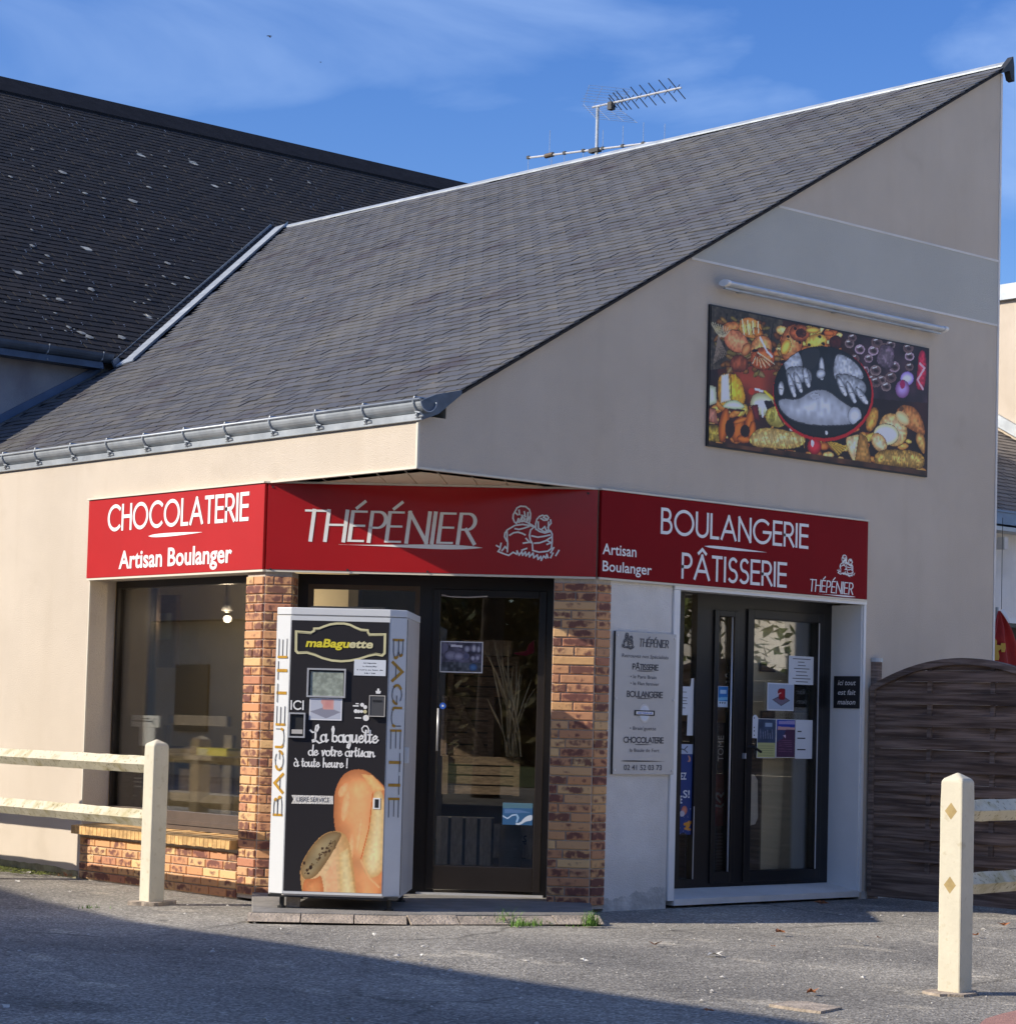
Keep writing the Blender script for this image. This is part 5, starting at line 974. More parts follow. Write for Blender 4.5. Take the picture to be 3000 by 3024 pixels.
logo(pq, PT, GAB, D3, Zq(155, 322), Zq(305, 130), .007)
stroke_px(pq, 'lettering', PT, 'THÉPÉNIER', GAB, D3, Zq(368, 290), Zq(728, 306), Zq(368, 200), .010, gap=.19, shear=.10, contrast=.4, pen=.1, repl={0: 'T3'})
font_px(pq, 'lettering', PT, 'Retrouvez nos Spécialités', GAB, D3, Zq(152, 425), Zq(730, 450), Zq(152, 380), shear=.2)
stroke_px(pq, 'lettering', PT, 'PÂTISSERIE', GAB, D3, Zq(288, 572), Zq(600, 588), Zq(288, 508), .0085, gap=.13); swoosh(pq, PT, GAB, D3, Zq(332, 594), Zq(565, 604), .007)
font_px(pq, 'lettering', PT, '• le Paris Brain', GAB, D3, Zq(258, 685), Zq(580, 697), Zq(258, 642)); font_px(pq, 'lettering', PT, '• le Flan fermier', GAB, D3, Zq(256, 768), Zq(615, 782), Zq(256, 725))
stroke_px(pq, 'lettering', PT, 'BOULANGERIE', GAB, D3, Zq(218, 912), Zq(655, 930), Zq(218, 845), .0085, gap=.13); swoosh(pq, PT, GAB, D3, Zq(335, 934), Zq(535, 942), .007)
u, z = GAB.at(*Zq(435, 1120), D3)
for r_, d, m in ((.068, D3, 'metal'), (.056, D3+.001, 'paper')): mb = MB(); mb.prism([GAB(u+r_*.82*math.cos(t), .0201, z+r_*math.sin(t)) for t in np.linspace(0, 2*math.pi, 24, endpoint=False)], tuple(GAB.n*(d-.0201+.0005))); mb.build('round_emblem', m, pq)
prect(pq, 'emblem_band', 'print_black', GAB, .0205, .0255, Zq(312, 1085), Zq(560, 1150)); prect(pq, 'emblem_band', 'print_white', GAB, .0256, .0262, Zq(330, 1100), Zq(542, 1136)); font_px(pq, 'lettering', 'mint', 'ARTISANE', GAB, .027, Zq(345, 1126), Zq(530, 1132), Zq(345, 1106), bold=.02)
font_px(pq, 'lettering', PT, "• Brain'guette", GAB, D3, Zq(250, 1325), Zq(575, 1335), Zq(250, 1282))
stroke_px(pq, 'lettering', PT, 'CHOCOLATERIE', GAB, D3, Zq(175, 1480), Zq(665, 1492), Zq(175, 1415), .0085, gap=.12); swoosh(pq, PT, GAB, D3, Zq(310, 1506), Zq(530, 1514), .007)
font_px(pq, 'lettering', PT, 'la Boule de Fort', GAB, D3, Zq(250, 1598), Zq(615, 1605), Zq(250, 1556)); swoosh(pq, 'print_black', GAB, D3, Zq(135, 1710), Zq(690, 1720), .009)
font_px(pq, 'lettering', PT, '02 41 52 03 73', GAB, D3, Zq(176, 1822), Zq(646, 1830), Zq(176, 1758), bold=.01)
RVP = Fr((4.628, 0), (0, -1), (-1, 0))
ms = thing('small_black_sign', 'small black square sign with white script inside the white door reveal', 'sign', RVP(-.15, .01, 1.4))
Zm = lambda x, y: (1700+x/2.13, 1400+y/2.13)
o_, q = prect(ms, 'panel', 'print_black', RVP, .002, .008, Zm(1622, 1272), Zm(1784, 1474))
for i, t in enumerate(('ici tout', 'est fait', 'maison')):
    w_ = (q[1]-q[0]); mb = MB(); font_into(mb, t, RVP, .010, q[0]+w_*.16, q[3]-(q[3]-q[2])*(.28+.3*i), w_*.68, .040, shear=.25, bold=.01); mb.build('lettering', 'print_white', ms)

# ================================================================== POSTERS
def poster(name, label, cat, fr, d, a, b, m='paper', group=None):
    ym = (a[1]+b[1])/2; xm = (a[0]+b[0])/2; u0 = fr.at(a[0], ym, d)[0]; u1 = fr.at(b[0], ym, d)[0]; z1 = fr.at(xm, a[1], d)[1]; z0 = fr.at(xm, b[1], d)[1]
    t = thing(name, label, cat, fr((u0+u1)/2, d, z0), group); mb = MB(); mb.box(fr, u0, u1, d-.002, d, z0, z1); mb.build('sheet', m, t); return t, (u0, u1, z0, z1)
def lines(t, fr, d, q, rows, m='print_grey', th=.006):
    u0, u1, z0, z1 = q; mb = MB()
    for y, a, b in rows: mb.box(fr, u0+(u1-u0)*a, u0+(u1-u0)*b, d, d+.0006, z1-(z1-z0)*y-th/2, z1-(z1-z0)*y+th/2)
    o = mb.build('printed_lines', m, t, kind='stuff')
PD = GD-.022; Zg = lambda x, y: (2200+x/5.367, 1900+y/5.367)
t, q = poster('notice', 'pale blue typed notice at the upper right of the glass door', 'notice', GAB, PD, Zg(692, 206), Zg(1096, 656)); lines(t, GAB, PD+.0006, q, [(.1, .15, .85), (.21, .35, .6), (.33, .35, .65), (.44, .2, .8), (.55, .28, .7), (.68, .28, .75), (.79, .15, .85), (.9, .28, .75)], 'print_grey')
t, q = poster('payment_card_poster', 'framed white card with a red hand pressing a grey lozenge on the glass door', 'poster', GAB, PD+.002, Zg(352, 632), Zg(772, 1070))
c = Canvas(GAB, PD+.0035, q[0]+.01, q[1]-.01, q[2]+.01, q[3]-.01, .003, (176, 190, 210)); hand_card(c); c.build('picture', t)
lab = thing('hanging_tag', 'narrow pale blue door hanger left of the three leaflets', 'door hanger', GAB(GAB.at(*Zg(145, 1300), PD)[0], PD, 1.2))
pts = [GAB.at(*Zg(x, y), PD) for x, y in ((92, 1500), (185, 1508), (197, 1190), (165, 1140), (140, 1130), (100, 1180))]; mb = MB(); mb.prism([GAB(u, PD+.006, z) for u, z in pts], tuple(GAB.n*.002)); mb.build('card', 'paper', lab)
for x, y in ((145, 1185), (145, 1335), (145, 1390), (145, 1460)): u, z = GAB.at(*Zg(x, y), PD+.008); mb = MB(); mb.tube([GAB(u, PD+.0081, z), GAB(u, PD+.0086, z)], .006, 8); mb.build('printed_dot', 'print_grey', lab)
t, q = poster('leaflet', 'grey blue leaflet with a yellow text panel, left of the three on the glass door', 'leaflet', GAB, PD+.001, Zg(190, 1196), Zg(484, 1820), 'print_white', 'leaflets on the glass door')
c = Canvas(GAB, PD+.0022, q[0]+.004, q[1]-.004, q[2]+.004, q[3]-.004, .003, (62, 78, 104)); c.map = lambda x, y: (c.u0+(c.u1-c.u0)*x, c.z1-(c.z1-c.z0)*y)
c.C *= (.75+.5*c.fine(.05, 4)[..., None]); c.poly([(.42, .1), (.8, .1), (.8, .2), (.42, .2)], (150, 170, 195)); [c.line([(x, .32+.05*math.sin(x*30)), (x+.03, .5)], .008, (130, 136, 160)) for x in (.15, .3, .42, .55, .68, .8)]; c.poly([(0, .62), (1, .62), (1, 1), (0, 1)], (186, 188, 130)); [c.line([(.1, y), (.9, y)], .004, (110, 116, 80)) for y in (.7, .76, .82, .88, .94)]; c.build('picture', t)
t, q = poster('leaflet', 'purple and blue leaflet, middle of the three on the glass door', 'leaflet', GAB, PD+.001, Zg(490, 1206), Zg(790, 1815), 'print_white', 'leaflets on the glass door')
c = Canvas(GAB, PD+.0022, q[0]+.005, q[1]-.002, q[2]+.004, q[3]-.004, .003, (78, 48, 78)); c.map = lambda x, y: (c.u0+(c.u1-c.u0)*x, c.z1-(c.z1-c.z0)*y)
c.poly([(0, 0), (1, 0), (1, .2), (0, .26)], (48, 70, 170)); c.poly([(.1, .04), (1, .02), (1, .12), (.1, .12)], (160, 150, 200)); c.poly([(.06, .18), (1, .2), (1, .26), (.06, .27)], (200, 160, 160)); c.poly([(0, .28), (.5, .28), (.35, .5), (0, .6)], (60, 70, 110)); c.poly([(.35, .42), (.5, .4), (.5, .5)], (220, 200, 220)); [c.line([(.12, y), (.85, y+.01)], .005, (120, 80, 110)) for y in (.55, .6, .65, .7, .78, .84)]; c.build('picture', t)
t, q = poster('leaflet', 'plain pale leaflet with three dark bars, right of the three on the glass door', 'leaflet', GAB, PD+.001, Zg(796, 1216), Zg(1105, 1832), 'paper', 'leaflets on the glass door'); lines(t, GAB, PD+.0018, q, [(.3, .1, .3), (.475, .1, .5), (.765, .1, .52)], 'print_black', .009)
# inside pictures seen through the door glass
for nm, lbl, a, b in (('framed_picture', 'dark framed picture on the inner wall, right of the red hand card', (770, 660), (995, 1100)), ('framed_picture', 'small dark photo frame inside, just above the left leaflet', (260, 1072), (478, 1195)), ('framed_picture', 'dark ornament on the inner wall behind the upper door glass', (245, 325), (490, 455))):
    t = thing(nm, lbl, 'picture', GAB(4, -.5, 1.4)); prect(t, 'frame', 'print_black', GAB, -.525, -.515, Zg(*a), Zg(*b)); prect(t, 'picture', 'crate', GAB, -.515, -.512, Zg(a[0]+22, a[1]+25), Zg(b[0]-22, b[1]-25))
iw = thing('inner_screen_wall', 'beige inner wall of the shop seen through the glass door', 'inner wall', GAB(4.5, -.6, .05)); mb = MB(); mb.box(GAB, GAB.at(2195, 2300, -.5)[0], 6.12, -.62, -.54, .05, 2.9); mb.build('panel', 'interior_wall', iw)
mb = MB(); mb.box(GAB, GAB.at(2378, 2300, -.53)[0], GAB.at(2378, 2300, -.53)[0]+.22, -.54, -.528, .05, 2.9); mb.build('cover_strip', 'print_white', iw)
Zn = lambda x, y: (1980+x/3.219, 2000+y/3.219)
t, q = poster('notice', 'typed pale sheet in the narrow left side window of the door', 'notice', GAB, PD, Zn(106, 88), Zn(194, 362)); lines(t, GAB, PD+.0006, q, [(.2, .1, .5), (.4, .1, .6), (.5, .1, .5), (.6, .1, .6), (.75, .1, .4)], 'print_grey', .005)
st_ = MB()
for a, b in (((195, 12), (222, 12)), ): pass
t = thing('paper_strip', 'long white paper roll hanging in the narrow left side window', 'paper roll', GAB(GAB.at(*Zn(190, 400), PD)[0], PD, 1.0)); pts = [GAB.at(*Zn(x, y), PD-.003) for x, y in ((196, 12), (222, 10), (210, 556), (152, 556), (160, 360))]; mb = MB(); mb.prism([GAB(u, PD-.003, z) for u, z in pts], tuple(GAB.n*.002)); mb.build('strip', 'paper', t)
t, q = poster('blue_poster', 'night blue poster with a crescent moon and orange star in the side window', 'poster', GAB, PD, Zn(92, 638), Zn(215, 1500))
c = Canvas(GAB, PD+.0015, q[0], q[1], q[2], q[3], .004, (34, 62, 128)); c.map = lambda x, y: GAB.at(*Zn(x, y), PD)
c.poly([(80, 630), (230, 630), (230, 730), (80, 728)], (176, 190, 214)); c.line([(100, 685), (130, 690)], .008, (40, 50, 80)); c.line([(128, 690), (158, 660)], .008, (40, 50, 80)); c.line([(128, 690), (158, 716)], .008, (40, 50, 80)); c.ell(168, 775, 20, 32, -15, (206, 150, 120)); c.ell(156, 770, 16, 30, -15, (34, 62, 128)); c.ell(128, 1270, 28, 45, 10, (216, 140, 120), (190, 110, 90)); c.ell(108, 1300, 24, 28, 0, (190, 190, 205)); c.ell(165, 1405, 20, 42, 20, (222, 150, 50)); c.line([(130, 1400), (195, 1380)], .02, (222, 150, 50)); c.line([(135, 1440), (185, 1450)], .016, (222, 150, 50)); c.ell(120, 1520, 40, 40, 0, (40, 40, 48))
for i in range(30): c.ell(90+rr.random()*120, 1250+rr.random()*250, 2.5, 2.5, 0, (170, 180, 210))
for tx_, a, b, e in (('EZ', (96, 975), (150, 972), (96, 912)), ('S!', (118, 1135), (180, 1160), (118, 1065)), ('E', (92, 1200), (110, 1200), (92, 1130))): font_px(t, 'lettering', 'paper', tx_, GAB, PD+.003, Zn(*a), Zn(*b), Zn(*e), bold=.02)
c.build('picture', t)
t, q = poster('blue_sticker', 'bright blue card payment sticker on the narrow middle door glass', 'sticker', GAB, PD, Zn(450, 86), Zn(544, 286)); c = Canvas(GAB, PD+.0015, q[0]+.003, q[1]-.003, q[2]+.003, q[3]-.003, .003, (40, 120, 196)); c.map = lambda x, y: (c.u0+(c.u1-c.u0)*x, c.z1-(c.z1-c.z0)*y); c.poly([(.2, .16), (.85, .16), (.85, .36), (.2, .36)], (176, 210, 240)); c.poly([(0, .55), (1, .5), (1, .66), (0, .7)], (120, 186, 226)); c.poly([(0, .72), (1, .72), (1, 1), (0, 1)], (196, 214, 232)); [c.ell(x, .8, .07, .05, 0, (60, 70, 90)) for x in (.2, .45, .7)]; c.build('picture', t)
fz = thing('ice_cream_freezer', 'dark upright freezer with a red heart panel behind the narrow door glass', 'freezer', GAB(3.6, -.8, .05))
FD = -.47; mb = MB(); u0, u1 = GAB.at(1995, 2300, FD)[0], GAB.at(2252, 2300, FD)[0]; mb.box(GAB, u0, u1, FD-.6, FD, .10, 1.35); mb.build('cabinet', 'interior_dark', fz, bevel=.01)
MT['dim_red'] = mat('freezer_red', (.34, .03, .03), .4); prect(fz, 'red_panel', 'dim_red', GAB, FD, FD+.008, Zn(300, 925), Zn(560, 1415))
hrt = [(470, 1190), (445, 1160), (428, 1130), (440, 1108), (462, 1110), (480, 1135), (500, 1108), (530, 1106), (545, 1140), (530, 1185), (480, 1232), (425, 1222)]
mb = MB(); ribbon(mb, [GAB.at(*Zn(x, y), FD+.01) for x, y in hrt], lambda x, y, k: GAB(x, FD+.01, y), .018); mb.build('heart_emblem', 'plaster_white', fz)
mb = MB()
for i in range(10): a = GAB.at(*Zn(430, 1500+i*32), FD+.005); mb.box(GAB, a[0], a[0]+.13, FD, FD+.006, a[1], a[1]+.012)
mb.build('vent_slats', 'print_grey', fz, kind='stuff')
mb = MB(); pts = [GAB.at(*Zn(x, y), FD+.005) for x, y in ((700, 930), (790, 925), (825, 980), (828, 1340), (800, 1400), (740, 1415), (700, 1400))]; mb.prism([GAB(u, FD, z) for u, z in pts], tuple(GAB.n*.008)); mb.build('pale_panel', 'plaster_white', fz)
for txt, x, ya, yb in (('TOME', 500, 800, 560), ('HA', 565, 120, -60)):
    u, z = GAB.at(*Zn(x, ya), FD+.02); z2 = GAB.at(*Zn(x, yb), FD+.02)[1]; mb = MB(); font_into(mb, txt, GAB, GD-.05, GAB.at(*Zn(x, ya), GD-.05)[0], GAB.at(*Zn(x, ya), GD-.05)[1], abs(z2-z), .062, vertical=1); mb.build('lettering', 'machine_side', fz)
# corner door poster, blue disc, blue poster
Zc = lambda x, y: (1290+x/4.494, 1870+y/4.494); CD = DD+.006
t, q = poster('product_poster', 'white framed photo poster on the upper left of the corner door glass', 'poster', CH, CD, Zc(42, 110), Zc(610, 526), 'print_white')
c = Canvas(CH, CD+.0012, q[0]+.008, q[1]-.008, q[2]+.008, q[3]-.008, .0035, (96, 92, 108)); c.map = lambda x, y: (c.u0+(c.u1-c.u0)*(x-60)/535, c.z1-(c.z1-c.z0)*(y-125)/385)
c.C *= (.6+.8*c.fine(.02, 5)[..., None]); c.poly([(185, 155), (340, 160), (340, 190), (185, 186)], (236, 232, 236)); [c.ell(x, y, a, b, 0, col, (120, 116, 140)) for x, y, a, b, col in ((110, 190, 40, 60, (130, 126, 146)), (400, 210, 38, 44, (200, 200, 210)), (490, 200, 34, 50, (222, 220, 226)), (552, 210, 24, 44, (214, 214, 220)), (190, 300, 80, 60, (170, 168, 186)), (290, 310, 70, 55, (190, 186, 205)), (480, 330, 30, 34, (214, 212, 220)), (540, 325, 30, 34, (206, 204, 214)), (390, 305, 42, 44, (96, 100, 130)))]; c.poly([(70, 385), (590, 392), (590, 520), (60, 510)], (88, 92, 98), None, .6+.8*c.fine(.02, 7)); c.ell(485, 450, 56, 50, 0, (96, 140, 190), (60, 80, 120)); c.build('picture', t)
t = thing('round_sticker', 'small round blue sticker by the handle of the corner door', 'sticker', CH(CH.at(1308, 2085, CD)[0], CD, 1.4)); u, z = CH.at(1308, 2085, CD)
for r_, dd, m in ((.0235, .0015, 'mint'), (.008, .0025, 'paper')): mb = MB(); mb.tube([CH(u, DD+.0225, z), CH(u, DD+.0225+dd, z)], r_, 18); mb.build('disc', m, t)
Zd = lambda x, y: (1280+x/5.638, 2300+y/5.638)
t, q = poster('blue_flyer', 'blue flyer with a white river line low on the corner door glass', 'flyer', CH, CD, Zd(1150, 405), Zd(1650, 772)); c = Canvas(CH, CD+.0012, *q, .003, (52, 98, 146)); c.map = lambda x, y: CH.at(*Zd(x, y), CD)
c.poly([(1140, 400), (1660, 410), (1660, 495), (1140, 490)], (84, 122, 142)); c.poly([(1180, 505), (1430, 520), (1630, 570), (1180, 575)], (88, 124, 176)); c.line([(1150, 620), (1230, 665), (1310, 610), (1380, 600)], .009, (186, 208, 240)); c.line([(1385, 605), (1410, 650), (1385, 720)], .013, (150, 188, 232)); c.poly([(1365, 740), (1440, 740), (1520, 640), (1650, 590), (1650, 700), (1540, 710), (1440, 775), (1370, 770)], (206, 218, 238)); c.build('picture', t)

# ================================================================== SHOP CONTENTS
def slat_crate(name, label, fr, d, a, b, horiz, n, m, depth=.3, brace=False, txt=None, group=None):
    ym = (a[1]+b[1])/2; xm = (a[0]+b[0])/2; u0 = fr.at(a[0], ym, d)[0]; u1 = fr.at(b[0], ym, d)[0]; z1 = fr.at(xm, a[1], d)[1]; z0 = fr.at(xm, b[1], d)[1]
    t = thing(name, label, 'crate', fr((u0+u1)/2, d-depth/2, z0), group)
    for i in range(n):
        mb = MB(); j = random.uniform(-.004, .004)
        if horiz: h = (z1-z0)/n; mb.box(fr, u0, u1, d-.015+j, d+j, z0+h*i+.006, z0+h*(i+1)-.006)
        else: h = (u1-u0)/n; mb.box(fr, u0+h*i+.012, u0+h*(i+1)-.012, d-.015+j, d+j, z0, z1)
        mb.build('slat', m, t)
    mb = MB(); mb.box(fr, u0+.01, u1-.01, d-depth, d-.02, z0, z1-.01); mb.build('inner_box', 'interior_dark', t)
    for u in (u0, u1-.04):
        if horiz: mb = MB(); mb.box(fr, u, u+.045, d+.004, d+.02, z0, z1); mb.build('batten', m, t)
    if brace: mb = MB(); mb.prism([fr(u0+.05, d+.004, z1), fr(u0+.13, d+.004, z1), fr(u1-.02, d+.004, z0), fr(u1-.10, d+.004, z0)], tuple(fr.n*.014)); mb.build('brace', m, t)
    if txt:
        mb = MB(); font_into(mb, txt, fr, d+.007, u0+.02, z0+(z1-z0)*.42, (u1-u0)*.95, (z1-z0)*.26, bold=.01); mb.build('lettering', 'interior_dark', t)
    return t
MT['crate_dark'] = mat('crate_wood_dark', (.22, .15, .10), .85, .25, 14, .2, 60, stretch=(1, 1, 5))
slat_crate('wooden_crate', 'crate with upright pale slats at the bottom left behind the corner door glass', CH, -.75, Zd(20, 640), Zd(985, 1440), False, 4, 'crate_pale')
slat_crate('wooden_crate', 'flat boarded crate with stencilled letters at the bottom right behind the corner door', CH, -.80, Zd(1000, 760), Zd(1640, 1330), True, 2, 'crate_pale', txt='NNOISE')
slat_crate('wooden_crate', 'wide crate of level boards in the middle behind the corner door', CH, -1.05, Zc(70, 1630), Zc(1090, 2150), True, 4, 'crate')
slat_crate('wooden_crate', 'dark boarded crate with a slanting brace behind the corner door poster', CH, -1.3, Zc(60, 840), Zc(750, 1640), True, 5, 'crate_dark', brace=True)
slat_crate('wooden_crate', 'dark crate of wide boards behind and above the braced crate', CH, -1.5, Zc(150, 300), Zc(1080, 850), True, 4, 'crate_dark')
t = thing('cardboard_box', 'ochre cardboard box on top of the stacked crates behind the corner door', 'box', CH(CH.at(1460, 1930, -1.5)[0], -1.5, 1.8)); prect(t, 'front', 'crate_pale', CH, -1.8, -1.5, Zc(330, 95), Zc(985, 300))
t = thing('dry_branches', 'tall dry pampas stems standing at the right behind the corner door glass', 'dried flowers', CH(CH.at(1560, 2500, -.7)[0], -.7, .1)); rr = random.Random(11)
for i in range(22):
    x1_, y1_ = rr.uniform(640, 1310), rr.uniform(60, 900); x0_ = 1010+rr.uniform(-120, 120); pts = []
    for k in range(7): s_ = k/6; x = x0_+(x1_-x0_)*s_**1.5+rr.uniform(-9, 9); y = 1640+(y1_-1640)*s_; u, z = CH.at(*Zc(x, y), -.62-.02*(i % 5)); pts.append(CH(u, -.62-.02*(i % 5), z))
    mb = MB(); mb.tube(pts, .004, 4, rr=[.003, .003, .004, .005, .008, .006, .002]); mb.build('stem', 'straw', t)
u = CH.at(*Zc(1010, 1700), -.66)[0]; mb = MB(); mb.tube([CH(u, -.66, .1), CH(u, -.66, .4), CH(u, -.66, .62)], .07, 14, rr=[.07, .09, .06]); mb.build('vase', 'interior_dark', t, smooth=True)
t = thing('pink_cloth', 'pink cloth hanging behind the dry stems in the corner door', 'cloth', CH(CH.at(1560, 1920, -1.2)[0], -1.2, 1.9)); MT['pink'] = mat('pink_cloth', (.35, .02, .09), .8); pts = [CH.at(*Zc(x, y), -1.2) for x, y in ((1010, 265), (1180, 240), (1220, 150), (1290, 90), (1290, 260), (1190, 300), (1060, 290))]; mb = MB(); mb.prism([CH(u, -1.2, z) for u, z in pts], tuple(CH.n*.01)); mb.build('fabric', 'pink', t)
# left window display
Zw = lambda x, y: (350+x/4.83, 2050+y/4.83)
t = thing('display_bench', 'plain wooden display bench behind the left shop window', 'bench', LEFT(-2.6, -1, .5)); DB = -.62
for nm, m, a, b, d in (('top_board', 'crate_pale', (700, 305), (1530, 450), 0), ('leg', 'crate_pale', (1470, 590), (1585, 1720), .01), ('leg', 'crate_pale', (610, 440), (660, 1700), .01), ('lower_rail', 'crate_pale', (700, 1395), (1460, 1545), .005), ('back_panel', 'crate', (790, 950), (1460, 1400), -.05), ('shelf_rail', 'crate_pale', (720, 870), (1480, 940), 0), ('shelf_rail', 'crate', (700, 745), (1110, 850), 0)): prect(t, nm, m, LEFT, DB-.04+d, DB+d, Zw(*a), Zw(*b))
t = thing('yellow_box', 'flat yellow box on the wooden display bench in the shop window', 'box', LEFT(-2.4, DB, 1.1)); prect(t, 'carton', 'yellow', LEFT, DB-.0, DB+.12, Zw(1110, 770), Zw(1530, 880)); prect(t, 'flap', 'pale_yellow', LEFT, DB+.12, DB+.123, Zw(1120, 776), Zw(1250, 872))
t = thing('price_card', 'white card with a dark arrow sign standing at the left of the shop window', 'sign card', LEFT(-3.6, -.4, 1.2)); PC = -.40; o_, q = prect(t, 'card', 'print_white', LEFT, PC-.004, PC, Zw(130, 303), Zw(568, 470)); lines(t, LEFT, PC+.0006, q, [(.5, .15, .8), (.28, .45, .7)], 'print_black', .009)
mb = MB(); u0, u1, z0, z1 = q; ribbon(mb, [(u0+(u1-u0)*.88, z1-(z1-z0)*.2), (u0+(u1-u0)*.78, (z0+z1)/2), (u0+(u1-u0)*.88, z0+(z1-z0)*.2)], lambda x, y, k: LEFT(x, PC+.001, y), .009); mb.build('arrow_tip', 'print_black', t)
prect(t, 'lower_card', 'print_white', LEFT, PC-.008, PC-.005, Zw(285, 470), Zw(500, 740)); prect(t, 'stand', 'crate_pale', LEFT, PC-.04, PC-.012, Zw(295, 740), Zw(350, 930))
t = thing('dark_blue_box', 'dark blue box low at the left edge of the shop window', 'box', LEFT(-3.7, -.5, .8)); MT['navy'] = mat('navy_box', (.02, .03, .10), .5); o_, q = prect(t, 'carton', 'navy', LEFT, -.62, -.45, Zw(165, 1150), Zw(335, 1660)); lines(t, LEFT, -.449, q, [(.1, .1, .9), (.2, .1, .9), (.33, .1, .9), (.6, .1, .35)], 'print_white', .012)
t = thing('wall_picture', 'dark framed panel with a crumpled white sheet inside the shop window', 'picture', LEFT(-3.9, -1.4, 1.6)); Zv = lambda x, y: (200+x/2.415, 1650+y/2.415); prect(t, 'panel', 'crate', LEFT, -1.45, -1.40, Zv(480, 262), Zv(762, 775))
c = canvas_px(LEFT, -1.39, Zv(492, 390), Zv(735, 578), .012, (168, 178, 186)); c.C *= (.65+.7*c.fine(.1, 3)[..., None]); c.build('sheet', t)
mb = MB(); a = LEFT.at(*Zv(600, 262), -.9); b = LEFT.at(*Zv(490, 780), -.9); mb.tube([LEFT(a[0], -.9, a[1]), LEFT(b[0], -.9, b[1])], .008, 6); mb.build('pole', 'metal', t)
t = thing('pendant_lamp', 'small dark pendant lamp hanging inside the shop window', 'lamp', LEFT(-2.2, -1.0, 2.2)); a = LEFT.at(*Zv(1128, 320), -1.0); mb = MB(); mb.tube([LEFT(a[0], -1.0, a[1]+.25), LEFT(a[0], -1.0, a[1]+.05)], .006, 6); mb.build('cord', 'print_black', t); mb = MB(); mb.tube([LEFT(a[0], -1.0, a[1]+.06), LEFT(a[0], -1.0, a[1]-.06)], .04, 12, rr=[.012, .035]); mb.build('shade', 'metal', t, smooth=True)
MT['bulb'] = mat('bulb', (1, .9, .7)); MT['bulb'].node_tree.nodes['Principled BSDF'].inputs['Emission Color'].default_value = (1, .82, .55, 1); MT['bulb'].node_tree.nodes['Principled BSDF'].inputs['Emission Strength'].default_value = 1.2
mb = MB(); lp = np.array(LEFT(a[0], -1.0, a[1]-.065)); mb.tube([lp, lp-np.array([0, 0, .008])], .011, 10); mb.build('bulb', 'bulb', t)
pl_ = bpy.data.lights.new('bulb_light', 'POINT'); pl_.energy = 7; pl_.color = (1, .80, .56); pl_.shadow_soft_size = .03; po = bpy.data.objects.new('bulb_light', pl_); COL.objects.link(po); po.parent = t; po.location = tuple(lp-np.array([0, 0, .06])-np.array(parent_loc(t)))

# ================================================================== HALL BEHIND
H = thing('hall_building', 'large hall with a very dark slate roof rising behind the bakery on the left', 'building', (5, 13.7, 0))
SLP = .687; HZ = lambda y: 4.80+(y-7.5)*SLP
HX0, HX1, HR = -2.4, 12.6, 13.85
mb = MB(); mb.box(WORLD, HX0+.1, 5.5, 7.57, 7.85, -.05, 4.75); mb.box(WORLD, HX0+.1, HX0+.35, 7.85, 19.5, -.05, 4.8); mb.box(WORLD, HX0+.1, HX1-.1, 19.5, 19.8, -.05, 4.8)
MT['hall_wall'] = mat('hall_wall', (.46, .43, .42), .95, .06, 2, .4, 120, spec=.2); add_mul(MT['hall_wall'], 3.5, .4, .75, (1, 1, 1), (.72, .70, .72), (1, 1, .5))
mb.build('wall', 'hall_wall', H)
mb = MB(); mb.prism([(HX0, 7.46, HZ(7.46)-.03), (HX0, HR, HZ(HR)-.03), (HX0, 2*HR-7.46, HZ(7.46)-.03), (HX0, 2*HR-7.46, HZ(7.46)-.09), (HX0, HR, HZ(HR)-.09), (HX0, 7.46, HZ(7.46)-.09)], (HX1-HX0, 0, 0)); mb.build('roof_deck', 'slate_dark', H)
mb = MB(); mb.prism([(HX1-.3, 7.9, -.05), (HX1-.3, 19.5, -.05), (HX1-.3, 19.5, 4.8), (HX1-.3, HR, HZ(HR)-.1), (HX1-.3, 7.9, 4.85)], (.2, 0, 0)); mb.build('gable_wall', 'hall_wall', H)
hl = math.hypot(1, SLP); hup = np.array([0, 1, SLP])/hl; hn = np.array([0, -SLP, 1])/hl; hac = np.array([1., 0, 0])
def hr(r):
    y = 7.46+r*EX/hl; a0 = -1.4+(y-7.3)*.36; a1 = HX1 if y > V2[1] else V1[0]+(y-V1[1])*(V2[0]-V1[0])/(V2[1]-V1[1])+.02
    return [(a0, max(a1, a0))] if a1 > a0 else []
HL = slates(H, np.array([0, 7.46, HZ(7.46)-.018]), hac, hup, hn, int((HR-7.46)*hl/EX), hr, 'slate', 'slate_dark', wob=.003, amp=.0012)
mb = MB()
for dist, p, tl, lf in HL:
    if random.random() < .11:
        q = p+hn*.016; r_ = random.uniform(.004, .009); mb.add([tuple(q+hac*-r_), tuple(q+hac*r_), tuple(q+hac*r_+hup*.03+hn*.004), tuple(q-hac*r_+hup*.03+hn*.004), tuple(q-hup*.008-hac*r_-hn*.012), tuple(q-hup*.008+hac*r_-hn*.012)], [(0, 1, 2, 3), (4, 5, 1, 0)])
mb.build('slate_hooks', 'metal', H, kind='stuff')
MT['lichen'] = mat('lichen', (.30, .30, .27), .95, .2, 30); mb = MB()
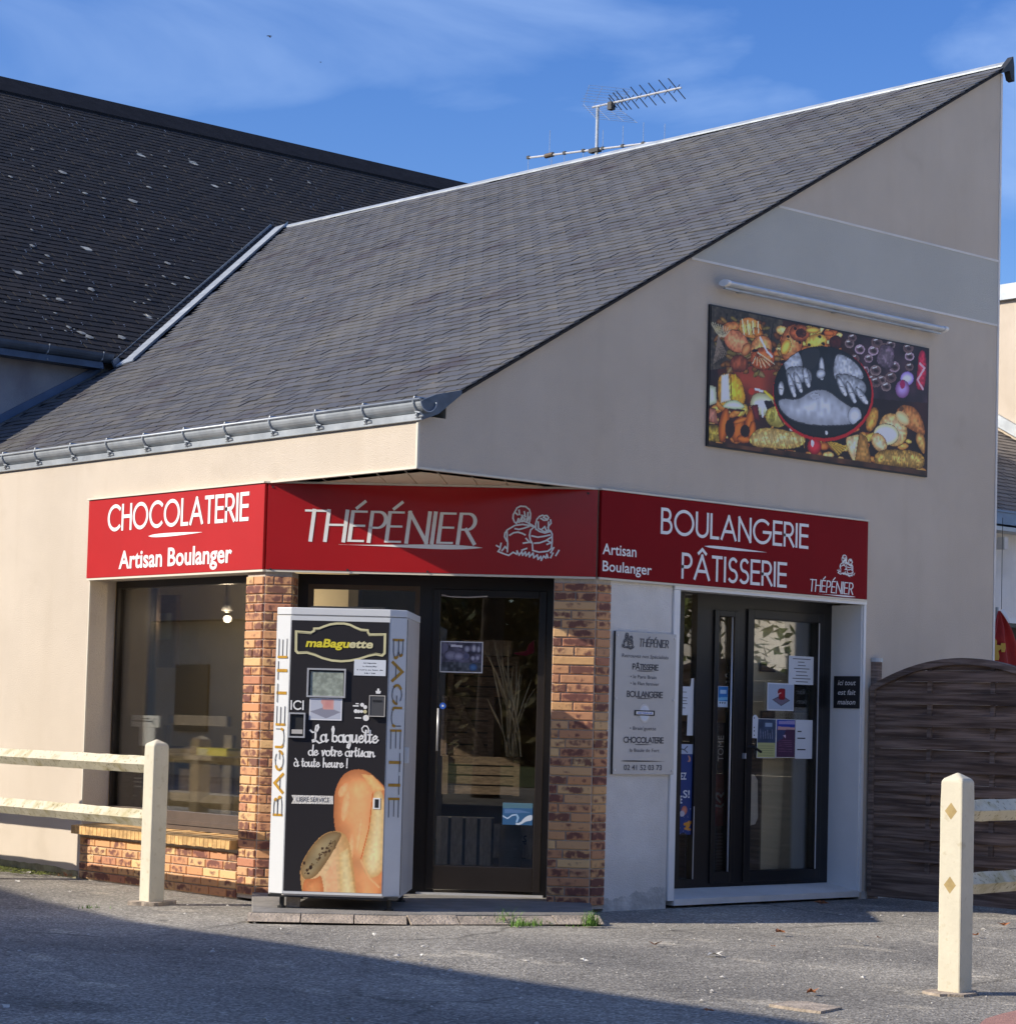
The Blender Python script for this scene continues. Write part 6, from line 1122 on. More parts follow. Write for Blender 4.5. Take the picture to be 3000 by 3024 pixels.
for i in range(120):
    u = random.random()**1.3; y = 7.7+u*5.2; x = random.uniform(-1+(y-7.3)*.36, min(HX1-2, V1[0]+(y-V1[1])*1.22-.2)); r_ = .006+abs(random.gauss(.0, .022))*(1.5 if random.random() < .07 else 1); k = 7; c = np.array([x, y, HZ(y)])+hn*.012
    ring = [c+hac*r_*random.uniform(.6, 1.2)*math.cos(t)+hup*r_*.9*random.uniform(.6, 1.2)*math.sin(t) for t in np.linspace(0, 2*math.pi, k, endpoint=False)]; mb.add([tuple(v) for v in ring]+[tuple(c+hn*.004)], [(j, (j+1) % k, k) for j in range(k)])
mb.build('lichen_spots', 'lichen', H, kind='stuff')
mb = MB(); mb.prism([(HX0, HR-.34, HZ(HR-.34)-.0), (HX0, HR-.34, HZ(HR-.34)+.035), (HX0, HR, HZ(HR)+.075), (HX0, HR+.34, HZ(HR-.34)+.035), (HX0, HR+.34, HZ(HR-.34)), (HX0, HR, HZ(HR)+.03)], (HX1-HX0+.02, 0, 0)); MT['ridge_black'] = mat('black_ridge_tile', (.014, .014, .017), .8, .2, 6, spec=.15); mb.build('ridge_cap', 'ridge_black', H)
gy_, gz_ = 7.46, 4.775; gr_ = .085; prof = [(gy_+gr_*math.cos(t), gz_+gr_*math.sin(t)) for t in np.linspace(math.pi, 2*math.pi, 11)]+[(gy_+(gr_-.006)*math.cos(t), gz_+(gr_-.006)*math.sin(t)) for t in np.linspace(2*math.pi, math.pi, 11)]
mb = MB(); n = len(prof); mb.add([(HX0, y, z) for y, z in prof]+[(2.20, y, z) for y, z in prof], [(i, (i+1) % n, n+(i+1) % n, n+i) for i in range(n)]+[tuple(range(n-1, -1, -1)), tuple(range(n, 2*n))]); hg = mb.build('gutter', 'zinc_dark', H)
mb = MB(); mb.prism([(HX0, 7.40, 4.625), (HX0, 7.56, 4.625), (HX0, 7.56, 4.70), (HX0, 7.42, 4.69)], (2.1-HX0, 0, 0)); mb.build('fascia', 'zinc_dark', H)
for k in range(8):
    x = 2.08-.60*k; mb = MB(); mb.tube([(x, gy_-gr_-.005, gz_+.01), (x, gy_-gr_*.7, gz_-gr_*.75), (x, gy_, gz_-gr_-.01), (x, 7.40, 4.64)], .008, 6); mb.build('gutter_bracket', 'zinc', hg)
fa, fb = (XE, RK(XE)+.02), (2.16, RK(2.16)+.01); mb = MB(); mb.prism([(fa[0], 7.545, fa[1]), (fb[0], 7.545, fb[1]), (fb[0], 7.545, fb[1]+.085), (fa[0], 7.545, fa[1]+.085)], (0, .02, 0)); mb.build('wall_flashing', 'zinc_dark', H)
MT['zinc_blue'] = mat('zinc_wall_trim', (.16, .21, .30), .4, .1, 5, metal=.6); H.children[-1].data.materials[0] = MT['zinc_blue']
# ================================================================== AERIALS
AN = Fr((6.78, 0), (0, -1), (-1, 0)); Za = lambda x, y: (1550+x/3.834, 220+y/3.834)
def ap(x, y, d=0.): u, z = AN.at(*Za(x, y), d); return AN(u, d, z)
ta = thing('tv_aerial', 'roof mast carrying a yagi aerial with a mesh reflector', 'aerial', (6.78, ap(818, 900)[1], 5.2))
mx_, my_ = 6.78, ap(818, 600)[1]; ztop = ap(818, 360)[2]
mb = MB(); mb.tube([(mx_, my_, 5.2), (mx_, my_, ztop)], .017, 8); mb.build('mast', 'zinc', ta, smooth=True)
for z in (5.5, 6.3): mb = MB(); mb.box(WORLD, 6.36, 6.80, my_-.02, my_+.02, z-.02, z+.02); mb.build('wall_bracket', 'zinc', ta)
b0, b1 = np.array(ap(765, 368)), np.array(ap(1770, 145)); mb = MB(); mb.tube([b0, b1], .011, 6); mb.build('boom', 'metal', ta)
def along(x): return b0+(b1-b0)*(x-765)/1005
for x, l in ((1000, .55), (1030, .8), (1085, .9), (1130, .95), (1210, 1), (1300, 1.05), (1400, 1.05), (1500, 1.05), (1620, 1.1), (1720, 1.05)):
    c = along(x); v = np.array([.06, -.045, -.085])*l; mb = MB(); mb.tube([c-v*1.15, c+v*1.15], .0055, 5); w = np.array([.07, .03, .06])*l; mb.tube([c-w, c+w], .0045, 5); mb.build('director', 'steel_dark', ta)
mb = MB(); c = along(985); mb.box(Fr(c[:2], (0, -1), (-1, 0)), -.03, .03, -.03, .03, c[2]-.07, c[2]+.01); mb.build('dipole_box', 'steel_dark', ta)
c0 = along(850)
for sgn, e0, e1 in ((1, (900, 100), (960, 140)), (-1, (1080, 540), (1040, 520))):
    p1 = np.array(ap(*e1)); mb = MB()
    for k in range(7):
        s_ = (k+1)/7; c = c0+(p1-c0)*s_; mb.tube([c+np.array([-.20, .10, 0]), c+np.array([.20, -.10, 0])], .0016, 4)
    for a in (-.2, -.07, .07, .2): o_ = np.array([a, -a*.5, 0]); mb.tube([c0+o_*.8, p1+o_], .002, 4)
    mb.build('mesh_reflector', 'zinc', ta, kind='stuff')
fmA = thing('radio_aerial', 'long level radio aerial with thin upright rods clamped low on the mast', 'aerial', (6.78, ap(818, 850)[1], ap(818, 850)[2]))
p0, p1 = np.array(ap(40, 940)), np.array(ap(1590, 750)); mb = MB(); mb.tube([p0, p1], .011, 6); mb.build('boom', 'metal', fmA)
for x, up_, dn in ((40, 0, 150), (290, 300, 70), (318, 0, 130), (468, 30, 120), (686, 20, 80), (905, 220, 75), (1128, 240, 60), (1352, 250, 50), (1580, 200, 10)):
    c = p0+(p1-p0)*(x-40)/1550; k = 1/3.834/290; mb = MB(); mb.tube([c+np.array([0, 0, up_*k]), c-np.array([0, 0, dn*k])], .0028, 5); mb.build('rod', 'zinc', fmA)
    mb = MB(); mb.box(Fr(c[:2], (0, -1), (-1, 0)), -.018, .018, -.015, .015, c[2]-.012, c[2]+.02); mb.build('clamp', 'steel_dark', fmA)
c = p0+(p1-p0)*(290-40)/1550; mb = MB(); mb.tube([c-np.array([0, -.06, 0]), c+np.array([0, -.06, .0])], .026, 10); mb.build('balun', 'tan_frame', fmA)
c = p0+(p1-p0)*(818-40)/1550; mb = MB(); mb.box(Fr(c[:2], (0, -1), (-1, 0)), -.07, .07, -.03, .03, c[2]-.03, c[2]+.012); mb.build('mast_clamp', 'steel_dark', fmA)

# ================================================================== POST AND RAIL FENCES
def post_mb(c, ang, h=1.10, s=.125, tip=.03):
    mb = MB(); f = Fr(c, (math.cos(ang), math.sin(ang)), (-math.sin(ang), math.cos(ang))); r = random.Random(5); lv = [-.05, .03, .25, .5, .75, .95, h-.012, h]
    rings = []
    for i, z in enumerate(lv):
        s2 = s/2-(.012 if i == len(lv)-1 else 0)+r.uniform(-.0015, .0015); e = .010; rings.append([f(a*s2+ (-a if False else 0), b*s2, z) for a, b in ((-1, -1), (1, -1), (1, 1), (-1, 1))])
    vs = [v for q in rings for v in q]+[f(0, 0, h+tip)]; fs = []
    for i in range(len(lv)-1):
        for k in range(4): fs.append((i*4+k, i*4+(k+1) % 4, (i+1)*4+(k+1) % 4, (i+1)*4+k))
    for k in range(4): fs.append(((len(lv)-1)*4+k, (len(lv)-1)*4+(k+1) % 4, len(vs)-1))
    mb.add(vs, fs); return mb, f
def rail_mb(a, b, diag=.118, taper=True):
    """a diamond-section rail, ends whittled to fit the sockets"""
    a = np.array(a, float); b = np.array(b, float); L_ = np.linalg.norm(b-a); t = (b-a)/L_; sd = np.cross(t, [0, 0, 1.]); n = 26; rings = []; r = random.Random(int(L_*100))
    for i in range(n+1):
        s = i/n*L_; k = 1.0
        if taper: e = min(s, L_-s); k = .62+.38*min(1, e/.10)
        p = a+t*s; h = diag/2*k; q = [r.uniform(-.0022, .0022) for _ in range(4)]
        rings.append([p+sd*(h*.92+q[0]), p+np.array([0, 0, h+q[1]]), p-sd*(h*.92+q[2]), p-np.array([0, 0, h+q[3]])])
    mb = MB(); vs = [tuple(v) for q in rings for v in q]; fs = [(i*4+k, i*4+(k+1) % 4, (i+1)*4+(k+1) % 4, (i+1)*4+k) for i in range(n) for k in range(4)]+[(3, 2, 1, 0), (n*4, n*4+1, n*4+2, n*4+3)]
    mb.add(vs, fs); return mb
fl = thing('post_and_rail_fence', 'cream post and rail fence running along the side wall on the left', 'fence', (-.806, 3, 0))
for y in (1.782, 4.42, 7.06):
    mb, f = post_mb((-.806, y), 0); mb.build('post', 'fence_white', fl, bevel=.009)
for z in (.948, .573):
    for a, b in ((1.842, 4.36), (4.48, 7.0)): rail_mb((-.806, a, z), (-.806, b, z)).build('rail', 'rail', fl)
mb = MB(); r = random.Random(2); n = 18; mb.prism([(-.83+ .17*math.cos(t)*r.uniform(.7, 1.15)+.03, 1.77+.13*math.sin(t)*r.uniform(.7, 1.15), -.02) for t in np.linspace(0, 2*math.pi, n, endpoint=False)], (0, 0, .026)); mb.build('footing', 'edging', fl)
fr_ = thing('post_and_rail_fence', 'cream post and rail fence beginning at the lower right in front of the dark panel', 'fence', (.1, -4.55, 0))
e = ground_at(2833, 2936); ang = math.radians(7.6); ca, sa = math.cos(ang), math.sin(ang); sz = .128
cx, cy = e[0]+sz/2*(ca-sa), e[1]+sz/2*(sa+ca)
mb, f = post_mb((cx, cy), ang, 1.09, sz, .032); mb.build('post', 'fence_white', fr_, bevel=.009)
for k, z in enumerate((.922, .545)):
    mb = MB(); dd = -.0645; hw, hh = .035, .044; mb.prism([tuple(np.array((cx, cy, z))+np.array((-ca, -sa, 0))*(sz/2+.0015)+np.array((-sa, ca, 0))*u+np.array((0, 0, w))) for u, w in ((-hw, 0), (0, hh), (hw, 0), (0, -hh))], (ca*.003, sa*.003, 0)); mb.build('rail_socket', 'socket', fr_)
    a = (cx+ca*.0645, cy+sa*.0645, z); b = (cx+ca*2.4, cy+sa*2.4, z); rail_mb(a, b, .115).build('rail', 'rail', fr_)
mb, f = post_mb((cx+ca*2.46, cy+sa*2.46), ang, 1.09, sz, .032); mb.build('post', 'fence_white', fr_, bevel=.009)
mb = MB(); r = random.Random(8); mb.prism([(cx-.04+.19*math.cos(t)*r.uniform(.7, 1.1), cy+.13*math.sin(t)*r.uniform(.7, 1.1), -.02) for t in np.linspace(0, 2*math.pi, 16, endpoint=False)], (0, 0, .024)); mb.build('footing', 'edging', fr_)

# ================================================================== DARK WOVEN FENCE PANEL
WP = Fr((4.75, 0), (0, -1), (-1, 0)); wp = thing('woven_fence_panel', 'weathered dark brown woven wooden fence panel with an arched top', 'fence panel', (4.75, -.9, 0))
arch = lambda u: 1.655+.225*(1-((u-.92)/.90)**2)
NP = 36; a = [(.02+1.80*i/NP) for i in range(NP+1)]
mb = MB(); up_ = [WP(u, .035, arch(u)+.015) for u in a]; lo_ = [WP(u, .035, arch(u)-.035) for u in a]; up2 = [WP(u, -.035, arch(u)+.015) for u in a]; lo2 = [WP(u, -.035, arch(u)-.035) for u in a]; n = NP+1
mb.add(up_+lo_+up2+lo2, [(i, i+1, n+i+1, n+i) for i in range(NP)]+[(i, 2*n+i, 2*n+i+1, i+1) for i in range(NP)]+[(n+i, n+i+1, 3*n+i+1, 3*n+i) for i in range(NP)]+[(2*n+i, 3*n+i, 3*n+i+1, 2*n+i+1) for i in range(NP)]); mb.build('top_rail', 'weathered_wood', wp)
for u in (.02, 1.775): mb = MB(); mb.box(WP, u, u+.045, -.03, .03, .04, 1.64); mb.build('stile', 'weathered_wood', wp)
for u in (.60, 1.20): mb = MB(); mb.box(WP, u-.020, u+.020, -.010, .012, .06, arch(u)-.03); mb.build('lath', 'weathered_wood', wp)
MT['ww2'] = mat('weathered_fence_slat', (.24, .165, .125), .85, .30, 4, .5, 40, spec=.2, stretch=(1, .35, 9), col2=(.38, .28, .22)); add_mul(MT['ww2'], 2.5, .35, .65, (.6, .58, .58), (1.2, 1.15, 1.1), (1, .4, 6))
pitch_ = .088; rows = 19
for k in range(rows):
    z0 = .215+k*pitch_; z1 = z0+pitch_-.001+random.uniform(-.002, .002); par = 1 if k % 2 else -1
    if z0 > arch(.92)-.05: break
    us = [u for u in np.linspace(.055, 1.785, 25)]; P = []
    for u in us:
        d = par*.022*math.sin(math.pi*(u-.3)/.6) if .0 < u < 1.8 else 0
        d = par*.020*(-math.cos(2*math.pi*(u)/1.2) if False else (1-abs(((u % .6)-.0)/.3-1))*0) + par*.024*math.cos(math.pi*((u-.6)/.6))*(1 if abs(u-.9) < .33 else 1)*(0.5+.5*(-1)**0)
        lath = min(abs(u-.6), abs(u-1.2)); d = par*.017*math.exp(-(lath/.16)**2)
        t_ = arch(u)-.033
        if z0 < t_-.004: P.append((u, d, min(z1, t_)))
    if len(P) < 2: continue
    mb = MB(); n = len(P); th = .008; tl = .005
    fr1 = [WP(u, d+th+tl, z0) for u, d, z in P]; fr2 = [WP(u, d+th, z) for u, d, z in P]; bk1 = [WP(u, d-th, z0) for u, d, z in P]; bk2 = [WP(u, d-th, z) for u, d, z in P]
    mb.add(fr1+fr2+bk1+bk2, [(i, i+1, n+i+1, n+i) for i in range(n-1)]+[(n+i, n+i+1, 3*n+i+1, 3*n+i) for i in range(n-1)]+[(2*n+i, i, 3*n+i-3*n+i if False else i, 2*n+i) if False else (2*n+i, 2*n+i+1, i+1, i) for i in range(n-1)]+[(0, n, 3*n, 2*n), (n-1, 3*n-1, 4*n-1, 2*n-1)])
    mb.build('slat', 'ww2', wp)
mb = MB(); mb.box(WP, .03, 1.80, .0, .028, .008, .2155); mb.build('base_board', 'ww2', wp)
pz = thing('fence_post', 'grey wooden post with a metal cap beside the white door jamb', 'post', (4.75, 0, 0)); uc = WP.at(2586, 2000, -.06)[0]
mb = MB(); mb.tube([WP(uc, -.055, -.05), WP(uc, -.055, 1.875)], .052, 14); mb.build('shaft', 'weathered_wood', pz, smooth=False); mb = MB(); mb.tube([WP(uc, -.055, 1.868), WP(uc, -.055, 1.898)], .058, 14); mb.build('cap', 'zinc', pz)

# ================================================================== ANNEX, UPPER BLOCK, FLAG
ax = thing('annex_building', 'low pale annex with a brown slate roof and gutter at the right edge', 'building', (10, 4, 0))
mb = MB(); mb.prism(xz(1.72, [(6.4, -.05), (8.752, -.05), (8.752, 2.42), (11.2, 2.42), (11.2, -.05), (16, -.05), (16, 3.38), (6.4, 3.38)]), (0, .25, 0)); mb.build('wall', 'plaster_white', ax)
mb = MB(); mb.box(WORLD, 8.76, 11.2, 1.9, 1.95, -.05, 2.42); mb.build('dark_opening', 'interior_dark', ax)
mb = MB(); mb.box(WORLD, 8.74, 11.22, 1.69, 1.73, 2.40, 2.45); mb.build('opening_trim', 'white', ax)
mb = MB(); mb.box(WORLD, 8.75, 11.2, 1.70, 1.76, 2.36, 2.40); mb.build('opening_frame', 'dark_brown', ax)
AZ = lambda y: 3.40+(y-1.6)*.55; al = math.hypot(1, .55)
mb = MB(); mb.prism([(6.4, 1.58, AZ(1.58)-.02), (6.4, 5.6, AZ(5.6)-.02), (6.4, 5.6, AZ(5.6)-.08), (6.4, 1.58, AZ(1.58)-.08)], (9.6, 0, 0)); mb.build('roof_deck', 'slate_dark', ax)
MT['slate_brown'] = slate_mat('brown_slate', [(.14, .12, .10), (.20, .17, .14), (.16, .13, .11), (.22, .19, .155)], .7)
slates(ax, np.array([0, 1.56, AZ(1.56)-.01]), np.array([1., 0, 0]), np.array([0, 1, .55])/al, np.array([0, -.55, 1])/al, 40, lambda r: [(8.2, 12.2)], 'slate', 'slate_brown', keep=120)
mb = MB(); mb.box(WORLD, 6.4, 16, 1.49, 1.60, 3.33, 3.455); mb.box(WORLD, 6.4, 16, 1.475, 1.49, 3.445, 3.465); mb.build('gutter', 'zinc_blue', ax); mb = MB(); mb.box(WORLD, 6.4, 16, 1.50, 1.72, 3.27, 3.31); mb.build('eave_board', 'zinc', ax)
mb = MB(); mb.box(WORLD, 8.62, 8.68, 1.55, 1.7, 3.10, 3.22); mb.build('eave_bracket', 'plaster_white', ax)
ub = thing('upper_block', 'sunlit beige block with a flat roof edge rising behind the annex', 'building', (14, 5, 0))
mb = MB(); mb.box(WORLD, 12, 18, 2.2, 9, -.05, 6.30); mb.build('wall', 'stucco', ub); mb = MB(); mb.box(WORLD, 11.94, 18.06, 2.14, 9.06, 6.30, 6.48); mb.build('roof_edge', 'zinc', ub)
mb = MB(); mb.prism([(11.93, 2.2, AZ(2.2)+.06), (11.93, 5.6, AZ(5.6)+.06), (11.93, 5.6, AZ(5.6)+.20), (11.93, 2.2, AZ(2.2)+.20)], (.06, 0, 0)); mb.build('flashing', 'zinc', ub)
FP = Fr((0, .9), (1, 0), (0, -1)); Zf = lambda x, y: (2850+x/4.83, 1600+y/4.83)
fg = thing('red_flag', 'red flag with a yellow emblem and white hem hanging beyond the gable edge', 'flag', (7.8, .9, 0))
def flag_pts(ol, d): return [FP.at(*Zf(x, y), d) for x, y in ol]
ol = [(395, 1720), (370, 1100), (470, 985), (500, 960), (545, 1000), (610, 1165), (650, 1250), (700, 1400), (760, 1600), (800, 1760)]
cent = FP.at(*Zf(470, 985), 0); mb = MB(); P = flag_pts(ol, 0); top = P[3]; NB = 22
for_r = []
bl, br = FP.at(*Zf(380, 1780), 0), FP.at(*Zf(820, 1790), 0)
vs = []; 
for j in range(15):
    t = j/14
    for i in range(NB+1):
        s = i/NB; L0 = np.array(FP.at(*Zf(470-115*min(1, t*2.2), 985+ 800*t), 0)); R0 = np.array(FP.at(*Zf(500+330*t**.85, 985+ 810*t), 0)); p = L0*(1-s)+R0*s
        vs.append(FP(p[0], .035*math.sin(s*14+t*2)*min(1, t*3), p[1]))
fs = [(j*(NB+1)+i, j*(NB+1)+i+1, (j+1)*(NB+1)+i+1, (j+1)*(NB+1)+i) for j in range(14) for i in range(NB)]; mb.add(vs, fs); mb.build('cloth', 'flag', fg, smooth=True)
MT['flag_yellow'] = mat('flag_yellow', (.42, .25, .02), .7); P = [FP.at(*Zf(x, y), .05) for x, y in ((420, 1690), (425, 1500), (415, 1420), (435, 1385), (455, 1420), (450, 1470), (510, 1480), (515, 1445), (575, 1450), (580, 1520), (565, 1575), (520, 1575), (515, 1530), (475, 1560), (490, 1640), (480, 1690))]
mb = MB(); mb.prism([FP(u, .045, z) for u, z in P], tuple(FP.n*.004)); mb.build('emblem', 'flag_yellow', fg)
P = [FP.at(*Zf(x, y), .03) for x, y in ((480, 985), (515, 960), (560, 1020), (600, 1110), (612, 1165), (560, 1090))]; mb = MB(); mb.prism([FP(u, .05, z) for u, z in P], tuple(FP.n*.004)); mb.build('white_hem', 'paper', fg)
u, z = FP.at(*Zf(490, 965), -.02); mb = MB(); mb.tube([FP(u, -.05, -.05), FP(u, -.05, z+.02)], .016, 8); mb.build('pole', 'zinc', fg); mb = MB(); mb.tube([FP(u, .0, z), FP(u, .0, 3.3)], .003, 5); mb.build('cord', 'steel_dark', fg)

# ================================================================== LITTER, WEEDS, BIRDS
def gp(k, x, y): return (k[0]+x/k[2], k[1]+y/k[2])
KR = (1500, 2500, 1.278); KL = (0, 2500, 1.278)
def leaf(px, label, s=.05, m='dry_leaf', nm='fallen_leaf', cat='leaf', group='fallen leaves on the asphalt'):
    x, y = ground_at(*px); r = random.Random(int(px[0]*7+px[1])); n = 9; mb = MB(); a0 = r.random()*6; vs = []
    for i in range(n): a = a0+2*math.pi*i/n; q = s*(.45+.55*(i % 2))*r.uniform(.7, 1.1); vs.append((x+q*math.cos(a), y+q*math.sin(a), .006+r.uniform(0, s*.55)))
    mb.add(vs+[(x, y, .010)], [(i, (i+1) % n, n) for i in range(n)]); o = mb.build(nm, m); return tag(recentre(o), label, cat, group)
for k, p, l, s in ((KR, (555, 378), 'brown curled leaf on the sunlit asphalt, second from the left', .055), (KR, (1025, 330), 'dark brown leaf lying in the sun below the glass door', .06), (KR, (1400, 350), 'small brown leaf left of the right fence post', .03), (KR, (1870, 305), 'reddish leaf under the right rails near the picture edge', .055), (KR, (1765, 342), 'dark leaf just right of the right fence post', .045), (KR, (1145, 558), 'orange brown leaf just above the pale asphalt patch', .05), (KR, (1000, 383), 'tiny brown leaf below the larger dark brown leaf', .02), (KR, (1180, 222), 'dull brown leaf in the shade at the glass door', .06), (KR, (755, 628), 'dark leaf in the large foreground shade', .035)): leaf(gp(k, *p), l, s)
for k, p, l, s in ((KR, (1105, 196), 'crumpled white paper in the shade at the glass door step', .10), (KR, (775, 414), 'long white scrap on the sunlit asphalt', .07), (KR, (1325, 366), 'small pale yellow scrap in the sun', .035), (KR, (285, 437), 'pale scrap below the grass tufts', .03), (KR, (215, 350), 'tiny white chip below the doorstep edge', .02), (KL, (885, 319), 'white chip in front of the vending machine, leftmost', .024), (KL, (960, 297), 'white chip in front of the vending machine, nearest the slab', .02), (KL, (1060, 321), 'flat white chip in front of the vending machine', .03), (KL, (1410, 342), 'pale round chip in the sun below the corner door', .03), (KL, (1590, 420), 'white chip beside the shade edge', .03), (KL, (1505, 443), 'white chip on the shade edge', .025), (KL, (65, 137), 'pale stone by the moss at the far left', .03), (KL, (105, 106), 'pale pebble against the mossy wall foot', .03), (KL, (262, 176), 'small white chip left of the left fence post', .02), (KL, (825, 489), 'white chip in the dark foreground shade', .022), (KL, (25, 616), 'white chip in the lower left corner', .028), (KL, (1000, 664), 'white chip at the bottom edge, left of the pair', .025), (KL, (1320, 662), 'white chip at the bottom edge, right of the pair', .03)): leaf(gp(k, *p), l, s, 'scrap', 'pale_scrap', 'scrap', 'pale scraps on the asphalt')
mb = MB(); pts = [ground_at(*gp(KR, x, y)) for x, y in ((985, 600), (1060, 588), (1130, 590), (1260, 612), (1180, 628), (1100, 618))]; mb.prism([(x, y, -.02) for x, y in pts], (0, 0, .026)); tag(recentre(mb.build('asphalt_patch', 'edging')), 'pale broken stone patch set in the asphalt at the lower right', 'stone patch')
def tuft(px, label, n, h, sp, m='grass', z=0., grp='grass tufts at the doorstep edge'):
    x, y = ground_at(*px, z); r = random.Random(int(px[0])); vs = []; fs = []
    for i in range(n):
        a = r.random()*6.28; b = (x+r.gauss(0, sp), y+r.gauss(0, sp*.6)); hh = h*r.uniform(.4, 1); l = hh*r.uniform(.2, .8); w = .0035
        pts = [(b[0]+math.cos(a)*l*t*t, b[1]+math.sin(a)*l*t*t, z-.005+hh*t*(1-.25*t)) for t in (0, .35, .7, 1)]; k = len(vs); pr_ = (-math.sin(a), math.cos(a))
        for j, p in enumerate(pts): ww = w*(1-j/3.3); vs += [(p[0]+pr_[0]*ww, p[1]+pr_[1]*ww, p[2]), (p[0]-pr_[0]*ww, p[1]-pr_[1]*ww, p[2])]
        for j in range(3): fs.append((k+2*j, k+2*j+1, k+2*j+3, k+2*j+2))
    mb = MB(); mb.add(vs, fs); return tag(recentre(mb.build('grass_tuft', m)), label, 'grass', grp)
KT = (1200, 1900, 2.273)
for p, l, n, h, sp in (((375, 1848), 'thin grass tuft at the doorstep edge, leftmost of the row', 9, .07, .03), ((478, 1850), 'thin pale tuft, second from the left at the doorstep edge', 12, .10, .03), ((665, 1850), 'taller tuft, third from the left at the doorstep edge', 38, .13, .05), ((790, 1868), 'broad bright green tuft in the middle of the doorstep edge', 90, .08, .07), ((945, 1855), 'tiny tuft between the broad tuft and the right end', 10, .05, .03), ((1120, 1872), 'low flat tuft close to the right end of the doorstep', 14, .03, .04), ((1235, 1868), 'bright green tuft at the right end of the doorstep', 90, .12, .035)): tuft(gp(KT, p[0], p[1]+26), l, n, h*1.15, sp)
tuft((1733, 2655), 'dark green tuft in the shade at the foot of the brick pier', 50, .07, .03, z=0.)
tuft((330, 2592), 'tall thin grass growing against the low brick base', 22, .34, .03, grp='weeds by the side wall')
tuft((205, 2586), 'dry reddish weed at the foot of the beige wall corner', 30, .06, .09, 'dry_leaf', grp='weeds by the side wall')
tuft(gp(KL, 335, 232), 'small green weed in the asphalt left of the left fence post', 26, .04, .05, grp='weeds by the side wall')
def bird(px, dist, s, label):
    r = FW*F+RT*(px[0]-CX)-UP*(px[1]-CY); p = CAM+r/F*dist; mb = MB(); q = lambda a, b, c: tuple(p+RT*a*s+UP*b*s+FW*c*s)
    mb.tube([q(-.5, 0, 0), q(-.25, .03, 0), q(.1, .02, 0), q(.4, -.05, 0), q(.6, -.02, 0)], .1, 8, rr=[.02*s, .09*s, .11*s, .06*s, .05*s]); 
    mb.add([q(-.2, .05, 0), q(.2, .05, 0), q(.45, .3, .8), q(.3, .25, 1.0)], [(0, 1, 2, 3)]); mb.add([q(-.2, .05, 0), q(.2, .03, 0), q(.5, -.45, -.5), q(.3, -.5, -.6)], [(0, 1, 2, 3)])
    tag(recentre(mb.build('bird', 'bird')), label, 'bird', 'birds in the sky')
bird((794, 105), 60, .13, 'dark flying bird high in the sky, the larger of two'); bird((946, 182), 95, .09, 'tiny distant bird below and right of the larger one')

# ================================================================== BEYOND THE FRAME (seen in reflections, casting the foreground shade, some added to block and bounce light)
MT['bounce_wall'] = mat('bounce_wall', (.82, .74, .60), .9, .04, 2)
MT['bounce_gravel'] = mat('bounce_gravel', (.74, .66, .54), .95, .1, 4, .3, 60)
sheet('bounce_yard', [(-3, -32), (60, -32), (60, -3.5), (9, -3.5), (5.3, -2.4), (1.6, -6.4), (-3, -10.5), (-4, -19)], .0, 'bounce_gravel')  # unseen pale ground added to reflect sunlight up at the gable
nh = thing('neighbour_house', 'beige house out of frame on the left whose roof shades the foreground', 'building', (-15, 0, 0)); HC = -1.62-6/.664
mb = MB(); mb.prism([(HC, -8.5, -.05), (HC, 14.6, -.05), (HC, 14.6, 7.3), (HC, 8.5, 6.42), (HC, 7.3, 6.22), (HC, 5.3, 6.0), (HC, -8.5, 6.0)], (-9, 0, 0)); mb.build('walls', 'house_wall', nh)
for y in (-6, -3, 0, 3): mb = MB(); mb.box(WORLD, HC, HC+.05, y-.6, y+.6, 1, 2.3); mb.build('window', 'dark_brown', nh)
h2 = thing('far_house', 'beige house with a dark roof reflected in the left shop window', 'building', (-20, 26, 0)); mb = MB(); mb.box(WORLD, -28, -17, 22, 34, -.05, 3.2); mb.build('walls', 'house_wall', h2); mb = MB(); mb.prism([(-28.5, 21.6, 3.2), (-22.5, 21.6, 6.5), (-16.5, 21.6, 3.2)], (0, 13, 0)); mb.build('roof', 'house_roof', h2)
for y in (24, 28): mb = MB(); mb.box(WORLD, -17, -16.95, y, y+1.2, .9, 2.3); mb.build('window', 'dark_brown', h2)
def tree(x, y, h, r, label, seed, m='leaf'):
    t = thing('tree', label, 'tree', (x, y, 0), 'trees across the road'); q = random.Random(seed); mb = MB(); mb.tube([(x, y, -.1), (x+.1, y, h*.3), (x, y+.1, h*.6), (x, y, h*.85)], .2, 8, rr=[.25, .18, .12, .04])
    for k in range(6): a = k*1.05; mb.tube([(x, y, h*(.35+.07*k)), (x+math.cos(a)*r*.6, y+math.sin(a)*r*.6, h*(.5+.07*k))], .06, 6, rr=[.07, .02])
    mb.build('trunk', 'bark', t, smooth=True); vs = []; fs = []; cl = [(q.gauss(0, .45)*r, q.gauss(0, .45)*r, q.uniform(.35, .95)*h, q.uniform(.25, .5)*r) for _ in range(22)]
    for cx_, cy_, cz_, cr in cl:
        for i in range(230):
            v = np.array([q.gauss(0, 1), q.gauss(0, 1), q.gauss(0, 1)]); v = v/np.linalg.norm(v)*cr*q.uniform(.6, 1.05); p = np.array([x+cx_, y+cy_, cz_])+v; a = np.array([q.gauss(0, 1), q.gauss(0, 1), q.gauss(0, 1)]); a /= np.linalg.norm(a); b = np.cross(a, [q.random(), q.random(), 1]); b /= np.linalg.norm(b); s = .10+.06*q.random(); k = len(vs)
            vs += [tuple(p-a*s), tuple(p+b*s*.6), tuple(p+a*s), tuple(p-b*s*.6)]; fs.append((k, k+1, k+2, k+3))
    mb = MB(); mb.v = vs; mb.f = fs; mb.build('crown', m, t)
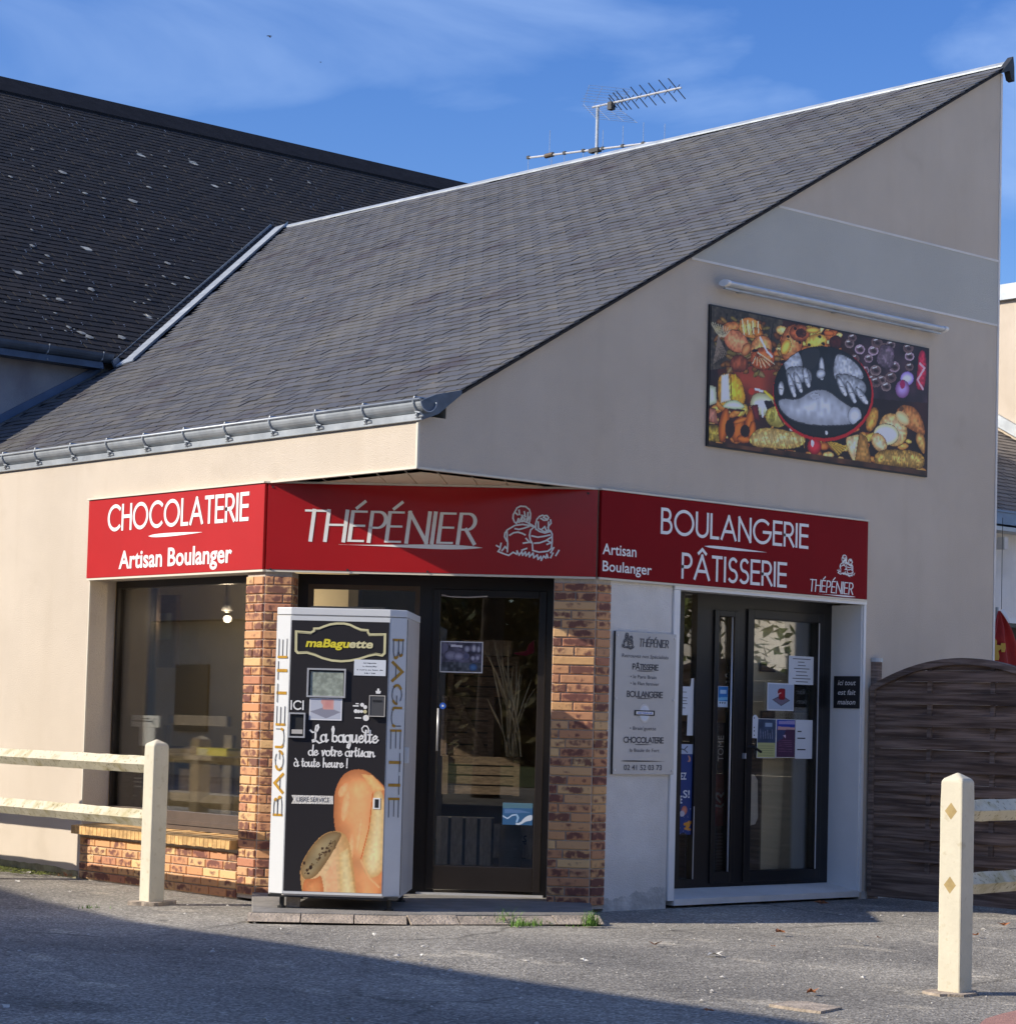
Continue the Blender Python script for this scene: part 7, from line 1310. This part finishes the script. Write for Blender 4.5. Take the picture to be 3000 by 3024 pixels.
tree(-15.5, -14, 13, 5.0, 'added unseen tree behind the camera, blocking sky light over the road', 21); tree(-19, -6, 12, 4.5, 'added unseen tree behind the neighbour house, blocking sky light', 22)  # both trees added out of view to block sky light over the foreground
tree(-12.5, -21, 12, 4.6, 'added unseen second tree behind the camera, blocking sky light', 23); tree(-20, -27, 7.5, 3.0, 'bushy green tree across the lawn, left of the group', 1); tree(-27, -24, 6.5, 2.6, 'round tree furthest left across the lawn', 2, 'leaf2'); tree(17, -17, 6, 2.2, 'tall green tree reflected in the glass door', 3); tree(12, -20, 6, 2.2, 'yellowing tree reflected in the glass door', 4, 'leaf2'); tree(22, -20, 6.5, 2.4, 'largest tree across the road', 5); tree(-14, -33, 8, 3, 'autumn tree behind the lawn hedge', 6, 'leaf2'); tree(27, -13, 6, 2.2, 'tree beside the far road bend', 7)  # the first tree here is also added to dim the foreground

# unseen houses and pale yard, added to bounce sunlight onto the shaded gable
for x0, w, h, lab in ((-2, 13, 7.5, 'added unseen pale house bouncing light, nearest the lawn trees'), (13, 12, 6.6, 'lower of the added unseen pale houses bouncing light'), (27, 15, 8.5, 'largest of the added unseen pale houses bouncing light')):
    t = thing('bounce_building', lab, 'building', (x0+w/2, -30, 0)); mb = MB(); mb.box(WORLD, x0, x0+w, -34, -26, -.05, h); mb.build('walls', 'bounce_wall', t)
    mb = MB(); mb.prism([(x0-.4, -34.4, h), (x0-.4, -30, h+2.6), (x0-.4, -25.6, h)], (w+.8, 0, 0)); mb.build('roof', 'house_roof', t)
    for k in range(int(w/3)): mb = MB(); mb.box(WORLD, x0+1+3*k, x0+2+3*k, -26, -25.95, 1, 2.3); mb.build('window', 'dark_brown', t)

# clipped hedges beyond the lawn
def hedge(x0, x1, y, h, label, seed):
    q = random.Random(seed); vs = []; fs = []
    for i in range(int((x1-x0)*260)):
        x = q.uniform(x0, x1); t = q.random(); z = h*t**.7*(1+.12*math.sin(x*.9)+.08*math.sin(x*2.3)); yy = y+q.uniform(0, .9); a = np.array([q.gauss(0, 1), q.gauss(0, 1), q.gauss(0, 1)]); a /= np.linalg.norm(a); b = np.cross(a, [q.random(), q.random(), 1]); b /= np.linalg.norm(b); s = .17+.1*q.random(); p = np.array([x, yy, z]); k = len(vs)
        vs += [tuple(p-a*s), tuple(p+b*s*.6), tuple(p+a*s), tuple(p-b*s*.6)]; fs.append((k, k+1, k+2, k+3))
    mb = MB(); mb.v = vs; mb.f = fs; t = thing('hedge', label, 'hedge', ((x0+x1)/2, y, 0)); mb.build('foliage', 'leaf2' if seed % 2 else 'leaf', t); mb = MB(); mb.box(WORLD, x0+.2, x1-.2, y-.5, y-.05, -.1, h*.8); mb.build('stems', 'bark', t)
hedge(-40, -22, -33, 5.0, 'tall mixed hedge closing the far side of the lawn on the left', 3); hedge(-22, -4, -31, 4.2, 'yellowing hedge closing the far side of the lawn on the right', 4)
